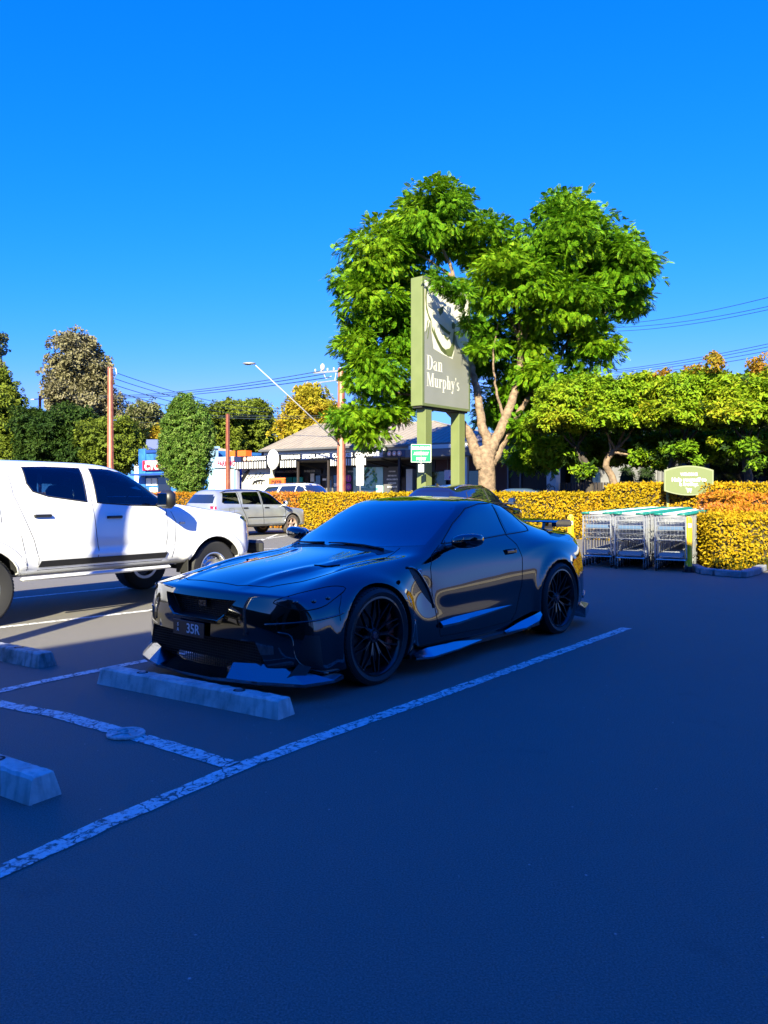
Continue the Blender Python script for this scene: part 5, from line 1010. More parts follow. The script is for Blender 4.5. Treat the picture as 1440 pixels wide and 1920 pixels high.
# ---------------- hedges ----------------
G('leaf_hedge', [(.13, .12, .005), (.26, .20, .005), (.38, .25, .005), (.46, .27, .008), (.42, .14, .012)], scale=.55, noisew=.55, trans=.2)
G('leaf_hedge_rust', [(.20, .13, .008), (.34, .19, .008), (.45, .19, .012), (.46, .12, .02), (.48, .32, .20)], scale=.8, noisew=.45, trans=.2)
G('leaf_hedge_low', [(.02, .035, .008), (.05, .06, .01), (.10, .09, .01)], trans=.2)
mat('hedge_twigs', (.05, .035, .015), 1.0, noise=(12, (.02, .02, .008), .4, .6))
def hedge(label, P0, ax_, L, W, Hh, m, dens, size, step=0, seed=1, top_var=.03):
    """box hedge from P0 along ax_ (length L), depth W to the left of ax_, height Hh"""
    ax_ = Vector(ax_).normalized(); sd_ = Vector((-ax_.y, ax_.x, 0)); o = thing('hedge', label, 'hedge', P0, 0, 'clipped hedges round the car park')
    mb = MB(); mb.box(ax_ * L / 2 + sd_ * W / 2 + Vector((0, 0, Hh / 2 - .03)), (L - .16, W - .16, Hh - .10), math.atan2(ax_.y, ax_.x)); obj('inner_growth', mb, 'hedge_twigs', o)
    rng = np.random.default_rng(seed); a, s = np.array(ax_), np.array(sd_); pos = []; nr = []
    def face(n, fu, fv, o_, eu, ev, nv):
        u = rng.uniform(0, 1, (n, 1)); v = rng.uniform(0, 1, (n, 1)); p = o_ + eu * u * fu + ev * v * fv
        bump = (np.sin(p[:, 0] * 2.1 + p[:, 2] * 3) * np.sin(p[:, 1] * 2.7 + 1) + np.sin(p[:, 0] * 5.3 + p[:, 1] * 4.1) * .6)[:, None] * top_var
        pos.append(p + nv * (bump + rng.normal(0, .022, (n, 1)) - .03)); nr.append(np.repeat(nv[None], n, 0))
    z = np.array([0, 0, 1.]); O_ = np.zeros(3)
    face(int(L * Hh * dens), L, Hh, O_, a, z, -s); face(int(L * W * dens), L, W, O_ + z * Hh, a, s, z); face(int(W * Hh * dens), W, Hh, O_, s, z, -a); face(int(W * Hh * dens), W, Hh, O_ + a * L, s, z, a); face(int(L * Hh * dens * .3), L, Hh, O_ + s * W, a, z, s)
    pos = np.concatenate(pos); nr = np.concatenate(nr); d = nr * .35 + rng.normal(0, .7, nr.shape)
    scatter('leaves', T_LEAF, pos, d, size * rng.uniform(.6, 1.3, len(pos)), m, o, .42, nr + np.array([0, 0, .25])); return o
hedge('long clipped orange and yellow hedge behind the silver wagon, left part of the run', S(-22, .25), U, 20.5, 1.0, 1.40, 'leaf_hedge_rust', 420, .11, seed=1)
hedge('long clipped yellow hedge behind the black cars and up to the trolleys', S(-1.5, .25), U, 12.6, 1.0, 1.40, 'leaf_hedge', 620, .10, seed=2)
hedge('taller section of yellow hedge behind the trolleys, carrying the welcome sign', S(11.1, .0), U, 4.2, 1.25, 1.66, 'leaf_hedge', 700, .095, seed=3)
# ---------------- shops across the road ----------------
mat('fascia_black', (.008, .008, .010), .4); mat('fascia_navy', (.012, .02, .07), .4); mat('letter_white', (.80, .80, .78), .5); mat('letter_peach', (.75, .36, .25), .5); mat('roof_iron', (.27, .23, .17), .7, 0, noise=(2, (.22, .185, .14), .4, .7))
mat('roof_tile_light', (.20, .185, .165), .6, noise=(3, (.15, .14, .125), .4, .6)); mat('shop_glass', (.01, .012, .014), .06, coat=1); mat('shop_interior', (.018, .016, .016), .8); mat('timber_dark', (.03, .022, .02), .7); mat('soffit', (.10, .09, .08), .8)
mat('blue_wall', (.012, .085, .36), .6, noise=(1.2, (.04, .20, .50), .4, .65)); mat('blue_dark', (.01, .05, .25), .6); mat('red_sign', (.55, .015, .03), .4); mat('pale_blue_wall', (.30, .50, .66), .7, noise=(2, (.26, .45, .60), .4, .7)); mat('orange_box', (.62, .12, .012), .5)
mat('mint_glass', (.28, .52, .48), .15, coat=1, noise=(1.5, (.34, .56, .52), .4, .6)); mat('purple', (.30, .03, .32), .5); mat('turquoise', (.03, .42, .40), .5); mat('stripe_white', (.62, .62, .60), .7); mat('dark_red_wall', (.06, .02, .025), .6); mat('grey_fascia', (.11, .11, .115), .7, noise=(1.5, (.14, .14, .145), .4, .6))
mat('lime_text', (.25, .42, .05), .5); mat('green_dot', (.05, .35, .12), .5); mat('teal_dot', (.02, .25, .30), .5); mat('tan_wall', (.45, .33, .22), .8, noise=(2, (.38, .27, .18), .4, .7)); mat('brown_brick', (.06, .045, .04), .85, noise=(4, (.09, .07, .06), .4, .6))
sx, sn = U, -N_                      # signs face the car park: right along U, outward -N_
def wbox(mb, a0, a1, b0, b1, z0, z1, bev=0): return mb.box(S((a0 + a1) / 2, (b0 + b1) / 2, (z0 + z1) / 2), (a1 - a0, b1 - b0, z1 - z0), SROT, bev)
def fp(px, b):
    k = (px - 720) / F; return (k * (OY + .8 * b) - OX - .6 * b) / (.8 + .6 * k)
def zp(px, py, b): return EYE + (HOR - py) / F * (OY - .6 * fp(px, b) + .8 * b)
def B_(name, m, parent, a0, a1, b0, b1, z0, z1, bev=0):
    mb = MB(); wbox(mb, a0, a1, b0, b1, z0, z1, bev); return obj(name, mb, m, parent)
ZUP = (0, 0, 1)
# cake shop with its verandah
A0, A1 = fp(439, 11), fp(759, 11)
cake = thing('cake_shop', 'cake shop with black verandah fascia lettered WEDDINGS, BIRTHDAYS, SPECIAL EVENTS and CORPORATE', 'shop')
B_('wall', 'fascia_black', cake, fp(497, 13.6), A1 + .2, 13.6, 13.9, .14, 4.0); B_('roof_beam', 'stripe_white', cake, A0 + 1.4, A1, 12.2, 12.5, 3.78, 4.05)
B_('verandah_roof', 'soffit', cake, A0, A1, 11.08, 13.6, 3.30, 3.42)
fas = B_('fascia', 'fascia_black', cake, A0, A1, 11.0, 11.08, 3.35, 3.71)
for px0, px1 in ((440, 452), (565, 580), (618, 626), (700, 718), (745, 760)): B_('fascia_panel', 'fascia_navy', fas, fp(px0, 11), fp(px1, 11), 10.985, 11.0, 3.352, 3.708)
for s_, px in (('WEDDINGS', 481), ('BIRTHDAYS', 545), ('SPECIAL EVENTS', 592), ('CUPCAKES', 642), ('CORPORATE', 688)):
    text('lettering', s_, .29 if len(s_) > 8 else .30, S(fp(px, 10.98), 10.975, 3.53), sx, ZUP, 'letter_white', fas, .01, .012, sx=.98)
for c0 in (453, 729):
    for k in range(3):
        a = fp(c0, 10.97) + (.28 if c0 < 600 else .03) + k * .33; mb = MB(); mb.tube([S(a, 10.985, 3.53), S(a, 10.965, 3.53)], .135, 20); mb.v = mb.v; e = obj('cake_emblem', mb, 'letter_peach', fas)
        mb = MB(); c = S(a, 10.96, 3.50); mb.bar(c - Vector(U) * .05, c + Vector(U) * .05, .01, .05); mb.bar(c + Vector((0, 0, .045)) - Vector(U) * .035, c + Vector((0, 0, .045)) + Vector(U) * .035, .01, .035); obj('cake_icon', mb, 'letter_white', e)
def stripes(a0, a1, z0, z1, n):
    o_ = B_('valance', 'fascia_black', cake, a0, a1, 11.02, 11.05, z0, z1); mb = MB()
    for k in range(n): w = (a1 - a0) / n; wbox(mb, a0 + k * w + w * .1, a0 + k * w + w * .62, 11.005, 11.02, z0 + .01, z1 - .005)
    obj('stripe', mb, 'stripe_white', o_)
stripes(A0, fp(500, 11), 2.93, 3.345, 13); stripes(fp(525, 11), fp(556, 11), 2.93, 3.345, 7); stripes(fp(619, 11), fp(687, 11), 2.95, 3.345, 16)
a = fp(513, 10.9); mb = MB(); mb.lathe([(0, 0), (.43, 0), (.45, .02), (.45, .10), (.43, .12), (0, .12)], 40, (0, 0, 0), 'Y'); e = obj('oval_sign', mb, 'letter_white', cake, ang=40)
e.location = S(a, 10.8, 3.42); e.rotation_euler = (0, 0, SROT); e.scale = (1, 1, 1.32)
for px in (560, 617, 750): B_('verandah_post', 'timber_dark', cake, fp(px, 11.2) - .05, fp(px, 11.2) + .05, 11.1, 11.2, .14, 3.34)
for px in (575, 705, 748):
    mb = MB(); a = fp(px, 12); mb.bar(S(a, 13.5, 2.85), S(a - .6, 11.2, 3.28), .05, .08); obj('brace', mb, 'timber_dark', cake)
# shopfront
text('lettering', 'WWW.CAKESANDMORE.COM.AU', .17, S(fp(535, 13.5) + .05, 13.54, 2.86), sx, ZUP, 'letter_white', cake, .005, 0, sx=.62) if False else None
sb_ = B_('shop_sign', 'fascia_black', cake, fp(500, 13.4), fp(600, 13.4), 13.5, 13.58, 2.62, 2.95)
text('lettering', 'WWW.CINDERELLACAKES.COM.AU', .19, S(fp(533, 13.48), 13.49, 2.78), sx, ZUP, 'letter_white', sb_, .004, 0, sx=.80); text('lettering', 'PH 8363 3339', .19, S(fp(580, 13.48), 13.49, 2.78), sx, ZUP, 'letter_white', sb_, .004, 0, sx=.8)
for px0, px1, m in ((500, 565, 'shop_glass'), (568, 578, 'timber_dark'), (588, 600, 'shop_glass'), (603, 612, 'timber_dark'), (625, 634, 'shop_glass')): B_('window', m, cake, fp(px0, 13.5), fp(px1, 13.5), 13.52, 13.58, .6, 2.5)
B_('door', 'grey_fascia', cake, fp(611, 13.5), fp(624, 13.5), 13.5, 13.58, .14, 2.45); B_('door_glass', 'shop_glass', cake, fp(614, 13.5), fp(617, 13.5), 13.48, 13.5, .5, 2.2); B_('door_glass', 'shop_glass', cake, fp(619, 13.5), fp(622, 13.5), 13.48, 13.5, .5, 2.2)
for px0, px1, y0, y1 in ((581, 588, 888, 903), (604, 611, 897, 901), (625, 631, 906, 912)): B_('poster', 'letter_white', cake, fp(px0, 13.4), fp(px1, 13.4), 13.44, 13.47, zp(px0, y1, 13.4), zp(px0, y0, 13.4))
for px0, px1 in ((534, 545), (547, 565)): B_('awning_panel', 'turquoise', cake, fp(px0, 13.2), fp(px1, 13.2), 13.3, 13.36, zp(px0, 904, 13.2), zp(px0, 895, 13.2))
pk = B_('pink_panel', 'fascia_black', cake, fp(646, 13.2), fp(662, 13.2), 13.3, 13.4, .2, 2.9)
for k, ch in enumerate(('f', 'o')):
    a = fp(652, 13.2); z = zp(652, 897 + k * 16, 13.2); mb = MB(); mb.tube([S(a, 13.3, z), S(a, 13.26, z)], .22, 24); e = obj('round_emblem', mb, 'purple', pk)
    text('lettering', ch, .38, S(a, 13.25, z + .02), sx, ZUP, 'letter_peach', e, .004, .004)
text('lettering', 'SOCIAL', .14, S(fp(656, 13.2), 13.29, zp(655, 884, 13.2)), sx, ZUP, 'letter_white', pk, .003)
mint = B_('window', 'mint_glass', cake, fp(664, 13.4), fp(720, 13.4), 13.3, 13.5, .5, 2.92); mint['label'] = 'pale mint shop window with a round mosaic design'
c0 = S(fp(692, 13.28), 13.28, zp(692, 896, 13.28)); rr_ = random.Random(5)
for nm, m_, nn, lo, hi in (('dot_design', 'green_dot', 26, .30, .62), ('dot_design', 'teal_dot', 26, .28, .55), ('dot_design', 'fascia_black', 16, .12, .5), ('dot_design', 'lime_text', 14, .2, .6)):
    mb = MB()
    for k in range(nn):
        t = rr_.uniform(0, 6.28) if m_ != 'fascia_black' else rr_.uniform(1.2, 3.6); q = rr_.uniform(lo, hi); c = c0 + Vector(U) * q * math.cos(t) * .95 + Vector((0, 0, q * math.sin(t))); mb.tube([c, c - N_ * .012], rr_.uniform(.03, .06), 8)
    tag(obj(nm, mb, m_, mint))
text('lettering', 'CINDERELLA CAKES', .17, S(fp(690, 13.26), 13.27, zp(690, 917, 13.28)), sx, ZUP, 'teal_dot', mint, .003, sx=.95)
bd_ = B_('notice_board', 'grey_trim', cake, fp(721, 13.3), fp(749, 13.3), 13.2, 13.5, .4, 2.92)
for k, (y, w_) in enumerate(((884, .5), (892, .75), (899, 1.15), (906, .75), (913, .85))):
    text('lettering', ('CUPCAKES', 'BIRTHDAYS', 'SPECIAL EVENTS', 'CUPCAKES', 'CORPORATE')[k], .11 if k else .09, S(fp(735, 13.18), 13.19, zp(735, y, 13.18)), sx, ZUP, 'letter_white', bd_, .003, .006, sx=1.05 if k != 2 else .95)
B_('door', 'brown_brick', cake, fp(751, 13.2), fp(758, 13.2), 13.3, 13.5, .14, 2.3); B_('white_pilaster', 'stripe_white', cake, fp(766, 13) - .1, fp(775, 13), 12.9, 13.3, .14, 2.75)
B_('white_frame', 'stripe_white', cake, fp(749, 13.15), fp(750.6, 13.15), 13.1, 13.2, .14, 2.9)
def hip(name, o_, a0, a1, b0, b1, z0, z1, r0, r1, m, over=.25, ribs=True, rb=None):
    """hipped roof: eaves rectangle at z0, ridge from a=r0 to r1 at z1; raised seams run up each slope"""
    bm_ = (b0 + b1) / 2 if rb is None else rb; P = [S(a0, b0, z0), S(a1, b0, z0), S(a1, b1, z0), S(a0, b1, z0), S(r0, bm_, z1), S(r1, bm_, z1)]
    mb = MB(); mb.add(P, [(0, 1, 5, 4), (1, 2, 5), (2, 3, 4, 5), (3, 0, 4), (0, 3, 2, 1)]); ro = obj(name, mb, m, o_)
    if ribs:
        rbm = MB(); n = int((a1 - a0) / .38)
        for k in range(1, n):
            a = a0 + (a1 - a0) * k / n
            if a < r0: t = (a - a0) / (r0 - a0); q = S(a, b0 + (bm_ - b0) * t, z0 + (z1 - z0) * t)
            elif a > r1: t = (a1 - a) / (a1 - r1); q = S(a, b0 + (bm_ - b0) * t, z0 + (z1 - z0) * t)
            else: q = S(a, bm_, z1)
            rbm.bar(S(a, b0, z0 + .01), q + Vector((0, 0, .01)), .03, .02)
        obj('seams', rbm, m, ro)
    g_ = MB(); g_.bar(S(a0, b0 - .06, z0 - .02), S(a1, b0 - .06, z0 - .02), .12, .12); g_.bar(S(a0 - .06, b0, z0 - .02), S(a0 - .06, b1, z0 - .02), .12, .12); obj('gutter', g_, 'grey_trim', ro)
    rc_ = MB(); rc_.bar(P[4], P[5], .16, .08); rc_.bar(P[0], P[4], .14, .06); rc_.bar(P[1], P[5], .14, .06); obj('ridge_cap', rc_, m, ro); return ro
B_('upper_wall', 'brown_brick', cake, fp(489, 12.3), fp(655, 12.3), 12.35, 21.5, 3.4, 4.0)
hip('roof', cake, fp(487, 12), fp(668, 12), 12.0, 22.0, 4.08, 6.05, fp(590, 17) , fp(650, 17) - 1.5, 'roof_iron')
for px, py in ((700, 838), (722, 842)):
    B_('finial', 'stripe_white', cake, fp(px, 12) - .06, fp(px, 12) + .06, 11.9, 12.0, 3.75, 4.05)
# neighbour shop: second roof, dark front with maroon wall
ns = thing('corner_shop', 'grey hip-roofed shop behind the two green sign posts with a dark maroon front', 'shop')
E1 = fp(938, 11)
B_('wall', 'dark_red_wall', ns, A1 + .25, E1, 13.6, 21.5, .14, 4.0); hip('roof', ns, fp(668, 12) + .1, fp(935, 12), 12.0, 22.0, 4.02, 5.75, fp(738, 17), fp(815, 17), 'roof_iron')
B_('verandah_roof', 'soffit', ns, A1 + .02, E1, 11.1, 13.6, 3.25, 3.40); B_('fascia', 'grey_fascia', ns, A1 + .02, E1, 11.0, 11.1, 3.30, 3.70); B_('cornice', 'stripe_white', ns, A1 + .02, E1, 11.3, 11.5, 3.72, 3.92)
for px in (812, 876): B_('window', 'shop_glass', ns, fp(px, 13.5) - .9, fp(px, 13.5) + .9, 13.5, 13.6, .5, 2.6)
B_('pilaster', 'stripe_white', ns, fp(873, 11.3) - .1, fp(876, 11.3) + .05, 11.2, 11.4, .14, 3.25)
hs = thing('hanging_sign', 'small pale pink sign with a purple motif hanging under the verandah', 'sign', S(fp(845, 11.6), 11.6, 2.35), SROT)
mb = MB(); mb.box((0, 0, 0), (.75, .04, .52), bev=.01); obj('panel', mb, mat('pale_pink', (.70, .50, .52), .6), hs); mb = MB(); mb.tube([(-.2, 0, .26), (-.2, 0, .92)], .012, 6); mb.tube([(.2, 0, .26), (.2, 0, .92)], .012, 6); obj('hanger', mb, 'grey_trim', hs)
mb = MB(); 
for k in range(5): mb.box((-.05 + k * .08, -.03, -.12 + .03 * (k % 3)), (.05, .015, .10 + .04 * (k % 2)))
obj('motif', mb, 'purple', hs)
# dark open shop under the big tree
ds = thing('dark_shopfront', 'very dark open shopfront with a white sill, behind the big tree trunk', 'shop'); E2 = fp(1024, 11)
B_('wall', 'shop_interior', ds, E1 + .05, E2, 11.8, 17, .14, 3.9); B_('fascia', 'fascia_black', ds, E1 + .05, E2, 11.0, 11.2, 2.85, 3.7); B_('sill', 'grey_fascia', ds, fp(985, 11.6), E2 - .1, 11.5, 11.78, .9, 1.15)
for px in (952, 975): B_('mullion', 'grey_trim', ds, fp(px, 11.7) - .04, fp(px, 11.7) + .04, 11.7, 11.79, .14, 2.85)
hip('roof', ds, E1, E2 + 3, 11.3, 19, 3.95, 5.1, E1 + 2, E2 + 1, 'roof_iron', ribs=False)
gw = thing('graffiti_wall', 'white rendered pillar with black scribbled graffiti beyond the hedge', 'wall')
B_('wall', 'white_wall', gw, E2 + .02, fp(1042, 11), 11.0, 11.5, .14, 3.1)
mb = MB(); a = fp(1032, 10.98)
for (da, dz, r_) in ((.02, 1.55, .20), (-.1, 1.75, .10), (.1, 2.1, .12), (.0, 2.5, .1)):
    mb.tube([S(a + da + r_ * math.cos(t), 10.985, dz + r_ * math.sin(t * 1.3)) for t in [k * .5 for k in range(11)]], .014, 5)
obj('graffiti', mb, 'fascia_black', gw)
bn = thing('picket_fence', 'dark upright-board fence shadowed by the trees beside the graffiti pillar', 'fence'); mb = MB()
for k in range(26): a = fp(1043, 11) + .05 + k * .13; wbox(mb, a, a + .09, 11.3, 11.33, .14, 1.9)
obj('boards', mb, 'timber_dark', bn); mb = MB(); wbox(mb, fp(1043, 11), fp(1043, 11) + 3.4, 11.34, 11.38, .5, .58); wbox(mb, fp(1043, 11), fp(1043, 11) + 3.4, 11.34, 11.38, 1.5, 1.58); obj('rail', mb, 'timber_dark', bn)
# pale house behind the street trees, then a long dark-windowed office with a pale green wall
ho = thing('pale_house', 'pale grey rendered building with white downpipes behind the clipped street trees', 'building')
B_('wall', mat('shade_grey_wall', (.20, .20, .21), .8, noise=(2, (.15, .15, .16), .4, .7)).name, ho, fp(1070, 13) , fp(1262, 13), 13.0, 20, .1, 4.6); mb = MB()  # pale wall darkened: shade put into its colour
for px in (1228, 1236, 1244, 1252): mb.tube([S(fp(px, 12.95), 12.92, .2), S(fp(px, 12.95), 12.92, 4.5)], .05, 8)
obj('downpipe', mb, 'grey_fascia', ho); B_('garage_door', 'grey_fascia', ho, fp(1180, 12.9), fp(1222, 12.9), 12.9, 13.0, .1, 2.7); B_('window', 'shop_glass', ho, fp(1085, 12.9), fp(1125, 12.9), 12.92, 13.0, .9, 2.4)  # white downpipes coloured grey to stand for shade
hip('roof', ho, fp(1066, 12.6), fp(1262, 12.6), 12.6, 20.5, 4.6, 5.8, fp(1066, 12.6) + 2, fp(1262, 12.6) - 2, 'roof_tile_light', ribs=False)
of = thing('office_building', 'long low office with dark shaded openings and grey awning at the right edge', 'building'); AR = fp(1262, 11)
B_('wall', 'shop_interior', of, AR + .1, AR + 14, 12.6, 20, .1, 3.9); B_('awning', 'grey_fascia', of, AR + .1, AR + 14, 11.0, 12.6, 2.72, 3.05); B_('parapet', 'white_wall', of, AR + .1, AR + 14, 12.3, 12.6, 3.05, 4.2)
for k in range(6): B_('window', 'shop_glass', of, AR + .6 + k * 2.2, AR + 2.5 + k * 2.2, 12.5, 12.6, .8, 2.6)
B_('blue_panel', 'blue_dark', of, fp(1315, 12.4), fp(1329, 12.4), 12.4, 12.5, 1.9, 2.7)
gwl = thing('low_wall', 'low pale green rendered wall beyond the hedge at the right edge', 'wall'); mint2 = mat('pale_green_wall', (.36, .48, .36), .8, noise=(2, (.32, .43, .32), .4, .7))
B_('wall', 'pale_green_wall', gwl, fp(1330, 6.5), fp(1330, 6.5) + 9, 9.3, 9.5, 0, zp(1400, 906, 9.3)); B_('coping', 'pale_green_wall', gwl, fp(1330, 6.5), fp(1330, 6.5) + 9, 9.27, 9.53, zp(1400, 906, 9.3), zp(1400, 903, 9.3))
# blue cycle shop
bs = thing('cycle_shop', 'blue painted cycle shop with a red sign behind the narrow pear tree', 'shop'); c0_, c1_ = fp(262, 11), fp(391, 11)
B_('wall', 'blue_wall', bs, c0_, c1_, 11.0, 19, .14, 4.2); B_('pier', 'blue_wall', bs, c0_, c0_ + .75, 10.9, 11.0, .14, 4.5); B_('cornice', 'blue_dark', bs, c0_ + .8, c1_, 10.9, 11.0, 4.2, 4.4)
rs = B_('sign_board', 'red_sign', bs, fp(267, 10.8), fp(318, 10.8), 10.8, 10.9, 3.0, 3.66)
text('lettering', 'CYCLES', .62, S(fp(271, 10.78), 10.79, 3.24), sx, ZUP, 'letter_white', rs, .01, .03, align='LEFT', sx=1.25); text('lettering', 'INTERNATIONAL', .20, S(fp(272, 10.78), 10.79, 3.56), sx, ZUP, 'letter_white', rs, .01, .006, align='LEFT', spacing=1.3)
B_('canopy', 'blue_dark', bs, c0_ + .3, c1_, 10.0, 11.0, 2.62, 2.75); B_('window', 'shop_glass', bs, fp(296, 10.9), fp(318, 10.9), 10.92, 11.0, .6, 2.5)
for k in range(2): B_('poster', 'letter_white', bs, fp(274 + k * 11, 10.9), fp(283 + k * 11, 10.9), 10.9, 10.98, 1.95, 2.45)
B_('poster', 'stripe_white', bs, fp(280, 10.9), fp(294, 10.9), 10.9, 10.98, .9, 1.8)
c1_ = fp(318, 11); mb = MB(); mb.add([S(c0_ + 1, 11.5, 4.22), S(c1_, 11.5, 4.22), S(c1_, 19, 4.22), S(c0_ + 1, 19, 4.22), S(c0_ + 2.6, 14, 4.85), S(c1_ - .5, 14, 4.95)], [(0, 1, 5, 4), (1, 2, 5), (2, 3, 4, 5), (3, 0, 4)]); obj('roof', mb, 'tan_wall', bs)
sr = thing('silver_roof_house', 'house with a shiny silver iron roof rising behind the blue cycle shop', 'house')
def wedge(name, px0, px1, Y, y0, y1, m, o_, dep=6):
    p, q = at(px0, y1, Y), at(px1, y1, Y); r_, t = at(px0 + (px1 - px0) * .25, y0, Y + dep * .5), at(px1 - (px1 - px0) * .1, y0, Y + dep * .5)
    mb = MB(); D_ = Vector((0, dep, 0)); mb.add([p, q, q + D_, p + D_, r_, t], [(0, 1, 5, 4), (1, 2, 5), (2, 3, 4, 5), (3, 0, 4), (0, 3, 2, 1)]); return obj(name, mb, m, o_)
mat('silver_iron', (.30, .33, .38), .35, .5); wedge('roof', 246, 300, 74, 826, 842, 'silver_iron', sr); wedge('upper_roof', 262, 302, 80, 824, 836, 'silver_iron', sr)
p, q = at(250, 842, 75), at(299, 842, 75); mb = MB(); mb.box(((p.x + q.x) / 2, 77, p.z / 2), (q.x - p.x, 3.5, p.z - .05)); obj('wall', mb, 'stripe_white', sr)
# pale blue pier, orange box and white mural wall with PARKING
pw = thing('parking_wall', 'pale blue wall with red PARKING lettering above a white panel, left of the cake shop', 'wall'); p0, p1 = fp(392, 11), A0 - .03
B_('pier', 'pale_blue_wall', pw, p0, p0 + .55, 10.9, 11.3, .14, 4.28); B_('cap', 'pale_blue_wall', pw, p0 - .08, p0 + .63, 10.85, 11.35, 4.28, 4.42)
B_('wall', 'pale_blue_wall', pw, p0 + .55, p1, 11.0, 11.3, .14, 3.72); wp = B_('panel', 'white_wall', pw, p0 + .62, p1, 10.96, 11.0, .3, 2.95); B_('panel_edge', 'fascia_black', pw, p0 + .6, p1, 10.94, 10.99, 2.95, 3.02)
text('lettering', 'PARKING', .44, S(fp(423, 10.97) + .03, 10.975, 3.28), sx, ZUP, 'red_sign', pw, .008, .006, sx=.88)
B_('fence_return', 'stripe_white', pw, fp(372, 11.2), p0, 11.1, 11.2, .14, 2.6)
ob = thing('orange_parapet', 'orange painted parapet block standing up behind the pale blue wall', 'wall'); B_('wall', 'orange_box', ob, p0 + .62, p1 + .02, 12.0, 12.5, 3.0, 4.15)
mw = thing('mural_wall', 'white wall with sweeping black brush mural below the striped valance', 'wall'); m0, m1 = A0 + .05, fp(497, 11)
B_('wall', 'white_wall', mw, m0, m1, 11.6, 11.8, .14, 2.98); B_('post', mat('violet_grey', (.24, .24, .36), .6).name, mw, m0 - .02, m0 + .12, 11.1, 11.3, .14, 3.3)
mb = MB(); def_ = lambda pts, r_: mb.tube([S(fp(x_, 11.55), 11.56, zp(x_, y_, 11.56)) for x_, y_ in pts], r_, 6)
def_([(454, 905), (456, 897), (460, 889), (466, 883), (468, 882)], [.01, .12, .14, .08, .01]); def_([(463, 898), (467, 890), (469, 898), (473, 892), (476, 897), (480, 888), (483, 896), (488, 886), (490, 894), (495, 888)], .022)
def_([(472, 908), (480, 902), (488, 900), (496, 901)], [.02, .06, .05, .04])
for x_ in (475, 480, 485, 490): def_([(x_, 908), (x_ + 1, 901)], .04)
obj('mural', mb, 'fascia_black', mw, True)
ab = thing('a_frame_sign', 'orange poster stand with dark stacked lettering in front of the cake shop', 'sign'); q = S(fp(518, 9.6), 9.9)
B_('board', 'orange_box', ab, fp(504, 9.9), fp(533, 9.9), 9.9, 10.0, .3, zp(518, 898, 9.9)); B_('frame', mat('orange_light', (.68, .17, .03), .5).name, ab, fp(503, 9.9), fp(534, 9.9), 9.93, 9.97, zp(518, 898, 9.9), zp(518, 896, 9.9))
for k, tx in enumerate(('DESP', 'DEAL', 'SALE')): text('lettering', tx, .40, S(fp(518, 9.88), 9.885, zp(518, 906 + k * 9, 9.88)), sx, ZUP, 'fascia_black', ab, .004, .01, sx=.9)
# ---------------- trees trimmed as domes in front of the pale house ----------------
for k, (px, lab) in enumerate(((1175, 'left of two dark rounded topiary bushes in front of the pale house'), (1211, 'right of two dark rounded topiary bushes, beside the trolley sign'))):
    c = S(fp(px, 9.9), 9.9); o = thing('topiary_bush', lab, 'bush', c, 0, 'rounded topiary bushes'); kk = c.y / F; zt = zp(px, 871, 9.9)
    crown('foliage', [(0, 0, zt * .5, 17 * kk, .4, zt * .5), (0, 0, zt * .35, 18 * kk, .45, zt * .4)], 60, .08, 12, .07, T_LEAF, 'leaf_dark', o, seed=70 + k, shell=(.9, 1.0), under=-.95)
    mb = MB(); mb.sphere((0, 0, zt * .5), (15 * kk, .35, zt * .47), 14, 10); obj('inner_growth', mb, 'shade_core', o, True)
c = S(fp(1240, 9.4), 9.4); o = thing('golden_bush', 'small lime-yellow bush left of the trolley sign', 'bush', c); crown('foliage', [(0, 0, .9, .55, .5, .95), (.3, 0, 1.3, .3, .3, .5)], 30, .1, 12, .09, T_LEAF, 'leaf_lime', o, seed=77, shell=(.6, 1))
# ---------------- pylon sign ----------------
mat('sign_olive', (.10, .125, .045), .55, noise=(1.2, (.12, .145, .055), .4, .7)); mat('sign_olive_side', (.135, .165, .055), .5, noise=(1.5, (.155, .185, .065), .4, .7)); mat('sign_cream', (.62, .60, .50), .5); mat('sign_grey', (.20, .205, .175), .45, noise=(.8, (.225, .23, .20), .35, .65)); mat('sign_under', (.02, .02, .018), .7); mat('em_green', (.01, .30, .10), .4)
PY = 26.9
pl_ = at(770, 513, PY); wside = 25; 
# near vertical edge of the front face at px 792; face runs to px 880; side face from px 770 to 792
e0 = at(791, 760, PY); fw = 2.55; FA = R(-36); fx = Vector((math.cos(FA), math.sin(FA), 0)); fn = Vector((math.sin(FA), -math.cos(FA), 0))
# solve the face width so that its far edge falls at px 880
k = (880 - 720) / F; fx = Vector((math.cos(R(28)), -math.sin(R(28)) * -1, 0)); 
fx = Vector((.65, .76, 0)).normalized(); t_ = (k * e0.y - e0.x) / (fx.x - k * fx.y); fw = t_; fn = Vector((fx.y, -fx.x, 0))
dep = .0
k2 = (770 - 720) / F; t2 = (k2 * e0.y - e0.x) / (-fn.x + k2 * fn.y); dep = t2
Z0 = e0.z; Z1 = EYE + (HOR - 517) / F * e0.y
ps_ = thing('pylon_sign', 'tall green double-post shop sign with a cream and grey portrait face', 'sign', (e0.x, e0.y, 0), math.atan2(fx.y, fx.x))
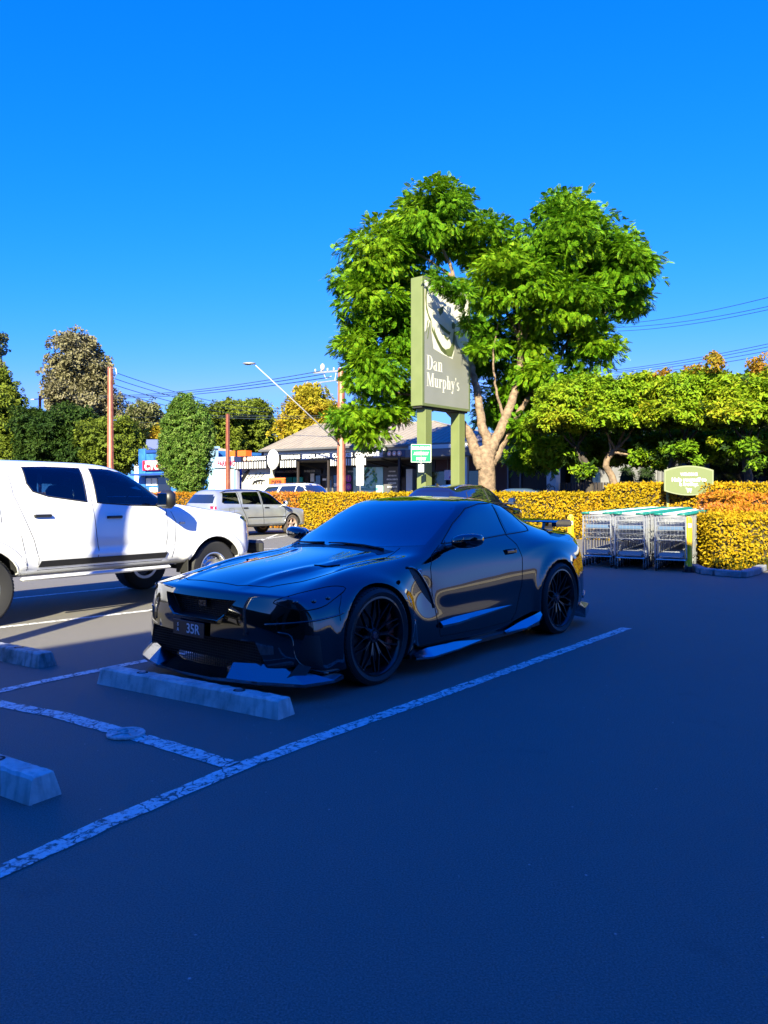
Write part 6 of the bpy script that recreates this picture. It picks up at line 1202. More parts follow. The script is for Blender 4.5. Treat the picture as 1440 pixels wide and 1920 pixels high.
# local frame: x along the face, -y out of the face
mb = MB(); mb.box((fw / 2, dep / 2, (Z0 + Z1) / 2), (fw, dep, Z1 - Z0), bev=.015); obj('case', mb, 'sign_olive_side', ps_, ang=30)
mb = MB(); mb.box((fw / 2, dep / 2, Z0 - .03), (fw - .1, dep - .1, .06)); obj('base_plate', mb, 'sign_under', ps_)
fz = .09; W_, H_ = fw - 2 * fz, Z1 - Z0 - 2 * fz
mb = MB(); mb.box((fw / 2, -.012, (Z0 + Z1) / 2), (W_, .02, H_)); face = obj('face', mb, 'sign_cream', ps_)
fr_ = MB()
for (x0, x1, z0, z1) in ((.0, fw, Z0, Z0 + fz), (0, fw, Z1 - fz, Z1), (0, fz, Z0 + fz, Z1 - fz), (fw - fz, fw, Z0 + fz, Z1 - fz)): fr_.box(((x0 + x1) / 2, -.02, (z0 + z1) / 2), (x1 - x0, .04, z1 - z0))
obj('frame', fr_, 'sign_olive', ps_)
def FP(u, v, y=-.026): return (fz + u * W_, y, Z1 - fz - v * H_)     # u right, v down, 0..1 on the face
def fpoly(name, polys, m, y=-.026, th=.004):
    mb = MB()
    for P in polys:
        Q = [FP(*p, y) for p in P]; n = len(Q); mb.add(Q + [(q_[0], q_[1] - th, q_[2]) for q_ in Q], [tuple(range(n, 2 * n)), tuple(range(n - 1, -1, -1))] + [(i, (i + 1) % n, n + (i + 1) % n, n + i) for i in range(n)])
    return obj(name, mb, m, face)
fpoly('lower_panel', [[(0, .43), (.04, .41), (.10, .37), (.135, .33), (.15, .40), (.20, .545), (.40, .575), (.62, .595), (.66, .53), (.66, .36), (.74, .46), (.84, .52), (1, .60), (1, 1), (0, 1)]], 'sign_grey')
# neckline, jaw, collar and ear strokes of the portrait
st_ = [[(.14, .30), (.17, .37), (.24, .44), (.34, .50), (.46, .53), (.56, .51), (.62, .45), (.64, .38), (.66, .34), (.68, .40), (.66, .50), (.60, .575), (.52, .58), (.42, .56), (.32, .51), (.22, .45), (.16, .40)],
       [(.03, .06), (.10, .04), (.05, .12), (.05, .20), (.09, .27), (.14, .31), (.16, .34), (.10, .31), (.04, .24), (.02, .15)], [(.32, .325), (.40, .34), (.52, .37), (.58, .375), (.55, .40), (.45, .385), (.36, .36)],
       [(.30, .21), (.36, .19), (.42, .17), (.40, .23), (.34, .26)], [(.42, .40), (.50, .43), (.56, .42), (.50, .45), (.44, .43)], [(.20, .36), (.24, .41), (.30, .46), (.42, .53), (.50, .555), (.45, .57), (.36, .545), (.26, .48), (.21, .42)],
       [(.07, .33), (.09, .32), (.05, .42), (.03, .44)], [(.11, .34), (.125, .335), (.08, .47), (.06, .48)], [(.60, .30), (.64, .28), (.70, .30), (.66, .34), (.61, .34)]]
fpoly('portrait_line', st_, 'sign_olive', -.031)
# serif lettering drawn as thick and thin strokes
def ell(cx, cy, rx, ry, a0=0, a1=360, n=18): return [(cx + rx * math.cos(R(a0 + (a1 - a0) * i / n)), cy + ry * math.sin(R(a0 + (a1 - a0) * i / n))) for i in range(n + 1)]
def ring(cx, cy, rx, ry, ix, iy, a0=0, a1=360, n=20):
    o_, i_ = ell(cx, cy, rx, ry, a0, a1, n), ell(cx, cy, ix, iy, a0, a1, n); return [[o_[k], o_[k + 1], i_[k + 1], i_[k]] for k in range(n)]
def rc4(x0, y0, x1, y1): return [[(x0, y0), (x1, y0), (x1, y1), (x0, y1)]]
SF = .035      # serif thickness
GLY = {   # unit x-height .66, cap height 1, stems .17
 'D': (.86, rc4(.12, 0, .31, 1) + rc4(.0, 0, .45, SF) + rc4(0, 1 - SF, .45, 1) + ring(.40, .5, .42, .5, .22, .455, -90, 90)),
 'M': (1.12, rc4(.12, 0, .165, 1) + [[(.12, 1), (.33, 1), (.60, .12), (.52, 0), (.50, 0)]] + [[(.93, 1), (.84, 1), (.52, .02), (.56, 0)]] + rc4(.82, 0, 1.01, 1) + rc4(0, 0, .28, SF) + rc4(0, 1 - SF, .30, 1) + rc4(.70, 0, 1.12, SF) + rc4(.84, 1 - SF, 1.12, 1)),
 'a': (.60, rc4(.33, .04, .49, .52) + ring(.26, .50, .23, .17, .15, .13, 0, 180) + ring(.24, .19, .22, .19, .07, .15, 60, 300) + [[(.28, .36), (.40, .42), (.40, .37), (.30, .33)]] + rc4(.42, 0, .60, SF) + rc4(.33, 0, .49, .1)),
 'n': (.68, rc4(.10, 0, .26, .66) + rc4(0, 0, .34, SF) + rc4(0, .66 - SF, .2, .66) + rc4(.42, 0, .58, .48) + rc4(.34, 0, .68, SF) + ring(.40, .48, .18, .19, .03, .14, 0, 150)),
 'u': (.68, rc4(.10, .16, .26, .66) + rc4(0, .66 - SF, .26, .66) + rc4(.42, 0, .58, .66) + rc4(.34, .66 - SF, .58, .66) + rc4(.5, 0, .68, SF) + ring(.28, .18, .18, .19, .03, .14, 180, 330)),
 'r': (.52, rc4(.10, 0, .26, .66) + rc4(0, 0, .36, SF) + rc4(0, .66 - SF, .2, .66) + ring(.38, .50, .13, .17, .10, .12, 20, 170) + [ell(.42, .54, .075, .08)]),
 'p': (.68, rc4(.10, -.30, .26, .66) + rc4(0, -.30, .36, -.30 + SF) + rc4(0, .66 - SF, .2, .66) + ring(.37, .33, .24, .345, .09, .30, -130, 130)),
 'h': (.68, rc4(.10, 0, .26, 1) + rc4(0, 0, .34, SF) + rc4(0, 1 - SF, .2, 1) + rc4(.42, 0, .58, .48) + rc4(.34, 0, .68, SF) + ring(.40, .48, .18, .19, .03, .14, 0, 150)),
 'y': (.62, [[(.04, .66), (.22, .66), (.40, .16), (.32, 0)]] + [[(.50, .66), (.55, .66), (.30, -.16), (.24, -.14)]] + rc4(0, .66 - SF, .30, .66) + rc4(.40, .66 - SF, .64, .66) + [ell(.17, -.20, .085, .08)] + ring(.20, -.14, .12, .15, .08, .11, 200, 360)),
 '’': (.22, [ell(.11, .90, .07, .075)] + [[(.18, .90), (.17, .80), (.08, .68), (.13, .84)]]),
 's': (.50, ring(.24, .48, .19, .18, .09, .14, 20, 250) + ring(.25, .18, .20, .18, .08, .14, -160, 80) + [[(.08, .46), (.16, .52), (.42, .20), (.36, .12)]])}
def serif(name, s_, u0, v0, h, m, sxx):
    """h is cap height as a share of the face height; v0 the baseline"""
    polys = []; x = 0; kx = h * H_ / W_ * sxx
    for ch in s_:
        wd, gl_ = GLY[ch]
        for P in gl_:
            Q = [(u0 + (x + a_) * kx, v0 - b_2 * h) for a_, b_2 in P]
            polys.append(Q)
        x += wd + .03
    # each glyph piece slightly proud of the one before so no two faces share a plane
    mb = MB()
    for i, P in enumerate(polys):
        y = -.031 - .00004 * i; Q = [FP(*p, y) for p in P]; n = len(Q); ar = sum(Q[j][0] * Q[(j + 1) % n][2] - Q[(j + 1) % n][0] * Q[j][2] for j in range(n))
        if ar < 0: Q = Q[::-1]
        mb.add(Q + [(q_[0], y - .004, q_[2]) for q_ in Q], [tuple(range(n, 2 * n)), tuple(range(n - 1, -1, -1))] + [(i_, (i_ + 1) % n, n + (i_ + 1) % n, n + i_) for i_ in range(n)])
    return obj(name, mb, m, face)
serif('lettering', 'Dan', .055, .725, .118, 'sign_cream', .83); serif('lettering', 'Murphy’s', .055, .86, .112, 'sign_cream', .78)
for u_ in (.16, .90):      # two square posts under the case
    mb = MB(); mb.box((fw * u_ - (0 if u_ < .5 else .10), dep / 2, Z0 / 2 - .03), (.38, .38, Z0 - .06), bev=.012); mb2 = MB()
    po = obj('post', mb, 'sign_olive_side', ps_, ang=30)
# assembly point sign fixed to the left post
ep = at(789.5, 850, e0.y - .35); es = thing('assembly_point_sign', 'green EMERGENCY ASSEMBLY POINT sign fixed to the left green post', 'sign', ep, R(8))
mb = MB(); mb.box((0, 0, 0), (.70, .02, .62), bev=.01); e_ = obj('panel', mb, 'em_green', es, ang=30); mb = MB()
for (x0, x1, z0, z1) in ((-.34, .34, .29, .303), (-.34, .34, -.303, -.29), (-.343, -.33, -.30, .30), (.33, .343, -.30, .30)): mb.box(((x0 + x1) / 2, -.013, (z0 + z1) / 2), (x1 - x0, .006, z1 - z0))
obj('border', mb, 'letter_white', es)
for k, tx in enumerate(('EMERGENCY', 'ASSEMBLY', 'POINT')): text('lettering', tx, .125, (0, -.012, .17 - k * .18), (1, 0, 0), ZUP, 'letter_white', es, .003, .008, sx=.88)
mb = MB(); mb.box((0, .09, -.1), (.05, .20, .5)); obj('bracket', mb, 'galv', es)
nb = at(789.5, 878, e0.y - .3); o = thing('notice', 'small worn paper notice on the left green post under the green sign', 'notice', nb, R(8)); mb = MB(); mb.box((0, 0, 0), (.19, .012, .26)); obj('paper', mb, 'stripe_white', o); mb = MB()
for k in range(5): mb.box((random.uniform(-.03, .03), -.008, -.10 + k * .05), (.11, .004, .018))
obj('print', mb, 'grey_trim', o)
# ---------------- welcome sign over the trolleys ----------------
mat('sign_sage', (.125, .155, .06), .5); mat('sign_sage_light', (.19, .22, .12), .5)
wY = 21.75; wc = at(1291, 901, wY); wk = wY / F; hw, hh, arc = 45 * wk, 28 * wk, 8.5 * wk
ws_ = thing('welcome_sign', 'rounded sage green sign reading WELCOME Help yourself to a trolley', 'sign', (wc.x, wc.y, 0), R(-4))
def plate(hw_, hh_, arc_): 
    n = 12; top = [(-hw_ + 2 * hw_ * i / n, hh_ - arc_ + arc_ * math.sin(math.pi * i / n) ** .9) for i in range(n + 1)]; return [(x, -z) for x, z in top] + top[::-1]
mb = MB(); mb.prism(plate(hw, hh, arc), (0, -.03, wc.z), (1, 0, 0), (0, 0, 1), (0, .06, 0)); pn = obj('panel', mb, 'sign_sage_light', ws_)
mb = MB(); mb.prism(plate(hw - .035, hh - .035, arc), (0, -.035, wc.z), (1, 0, 0), (0, 0, 1), (0, .004, 0)); obj('inner_panel', mb, 'sign_sage', pn)
text('lettering', 'WELCOME', .105, (0, -.038, wc.z + .17), (1, 0, 0), ZUP, 'letter_white', pn, .003, .004, sx=.9)
text('lettering', 'Help yourself to', .145, (0, -.038, wc.z + .02), (1, 0, 0), ZUP, 'letter_white', pn, .003, .005, sx=.98); text('lettering', 'a trolley.', .145, (0, -.038, wc.z - .10), (1, 0, 0), ZUP, 'letter_white', pn, .003, .005, sx=.98)
mb = MB(); z = wc.z - .26
for p_, q_ in (((-.09, z + .05), (-.06, z + .05)), ((-.06, z + .05), (-.045, z - .03)), ((-.055, z + .035), (.07, z + .035)), ((.07, z + .035), (.06, z - .03)), ((-.045, z - .03), (.06, z - .03)), ((-.05, z), (.06, z)), ((0, z + .035), (0, z - .03))): mb.bar((p_[0], -.04, p_[1]), (q_[0], -.04, q_[1]), .008, .010)
mb.tube([(-.03, -.044, z - .06), (-.03, -.036, z - .06)], .013, 8); mb.tube([(.045, -.044, z - .06), (.045, -.036, z - .06)], .013, 8); obj('trolley_icon', mb, 'letter_white', pn)
for s in (-1, 1): mb = MB(); mb.box((s * .42, .50, (wc.z) / 2), (.07, .07, wc.z), bev=.005); mb.bar((s * .42, .02, wc.z - .1), (s * .42, .5, wc.z - .1), .04, .04); obj('post', mb, 'post_green', ws_, ang=30)
# ---------------- poles, lamp, wires ----------------
mat('stobie_rust', (.22, .055, .035), .8, noise=(4, (.30, .10, .06), .35, .65)); mat('stobie_conc', (.40, .29, .21), .85, noise=(3, (.38, .28, .21), .4, .7)); mat('wire', (.02, .03, .03), .6); mat('insulator', (.55, .55, .56), .3, coat=1)
def stobie(label, px, Y, ytop, conc=True, w=.22, cross=True):
    b = Vector(((px - 720) / F * Y, Y, 0)); h = EYE + (HOR - ytop) / F * Y; o = thing('power_pole', label, 'power pole', b, R(-25), 'steel and concrete power poles')
    mb = MB()
    for s in (-1, 1): q_ = w * .16; V = [(s * w * .5 - q_, -.09, 0), (s * w * .5 + q_, -.09, 0), (s * w * .5 + q_, .09, 0), (s * w * .5 - q_, .09, 0), (s * w * .3 - q_ * .8, -.09, h), (s * w * .3 + q_ * .8, -.09, h), (s * w * .3 + q_ * .8, .09, h), (s * w * .3 - q_ * .8, .09, h)]; mb.add(V, [(0, 3, 2, 1), (4, 5, 6, 7), (0, 1, 5, 4), (1, 2, 6, 5), (2, 3, 7, 6), (3, 0, 4, 7)])
    obj('steel_channel', mb, 'stobie_rust', o)
    mb = MB(); V = [(-w * .5 + .025, -.05, 0), (w * .5 - .025, -.05, 0), (w * .5 - .025, .05, 0), (-w * .5 + .025, .05, 0), (-w * .3 + .025, -.05, h - .1), (w * .3 - .025, -.05, h - .1), (w * .3 - .025, .05, h - .1), (-w * .3 + .025, .05, h - .1)]; mb.add(V, [(0, 3, 2, 1), (4, 5, 6, 7), (0, 1, 5, 4), (1, 2, 6, 5), (2, 3, 7, 6), (3, 0, 4, 7)])
    obj('concrete_core', mb, 'stobie_conc' if conc else 'stobie_rust', o); return o, b, h
p1o, p1b, p1h = stobie('rust-brown power pole on the left rising behind the white ute roof', 207, 52, 688, w=.34)
p2o, p2b, p2h = stobie('thin rust-brown power pole in front of the PARKING wall', 427, 49, 776, False, w=.16)
p3o, p3b, p3h = stobie('thick power pole beside the CUPCAKES lettering, topped with insulators and carrying the lamp arm', 640, fp(640, 9.6) * -.6 + OY + .8 * 9.6, 690, w=.36)
p4o, p4b, p4h = stobie('distant thin pole with a short crossarm above the cake shop roof', 482, 95, 820, False, w=.2)
mb = MB(); mb.bar((-1.0, 0, p4h - .2), (1.0, 0, p4h - .2), .08, .08); obj('crossarm', mb, 'stobie_conc', p4o)
p5o, p5b, p5h = stobie('short grey pole with crossarm among the dark trees at far left', 75, 75, 742, False, w=.2)
mb = MB(); mb.bar((-1.2, 0, p5h - .3), (1.2, 0, p5h - .3), .08, .08); obj('crossarm', mb, 'stobie_conc', p5o)
mb = MB(); mb.bar((-1.7, 0, p3h - .15), (.3, 0, p3h - .15), .07, .09); mb.bar((-1.4, 0, p3h - .7), (.3, 0, p3h - .6), .05, .06); ca_ = obj('crossarm', mb, 'galv', p3o)
for k in range(5): mb = MB(); mb.lathe([(0, .0), (.05, 0), (.03, .04), (.06, .06), (.03, .10), (.05, .13), (0, .16)], 10, (-1.6 + k * .38, 0, p3h - .10)); obj('insulator', mb, 'insulator', ca_, True)
mb = MB(); mb.sphere((-1.15, 0, p3h + .12), (.13, .13, .20), 10, 8); mb.tube([(-1.15, 0, p3h - .1), (-1.0, .1, p3h - .5), (-.6, 0, p3h - .4)], .02, 5); mb.tube([(-.3, 0, p3h - .1), (-.45, .1, p3h - .6), (-.2, 0, p3h - .8)], .02, 5); obj('cable_joint', mb, 'insulator', ca_, True)
mb = MB(); mb.bar((-.15, 0, p1h - .1), (.5, 0, p1h - .1), .06, .06); mb.tube([(.45, 0, p1h - .1), (.55, 0, p1h - .5), (.35, 0, p1h - .8)], .025, 5); obj('crossarm', mb, 'galv', p1o)
# street lamp on a long raking arm from the thick pole
l0 = at(636, 832, p3b.y - .15); l1 = at(478, 684, p3b.y - 2.5); la = thing('street_lamp', 'street lamp head on a long thin white arm slanting up to the left', 'street lamp', l0)
mb = MB(); mb.tube([(0, 0, 0), (l1 - l0) * .5 + Vector((0, 0, .03)), (l1 - l0)], [.04, .034, .026], 8); obj('arm', mb, mat('lamp_arm', (.32, .32, .33), .5).name, la, True)
mb = MB(); c = (l1 - l0) + Vector((-.28, -.05, .06)); mb.sphere(c, (.34, .15, .07), 14, 8); obj('lamp_head', mb, 'galv', la, True); mb = MB(); mb.sphere(c + Vector((-.05, 0, -.03)), (.22, .11, .06), 12, 8); obj('lens', mb, 'shop_glass', la, True)
def wire(label, pts, sag, r_=.012, group='overhead power lines'):
    a_, b_2 = Vector(pts[0]), Vector(pts[1]); n = 24; P = [a_.lerp(b_2, t / n) - Vector((0, 0, sag * 4 * (t / n) * (1 - t / n))) for t in range(n + 1)]
    mb = MB(); mb.tube(P, r_, 5); tag(obj('power_line', mb, 'wire'), label, 'power line', group)
W3 = [at(600, 696, p3b.y), at(610, 701, p3b.y), at(620, 707, p3b.y)]
for k, (y0, y1) in enumerate(((742, 696), (744, 702), (746, 708))): wire(('highest','middle','lowest')[k] + ' of three wires running left from the insulated pole above the street lamp', (at(185, y0, 70), W3[k]), .35, .022)
for k, y0 in enumerate((697, 709, 721, 733)): wire(('highest','second highest','third','lowest')[k] + ' of four wires falling rightwards from the leftmost pole', (at(212, y0, 52), at(545, 764 + k * 6, 100)), .9, .024)
for k, y0 in enumerate((778, 788)): wire(('upper','lower')[k] + ' of two low wires crossing behind the leftmost pole', (at(-20, y0 - 2, 62), at(330, y0 + 2, 90)), .25, .024)
for k, y0 in enumerate((772, 776)): wire(('upper','lower')[k] + ' of two thin wires passing the top of the thin rust-brown pole', (at(300, y0 + 3, 60), at(645, y0 + 6, 50)), .15, .018)
for k, (y0, y1) in enumerate(((606, 553), (612, 571), (619, 571 + 6))): wire(('highest','middle','lowest')[k] + ' of three high wires in open sky right of the big tree', (at(1150, y0 + 2, 44), at(1470, y1 - 3, 30)), .2, .013)
for k, (y0, y1) in enumerate(((695, 642), (698, 648), (700, 656), (705, 664))): wire(('highest','second highest','third','lowest')[k] + ' of four wires just above the clipped street trees', (at(1110, y0 + 3, 42), at(1480, y1 - 6, 30)), .15, .013)
# lane sign on its own thin post
ls = at(675, 883, 38.5); o = thing('lane_sign', 'white roadside sign reading LANE 3-7pm on a thin post before the mint window', 'sign', (ls.x, ls.y, 0), R(-12))
mb = MB(); mb.tube([(0, .03, 0), (0, .03, ls.z + .7)], .03, 8); obj('post', mb, 'galv', o, True)
mb = MB(); mb.box((0, 0, ls.z + .25), (.38, .02, .92), bev=.01); s1 = obj('panel', mb, 'letter_white', o, ang=30); mb = MB(); mb.box((0, 0, ls.z - .47), (.38, .02, .48), bev=.01); s2 = obj('panel', mb, 'letter_white', o, ang=30)
text('lettering', 'LANE', .20, (0, -.012, ls.z - .04), (1, 0, 0), ZUP, 'fascia_black', s1, .002, 0, sx=.75); text('lettering', '3-7', .22, (-.04, -.012, ls.z - .42), (1, 0, 0), ZUP, 'fascia_black', s2, .002, 0, sx=.8); text('lettering', 'PM', .08, (.13, -.012, ls.z - .44), (1, 0, 0), ZUP, 'fascia_black', s2, .002); text('lettering', 'MON-FRI', .09, (0, -.012, ls.z - .62), (1, 0, 0), ZUP, 'fascia_black', s2, .002, 0, sx=.8)
mb = MB()
for s in (-1, 1): mb.tube([(s * .09 + .055 * math.cos(t), -.013, ls.z + .22 + .07 * math.sin(t)) for t in [k * .6 for k in range(11)]], .008, 5)
mb.bar((-.09, -.013, ls.z + .29), (.0, -.013, ls.z + .40), .012, .01); mb.bar((.0, -.013, ls.z + .40), (.09, -.013, ls.z + .25), .012, .01); mb.tube([(0, -.014, ls.z + .56), (.03, -.014, ls.z + .53), (0, -.014, ls.z + .50), (-.03, -.014, ls.z + .53), (0, -.014, ls.z + .56)], .009, 5); obj('bicycle_symbol', mb, 'fascia_black', s1)
# bin-like white bollard shapes and kerb
mb = MB(); mb.box(S(-15, 2.55, .07), (150, .15, .15), SROT); struct('kerb_near', mb, 'paving'); mb = MB(); mb.box(S(-15, 8.98, .075), (150, .14, .15), SROT); struct('kerb_far', mb, 'paving')
# ---------------- trolley bay ----------------
mat('trolley_chrome', (.60, .62, .65), .30, .75); mat('trolley_green', (.01, .16, .12), .4, coat=.3); mat('trolley_grey', (.35, .37, .40), .45); mat('seat_blue', (.10, .17, .30), .5); mat('bollard_yellow', (.85, .52, .004), .4, coat=.4, noise=(5, (.68, .36, .005), .4, .7)); mat('wheel_grey', (.30, .31, .32), .5)
def make_trolley():
    """local: handle at y=0, basket runs towards +y, width along x"""
    t = thing('shopping_trolley', 'trolley', 'trolley', (0, 0, 0), 0, 'nested shopping trolleys in three long rows')
    hz, w, L = 1.02, .27, .80
    mb = MB()       # chassis tubes
    for s in (-1, 1):
        mb.tube([(s * .255, .02, 1.0), (s * .262, .03, .62), (s * .268, .06, .26), (s * .262, .10, .21), (s * .18, .92, .24)], .0135, 7)
        mb.tube([(s * .25, .06, .55), (s * .24, .30, .50), (s * .20, .80, .56)], .011, 6)
    for y, z, ww in ((.10, .21, .26), (.92, .24, .18), (.5, .225, .22)): mb.tube([(-ww, y, z), (ww, y, z)], .011, 6)
    for k in range(5): mb.bar((-.20 + k * .1, .12, .215), (-.15 + k * .075, .92, .245), .005)
    obj('frame', mb, 'trolley_chrome', t)
    mb = MB()       # wire basket: tapered, open at the top
    def ring_(z, y0, y1, w0, w1, r_=.0035): mb.bar((-w0, y0, z), (-w1, y1, z), r_ * 2); mb.bar((w0, y0, z), (w1, y1, z), r_ * 2); mb.bar((-w1, y1, z), (w1, y1, z), r_ * 2); mb.bar((-w0, y0, z), (w0, y0, z), r_ * 2)
    lv = [(.98, .02, .86, .262, .20, .006), (.90, .03, .84, .260, .198, .003), (.82, .04, .83, .258, .196, .003), (.74, .05, .82, .256, .194, .003), (.66, .06, .81, .254, .192, .003), (.56, .07, .80, .252, .19, .0045)]
    for l in lv: ring_(*l)
    for k in range(13):
        f = k / 12; 
        for s in (-1, 1): a_ = Vector((s * (.262 + (.20 - .262) * f), .02 + .84 * f, .98)); b_2 = Vector((s * (.252 + (.19 - .252) * f), .07 + .73 * f, .56 + .0 * f)); mb.bar(a_, b_2, .0045)
    for k in range(9):
        f = -1 + 2 * k / 8; mb.bar((f * .26, .02, .98), (f * .25, .07, .56), .0045); mb.bar((f * .20, .86, .98), (f * .19, .80, .56), .0045); mb.bar((f * .25, .07, .56), (f * .19, .80, .56), .0045)
    obj('basket', mb, 'trolley_chrome', t)
    mb = MB(); mb.tube([(-.12, -.035, hz + .015), (.12, -.035, hz + .015)], .017, 8); hd = obj('handle', mb, 'letter_white', t, True)
    mb = MB()
    for s in (-1, 1): mb.tube([(s * .12, -.035, hz + .015), (s * .245, -.033, hz + .015), (s * .268, -.01, hz + .012), (s * .262, .05, hz - .02)], [.020, .021, .022, .018], 8)
    obj('handle_end', mb, 'trolley_green', hd, True)
    mb = MB(); mb.box((0, .055, .79), (.42, .012, .06), M=Matrix.Rotation(.25, 3, 'X'), bev=.004); mb.box((0, .16, .755), (.44, .20, .012), bev=.004); obj('child_seat', mb, 'seat_blue', t, ang=30)
    mb = MB(); mb.box((.0, .07, .30), (.40, .012, .06)); mb.box((0, .50, .245), (.36, .70, .012)); obj('lower_rack', mb, 'trolley_grey', t)
    for s, y, ww in ((-1, .12, .255), (1, .12, .255), (-1, .88, .18), (1, .88, .18)):
        mb = MB(); cx = s * ww; mb.prism([(-.02, .20), (.02, .20), (.03, .12), (.015, .05), (-.03, .05), (-.035, .12)], (cx - .022, y, 0), (0, 1, 0), (0, 0, 1), (.004, 0, 0)); mb.prism([(-.02, .20), (.02, .20), (.03, .12), (.015, .05), (-.03, .05), (-.035, .12)], (cx + .018, y, 0), (0, 1, 0), (0, 0, 1), (.004, 0, 0)); c_ = obj('castor', mb, 'trolley_grey', t)
        mb = MB(); mb.lathe([(.0, -.014), (.045, -.014), (.062, -.012), (.064, 0), (.062, .012), (.045, .014), (0, .014)], 20, (cx, y - .01, .064), 'X'); wh = obj('wheel', mb, 'tyre', c_, ang=40)
    return t
def drop_parts(o, names):
    for ch in list(o.children_recursive):
        if ch.name.split('.')[0] in names: bpy.data.objects.remove(ch)
TA = R(62)         # rows head 28 degrees right of straight ahead
td = Vector((math.cos(TA), math.sin(TA), 0)); tn = Vector((td.y, -td.x, 0))
proto = make_trolley(); first = True; far = None
rows = [(at(1118, 965, 14.9), 29, 'left'), (at(1180, 967, 14.45), 29, 'middle'), (at(1257, 969, 14.05), 31, 'right')]
ordn = ['first', 'second', 'third', 'fourth', 'fifth', 'sixth', 'seventh', 'eighth', 'ninth', 'tenth', 'eleventh', 'twelfth', 'thirteenth', 'fourteenth', 'fifteenth', 'sixteenth', 'seventeenth', 'eighteenth', 'nineteenth', 'twentieth']
for p, n, wh in rows:
    for k in range(n):
        if first: o = proto; first = False
        else: o = copy_tree(proto if k < 12 else far)
        j = random.uniform(-.008, .008); c = Vector((p.x, p.y, 0)) + td * (k * .245) + tn * j
        o.location = (c.x, c.y, 0); o.rotation_euler = (0, 0, TA - math.pi / 2 + random.uniform(-.01, .01))
        if far is None: far = None
        q = 'nearest the camera' if k == 0 else 'last, against the hedge' if k == n - 1 else (ordn[k] + ' from the front') if k < 20 else (ordn[n - 1 - k] + ' from the hedge end')
        o['label'] = 'green-handled wire shopping trolley in the %s row, %s' % (wh, q)
        if far is None and k == 0:
            far = copy_tree(proto); far.location = (0, 0, -50); drop_parts(far, ('child_seat', 'lower_rack', 'castor', 'wheel')); 
for ch in list(far.children_recursive): bpy.data.objects.remove(ch)
bpy.data.objects.remove(far)
def bollard(px, Y, label):
    p = Vector(((px - 720) / F * Y, Y, 0)); o = thing('bollard', label, 'bollard', p, 0, 'yellow bollards at the trolley bay')
    mb = MB(); mb.lathe([(0, .985), (.03, .985), (.055, .97), (.062, .94), (.062, .10)], 28); obj('post', mb, 'bollard_yellow', o, ang=50)
    mb = MB(); mb.lathe([(.064, .105), (.068, .10), (.068, .012), (.11, .010), (.11, 0)], 28); obj('base', mb, 'rubber', o, ang=40)
    mb = MB(); mb.lathe([(0, 1.0), (.03, 1.0), (.04, .985), (.04, .97)], 20); obj('cap', mb, 'bollard_cap' if 'bollard_cap' in MT else mat('bollard_cap', (.35, .24, .10), .6), o, ang=40)
    mb = MB(); V = []; 
    for i in range(9):
        t = R(-90 - 28 + 7 * i)
        for z in (.80, .875): V.append((.0635 * math.cos(t), .0635 * math.sin(t), z))
    mb.add(V, [(2 * i, 2 * i + 2, 2 * i + 3, 2 * i + 1) for i in range(8)]); obj('sticker', mb, 'letter_white', o)
    return o
bollard(1291, 14.05, 'yellow bollard with a small white sticker in front of the right trolley row'); bollard(1070, 15.2, 'yellow bollard half hidden behind the rear wing of the black coupe')
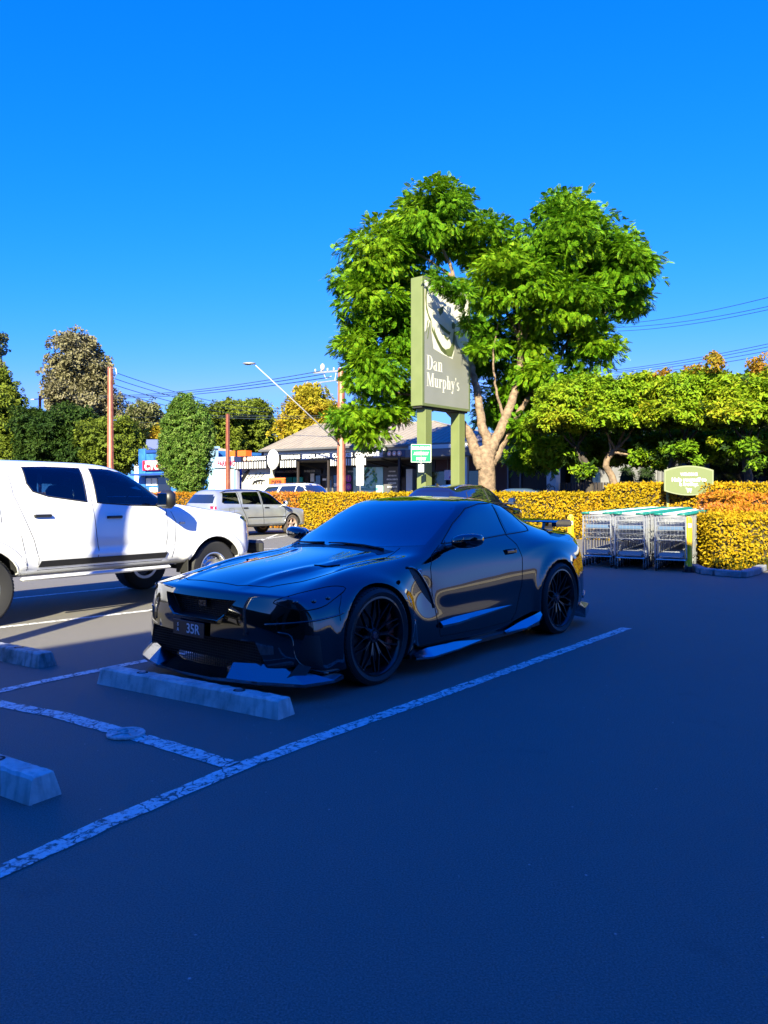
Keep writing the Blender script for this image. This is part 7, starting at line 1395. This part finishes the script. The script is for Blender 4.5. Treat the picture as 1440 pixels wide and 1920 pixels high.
# hedge block at the right with its edging stones
hb = Vector((6.08, 14.35, 0)); hedge('low rusty-topped hedge block nearest the camera at the right edge', hb, Vector((math.cos(R(-2)), math.sin(R(-2)), 0)), 4.6, 1.25, 1.0, 'leaf_hedge', 1100, .075, seed=5, top_var=.05)
hedge('taller rusty hedge behind the low hedge block at the right edge', hb + Vector((1.75, 3.1, 0)), Vector((math.cos(R(-2)), math.sin(R(-2)), 0)), 6.5, 2.4, 1.36, 'leaf_hedge_rust', 900, .085, seed=6, top_var=.05)
hedge('hedge strip running back beside the right trolley row', Vector((8.15, 17.3, 0)), td, 4.4, 1.2, 1.38, 'leaf_hedge_rust', 500, .10, seed=8) if False else None
hedge('middle step of the low hedge behind the nearest block at the right edge', hb + Vector((.80, 1.35, 0)), Vector((math.cos(R(-2)), math.sin(R(-2)), 0)), 4.6, 1.65, 1.10, 'leaf_hedge_rust', 900, .08, seed=16, top_var=.05)
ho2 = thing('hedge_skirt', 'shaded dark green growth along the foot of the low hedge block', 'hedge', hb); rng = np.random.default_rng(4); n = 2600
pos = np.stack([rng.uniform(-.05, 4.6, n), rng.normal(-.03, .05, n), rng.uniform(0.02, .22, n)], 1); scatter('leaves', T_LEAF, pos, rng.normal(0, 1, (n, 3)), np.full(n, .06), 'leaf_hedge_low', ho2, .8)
mat('bluestone', (.26, .27, .29), .85, noise=(8, (.17, .18, .20), .35, .65), bump=(25, .8, .012))
ks = [gp(1300, 1068), gp(1318, 1076), gp(1342, 1079), gp(1392, 1083), gp(1418, 1076), gp(1436, 1066), gp(1470, 1058)]
for i in range(len(ks) - 1):
    a_, b_2 = ks[i], ks[i + 1]; d = (b_2 - a_); L = d.length - .02; o = thing('kerb_stone', 'x', 'kerb stone', (a_ + b_2) / 2, math.atan2(d.y, d.x) + random.uniform(-.04, .04), 'rough edging stones round the hedge block')
    o['label'] = ['short edging stone beside the yellow bollard', 'second edging stone from the yellow bollard, squarish', 'long edging stone, third from the yellow bollard', 'edging stone at the bend below the hedge block', 'edging stone just past the bend, pointing away', 'edging stone cut by the right edge of the photo'][i]
    mb = MB(); mb.box((0, 0, .055), (L, .15, .11), bev=.014); obj('stone', mb, 'bluestone', o, ang=30)
# fallen leaves on the asphalt
G('leaf_litter', [(.20, .12, .04), (.30, .22, .10), (.12, .07, .03)], trans=0)
rng = np.random.default_rng(9); n = 90; x = rng.uniform(-2, 3.2, n); y = rng.uniform(1.9, 8, n); pos = np.stack([x, y, np.full(n, .006)], 1); dd = rng.normal(0, 1, (n, 3)); dd[:, 2] *= .15
n = 60; pos = pos[:n]; tag(scatter('leaf_litter', T_LEAF * np.array([1, 1, .3]), pos, dd[:n], rng.uniform(.008, .018, n), 'leaf_litter', None, .1), kind='stuff')
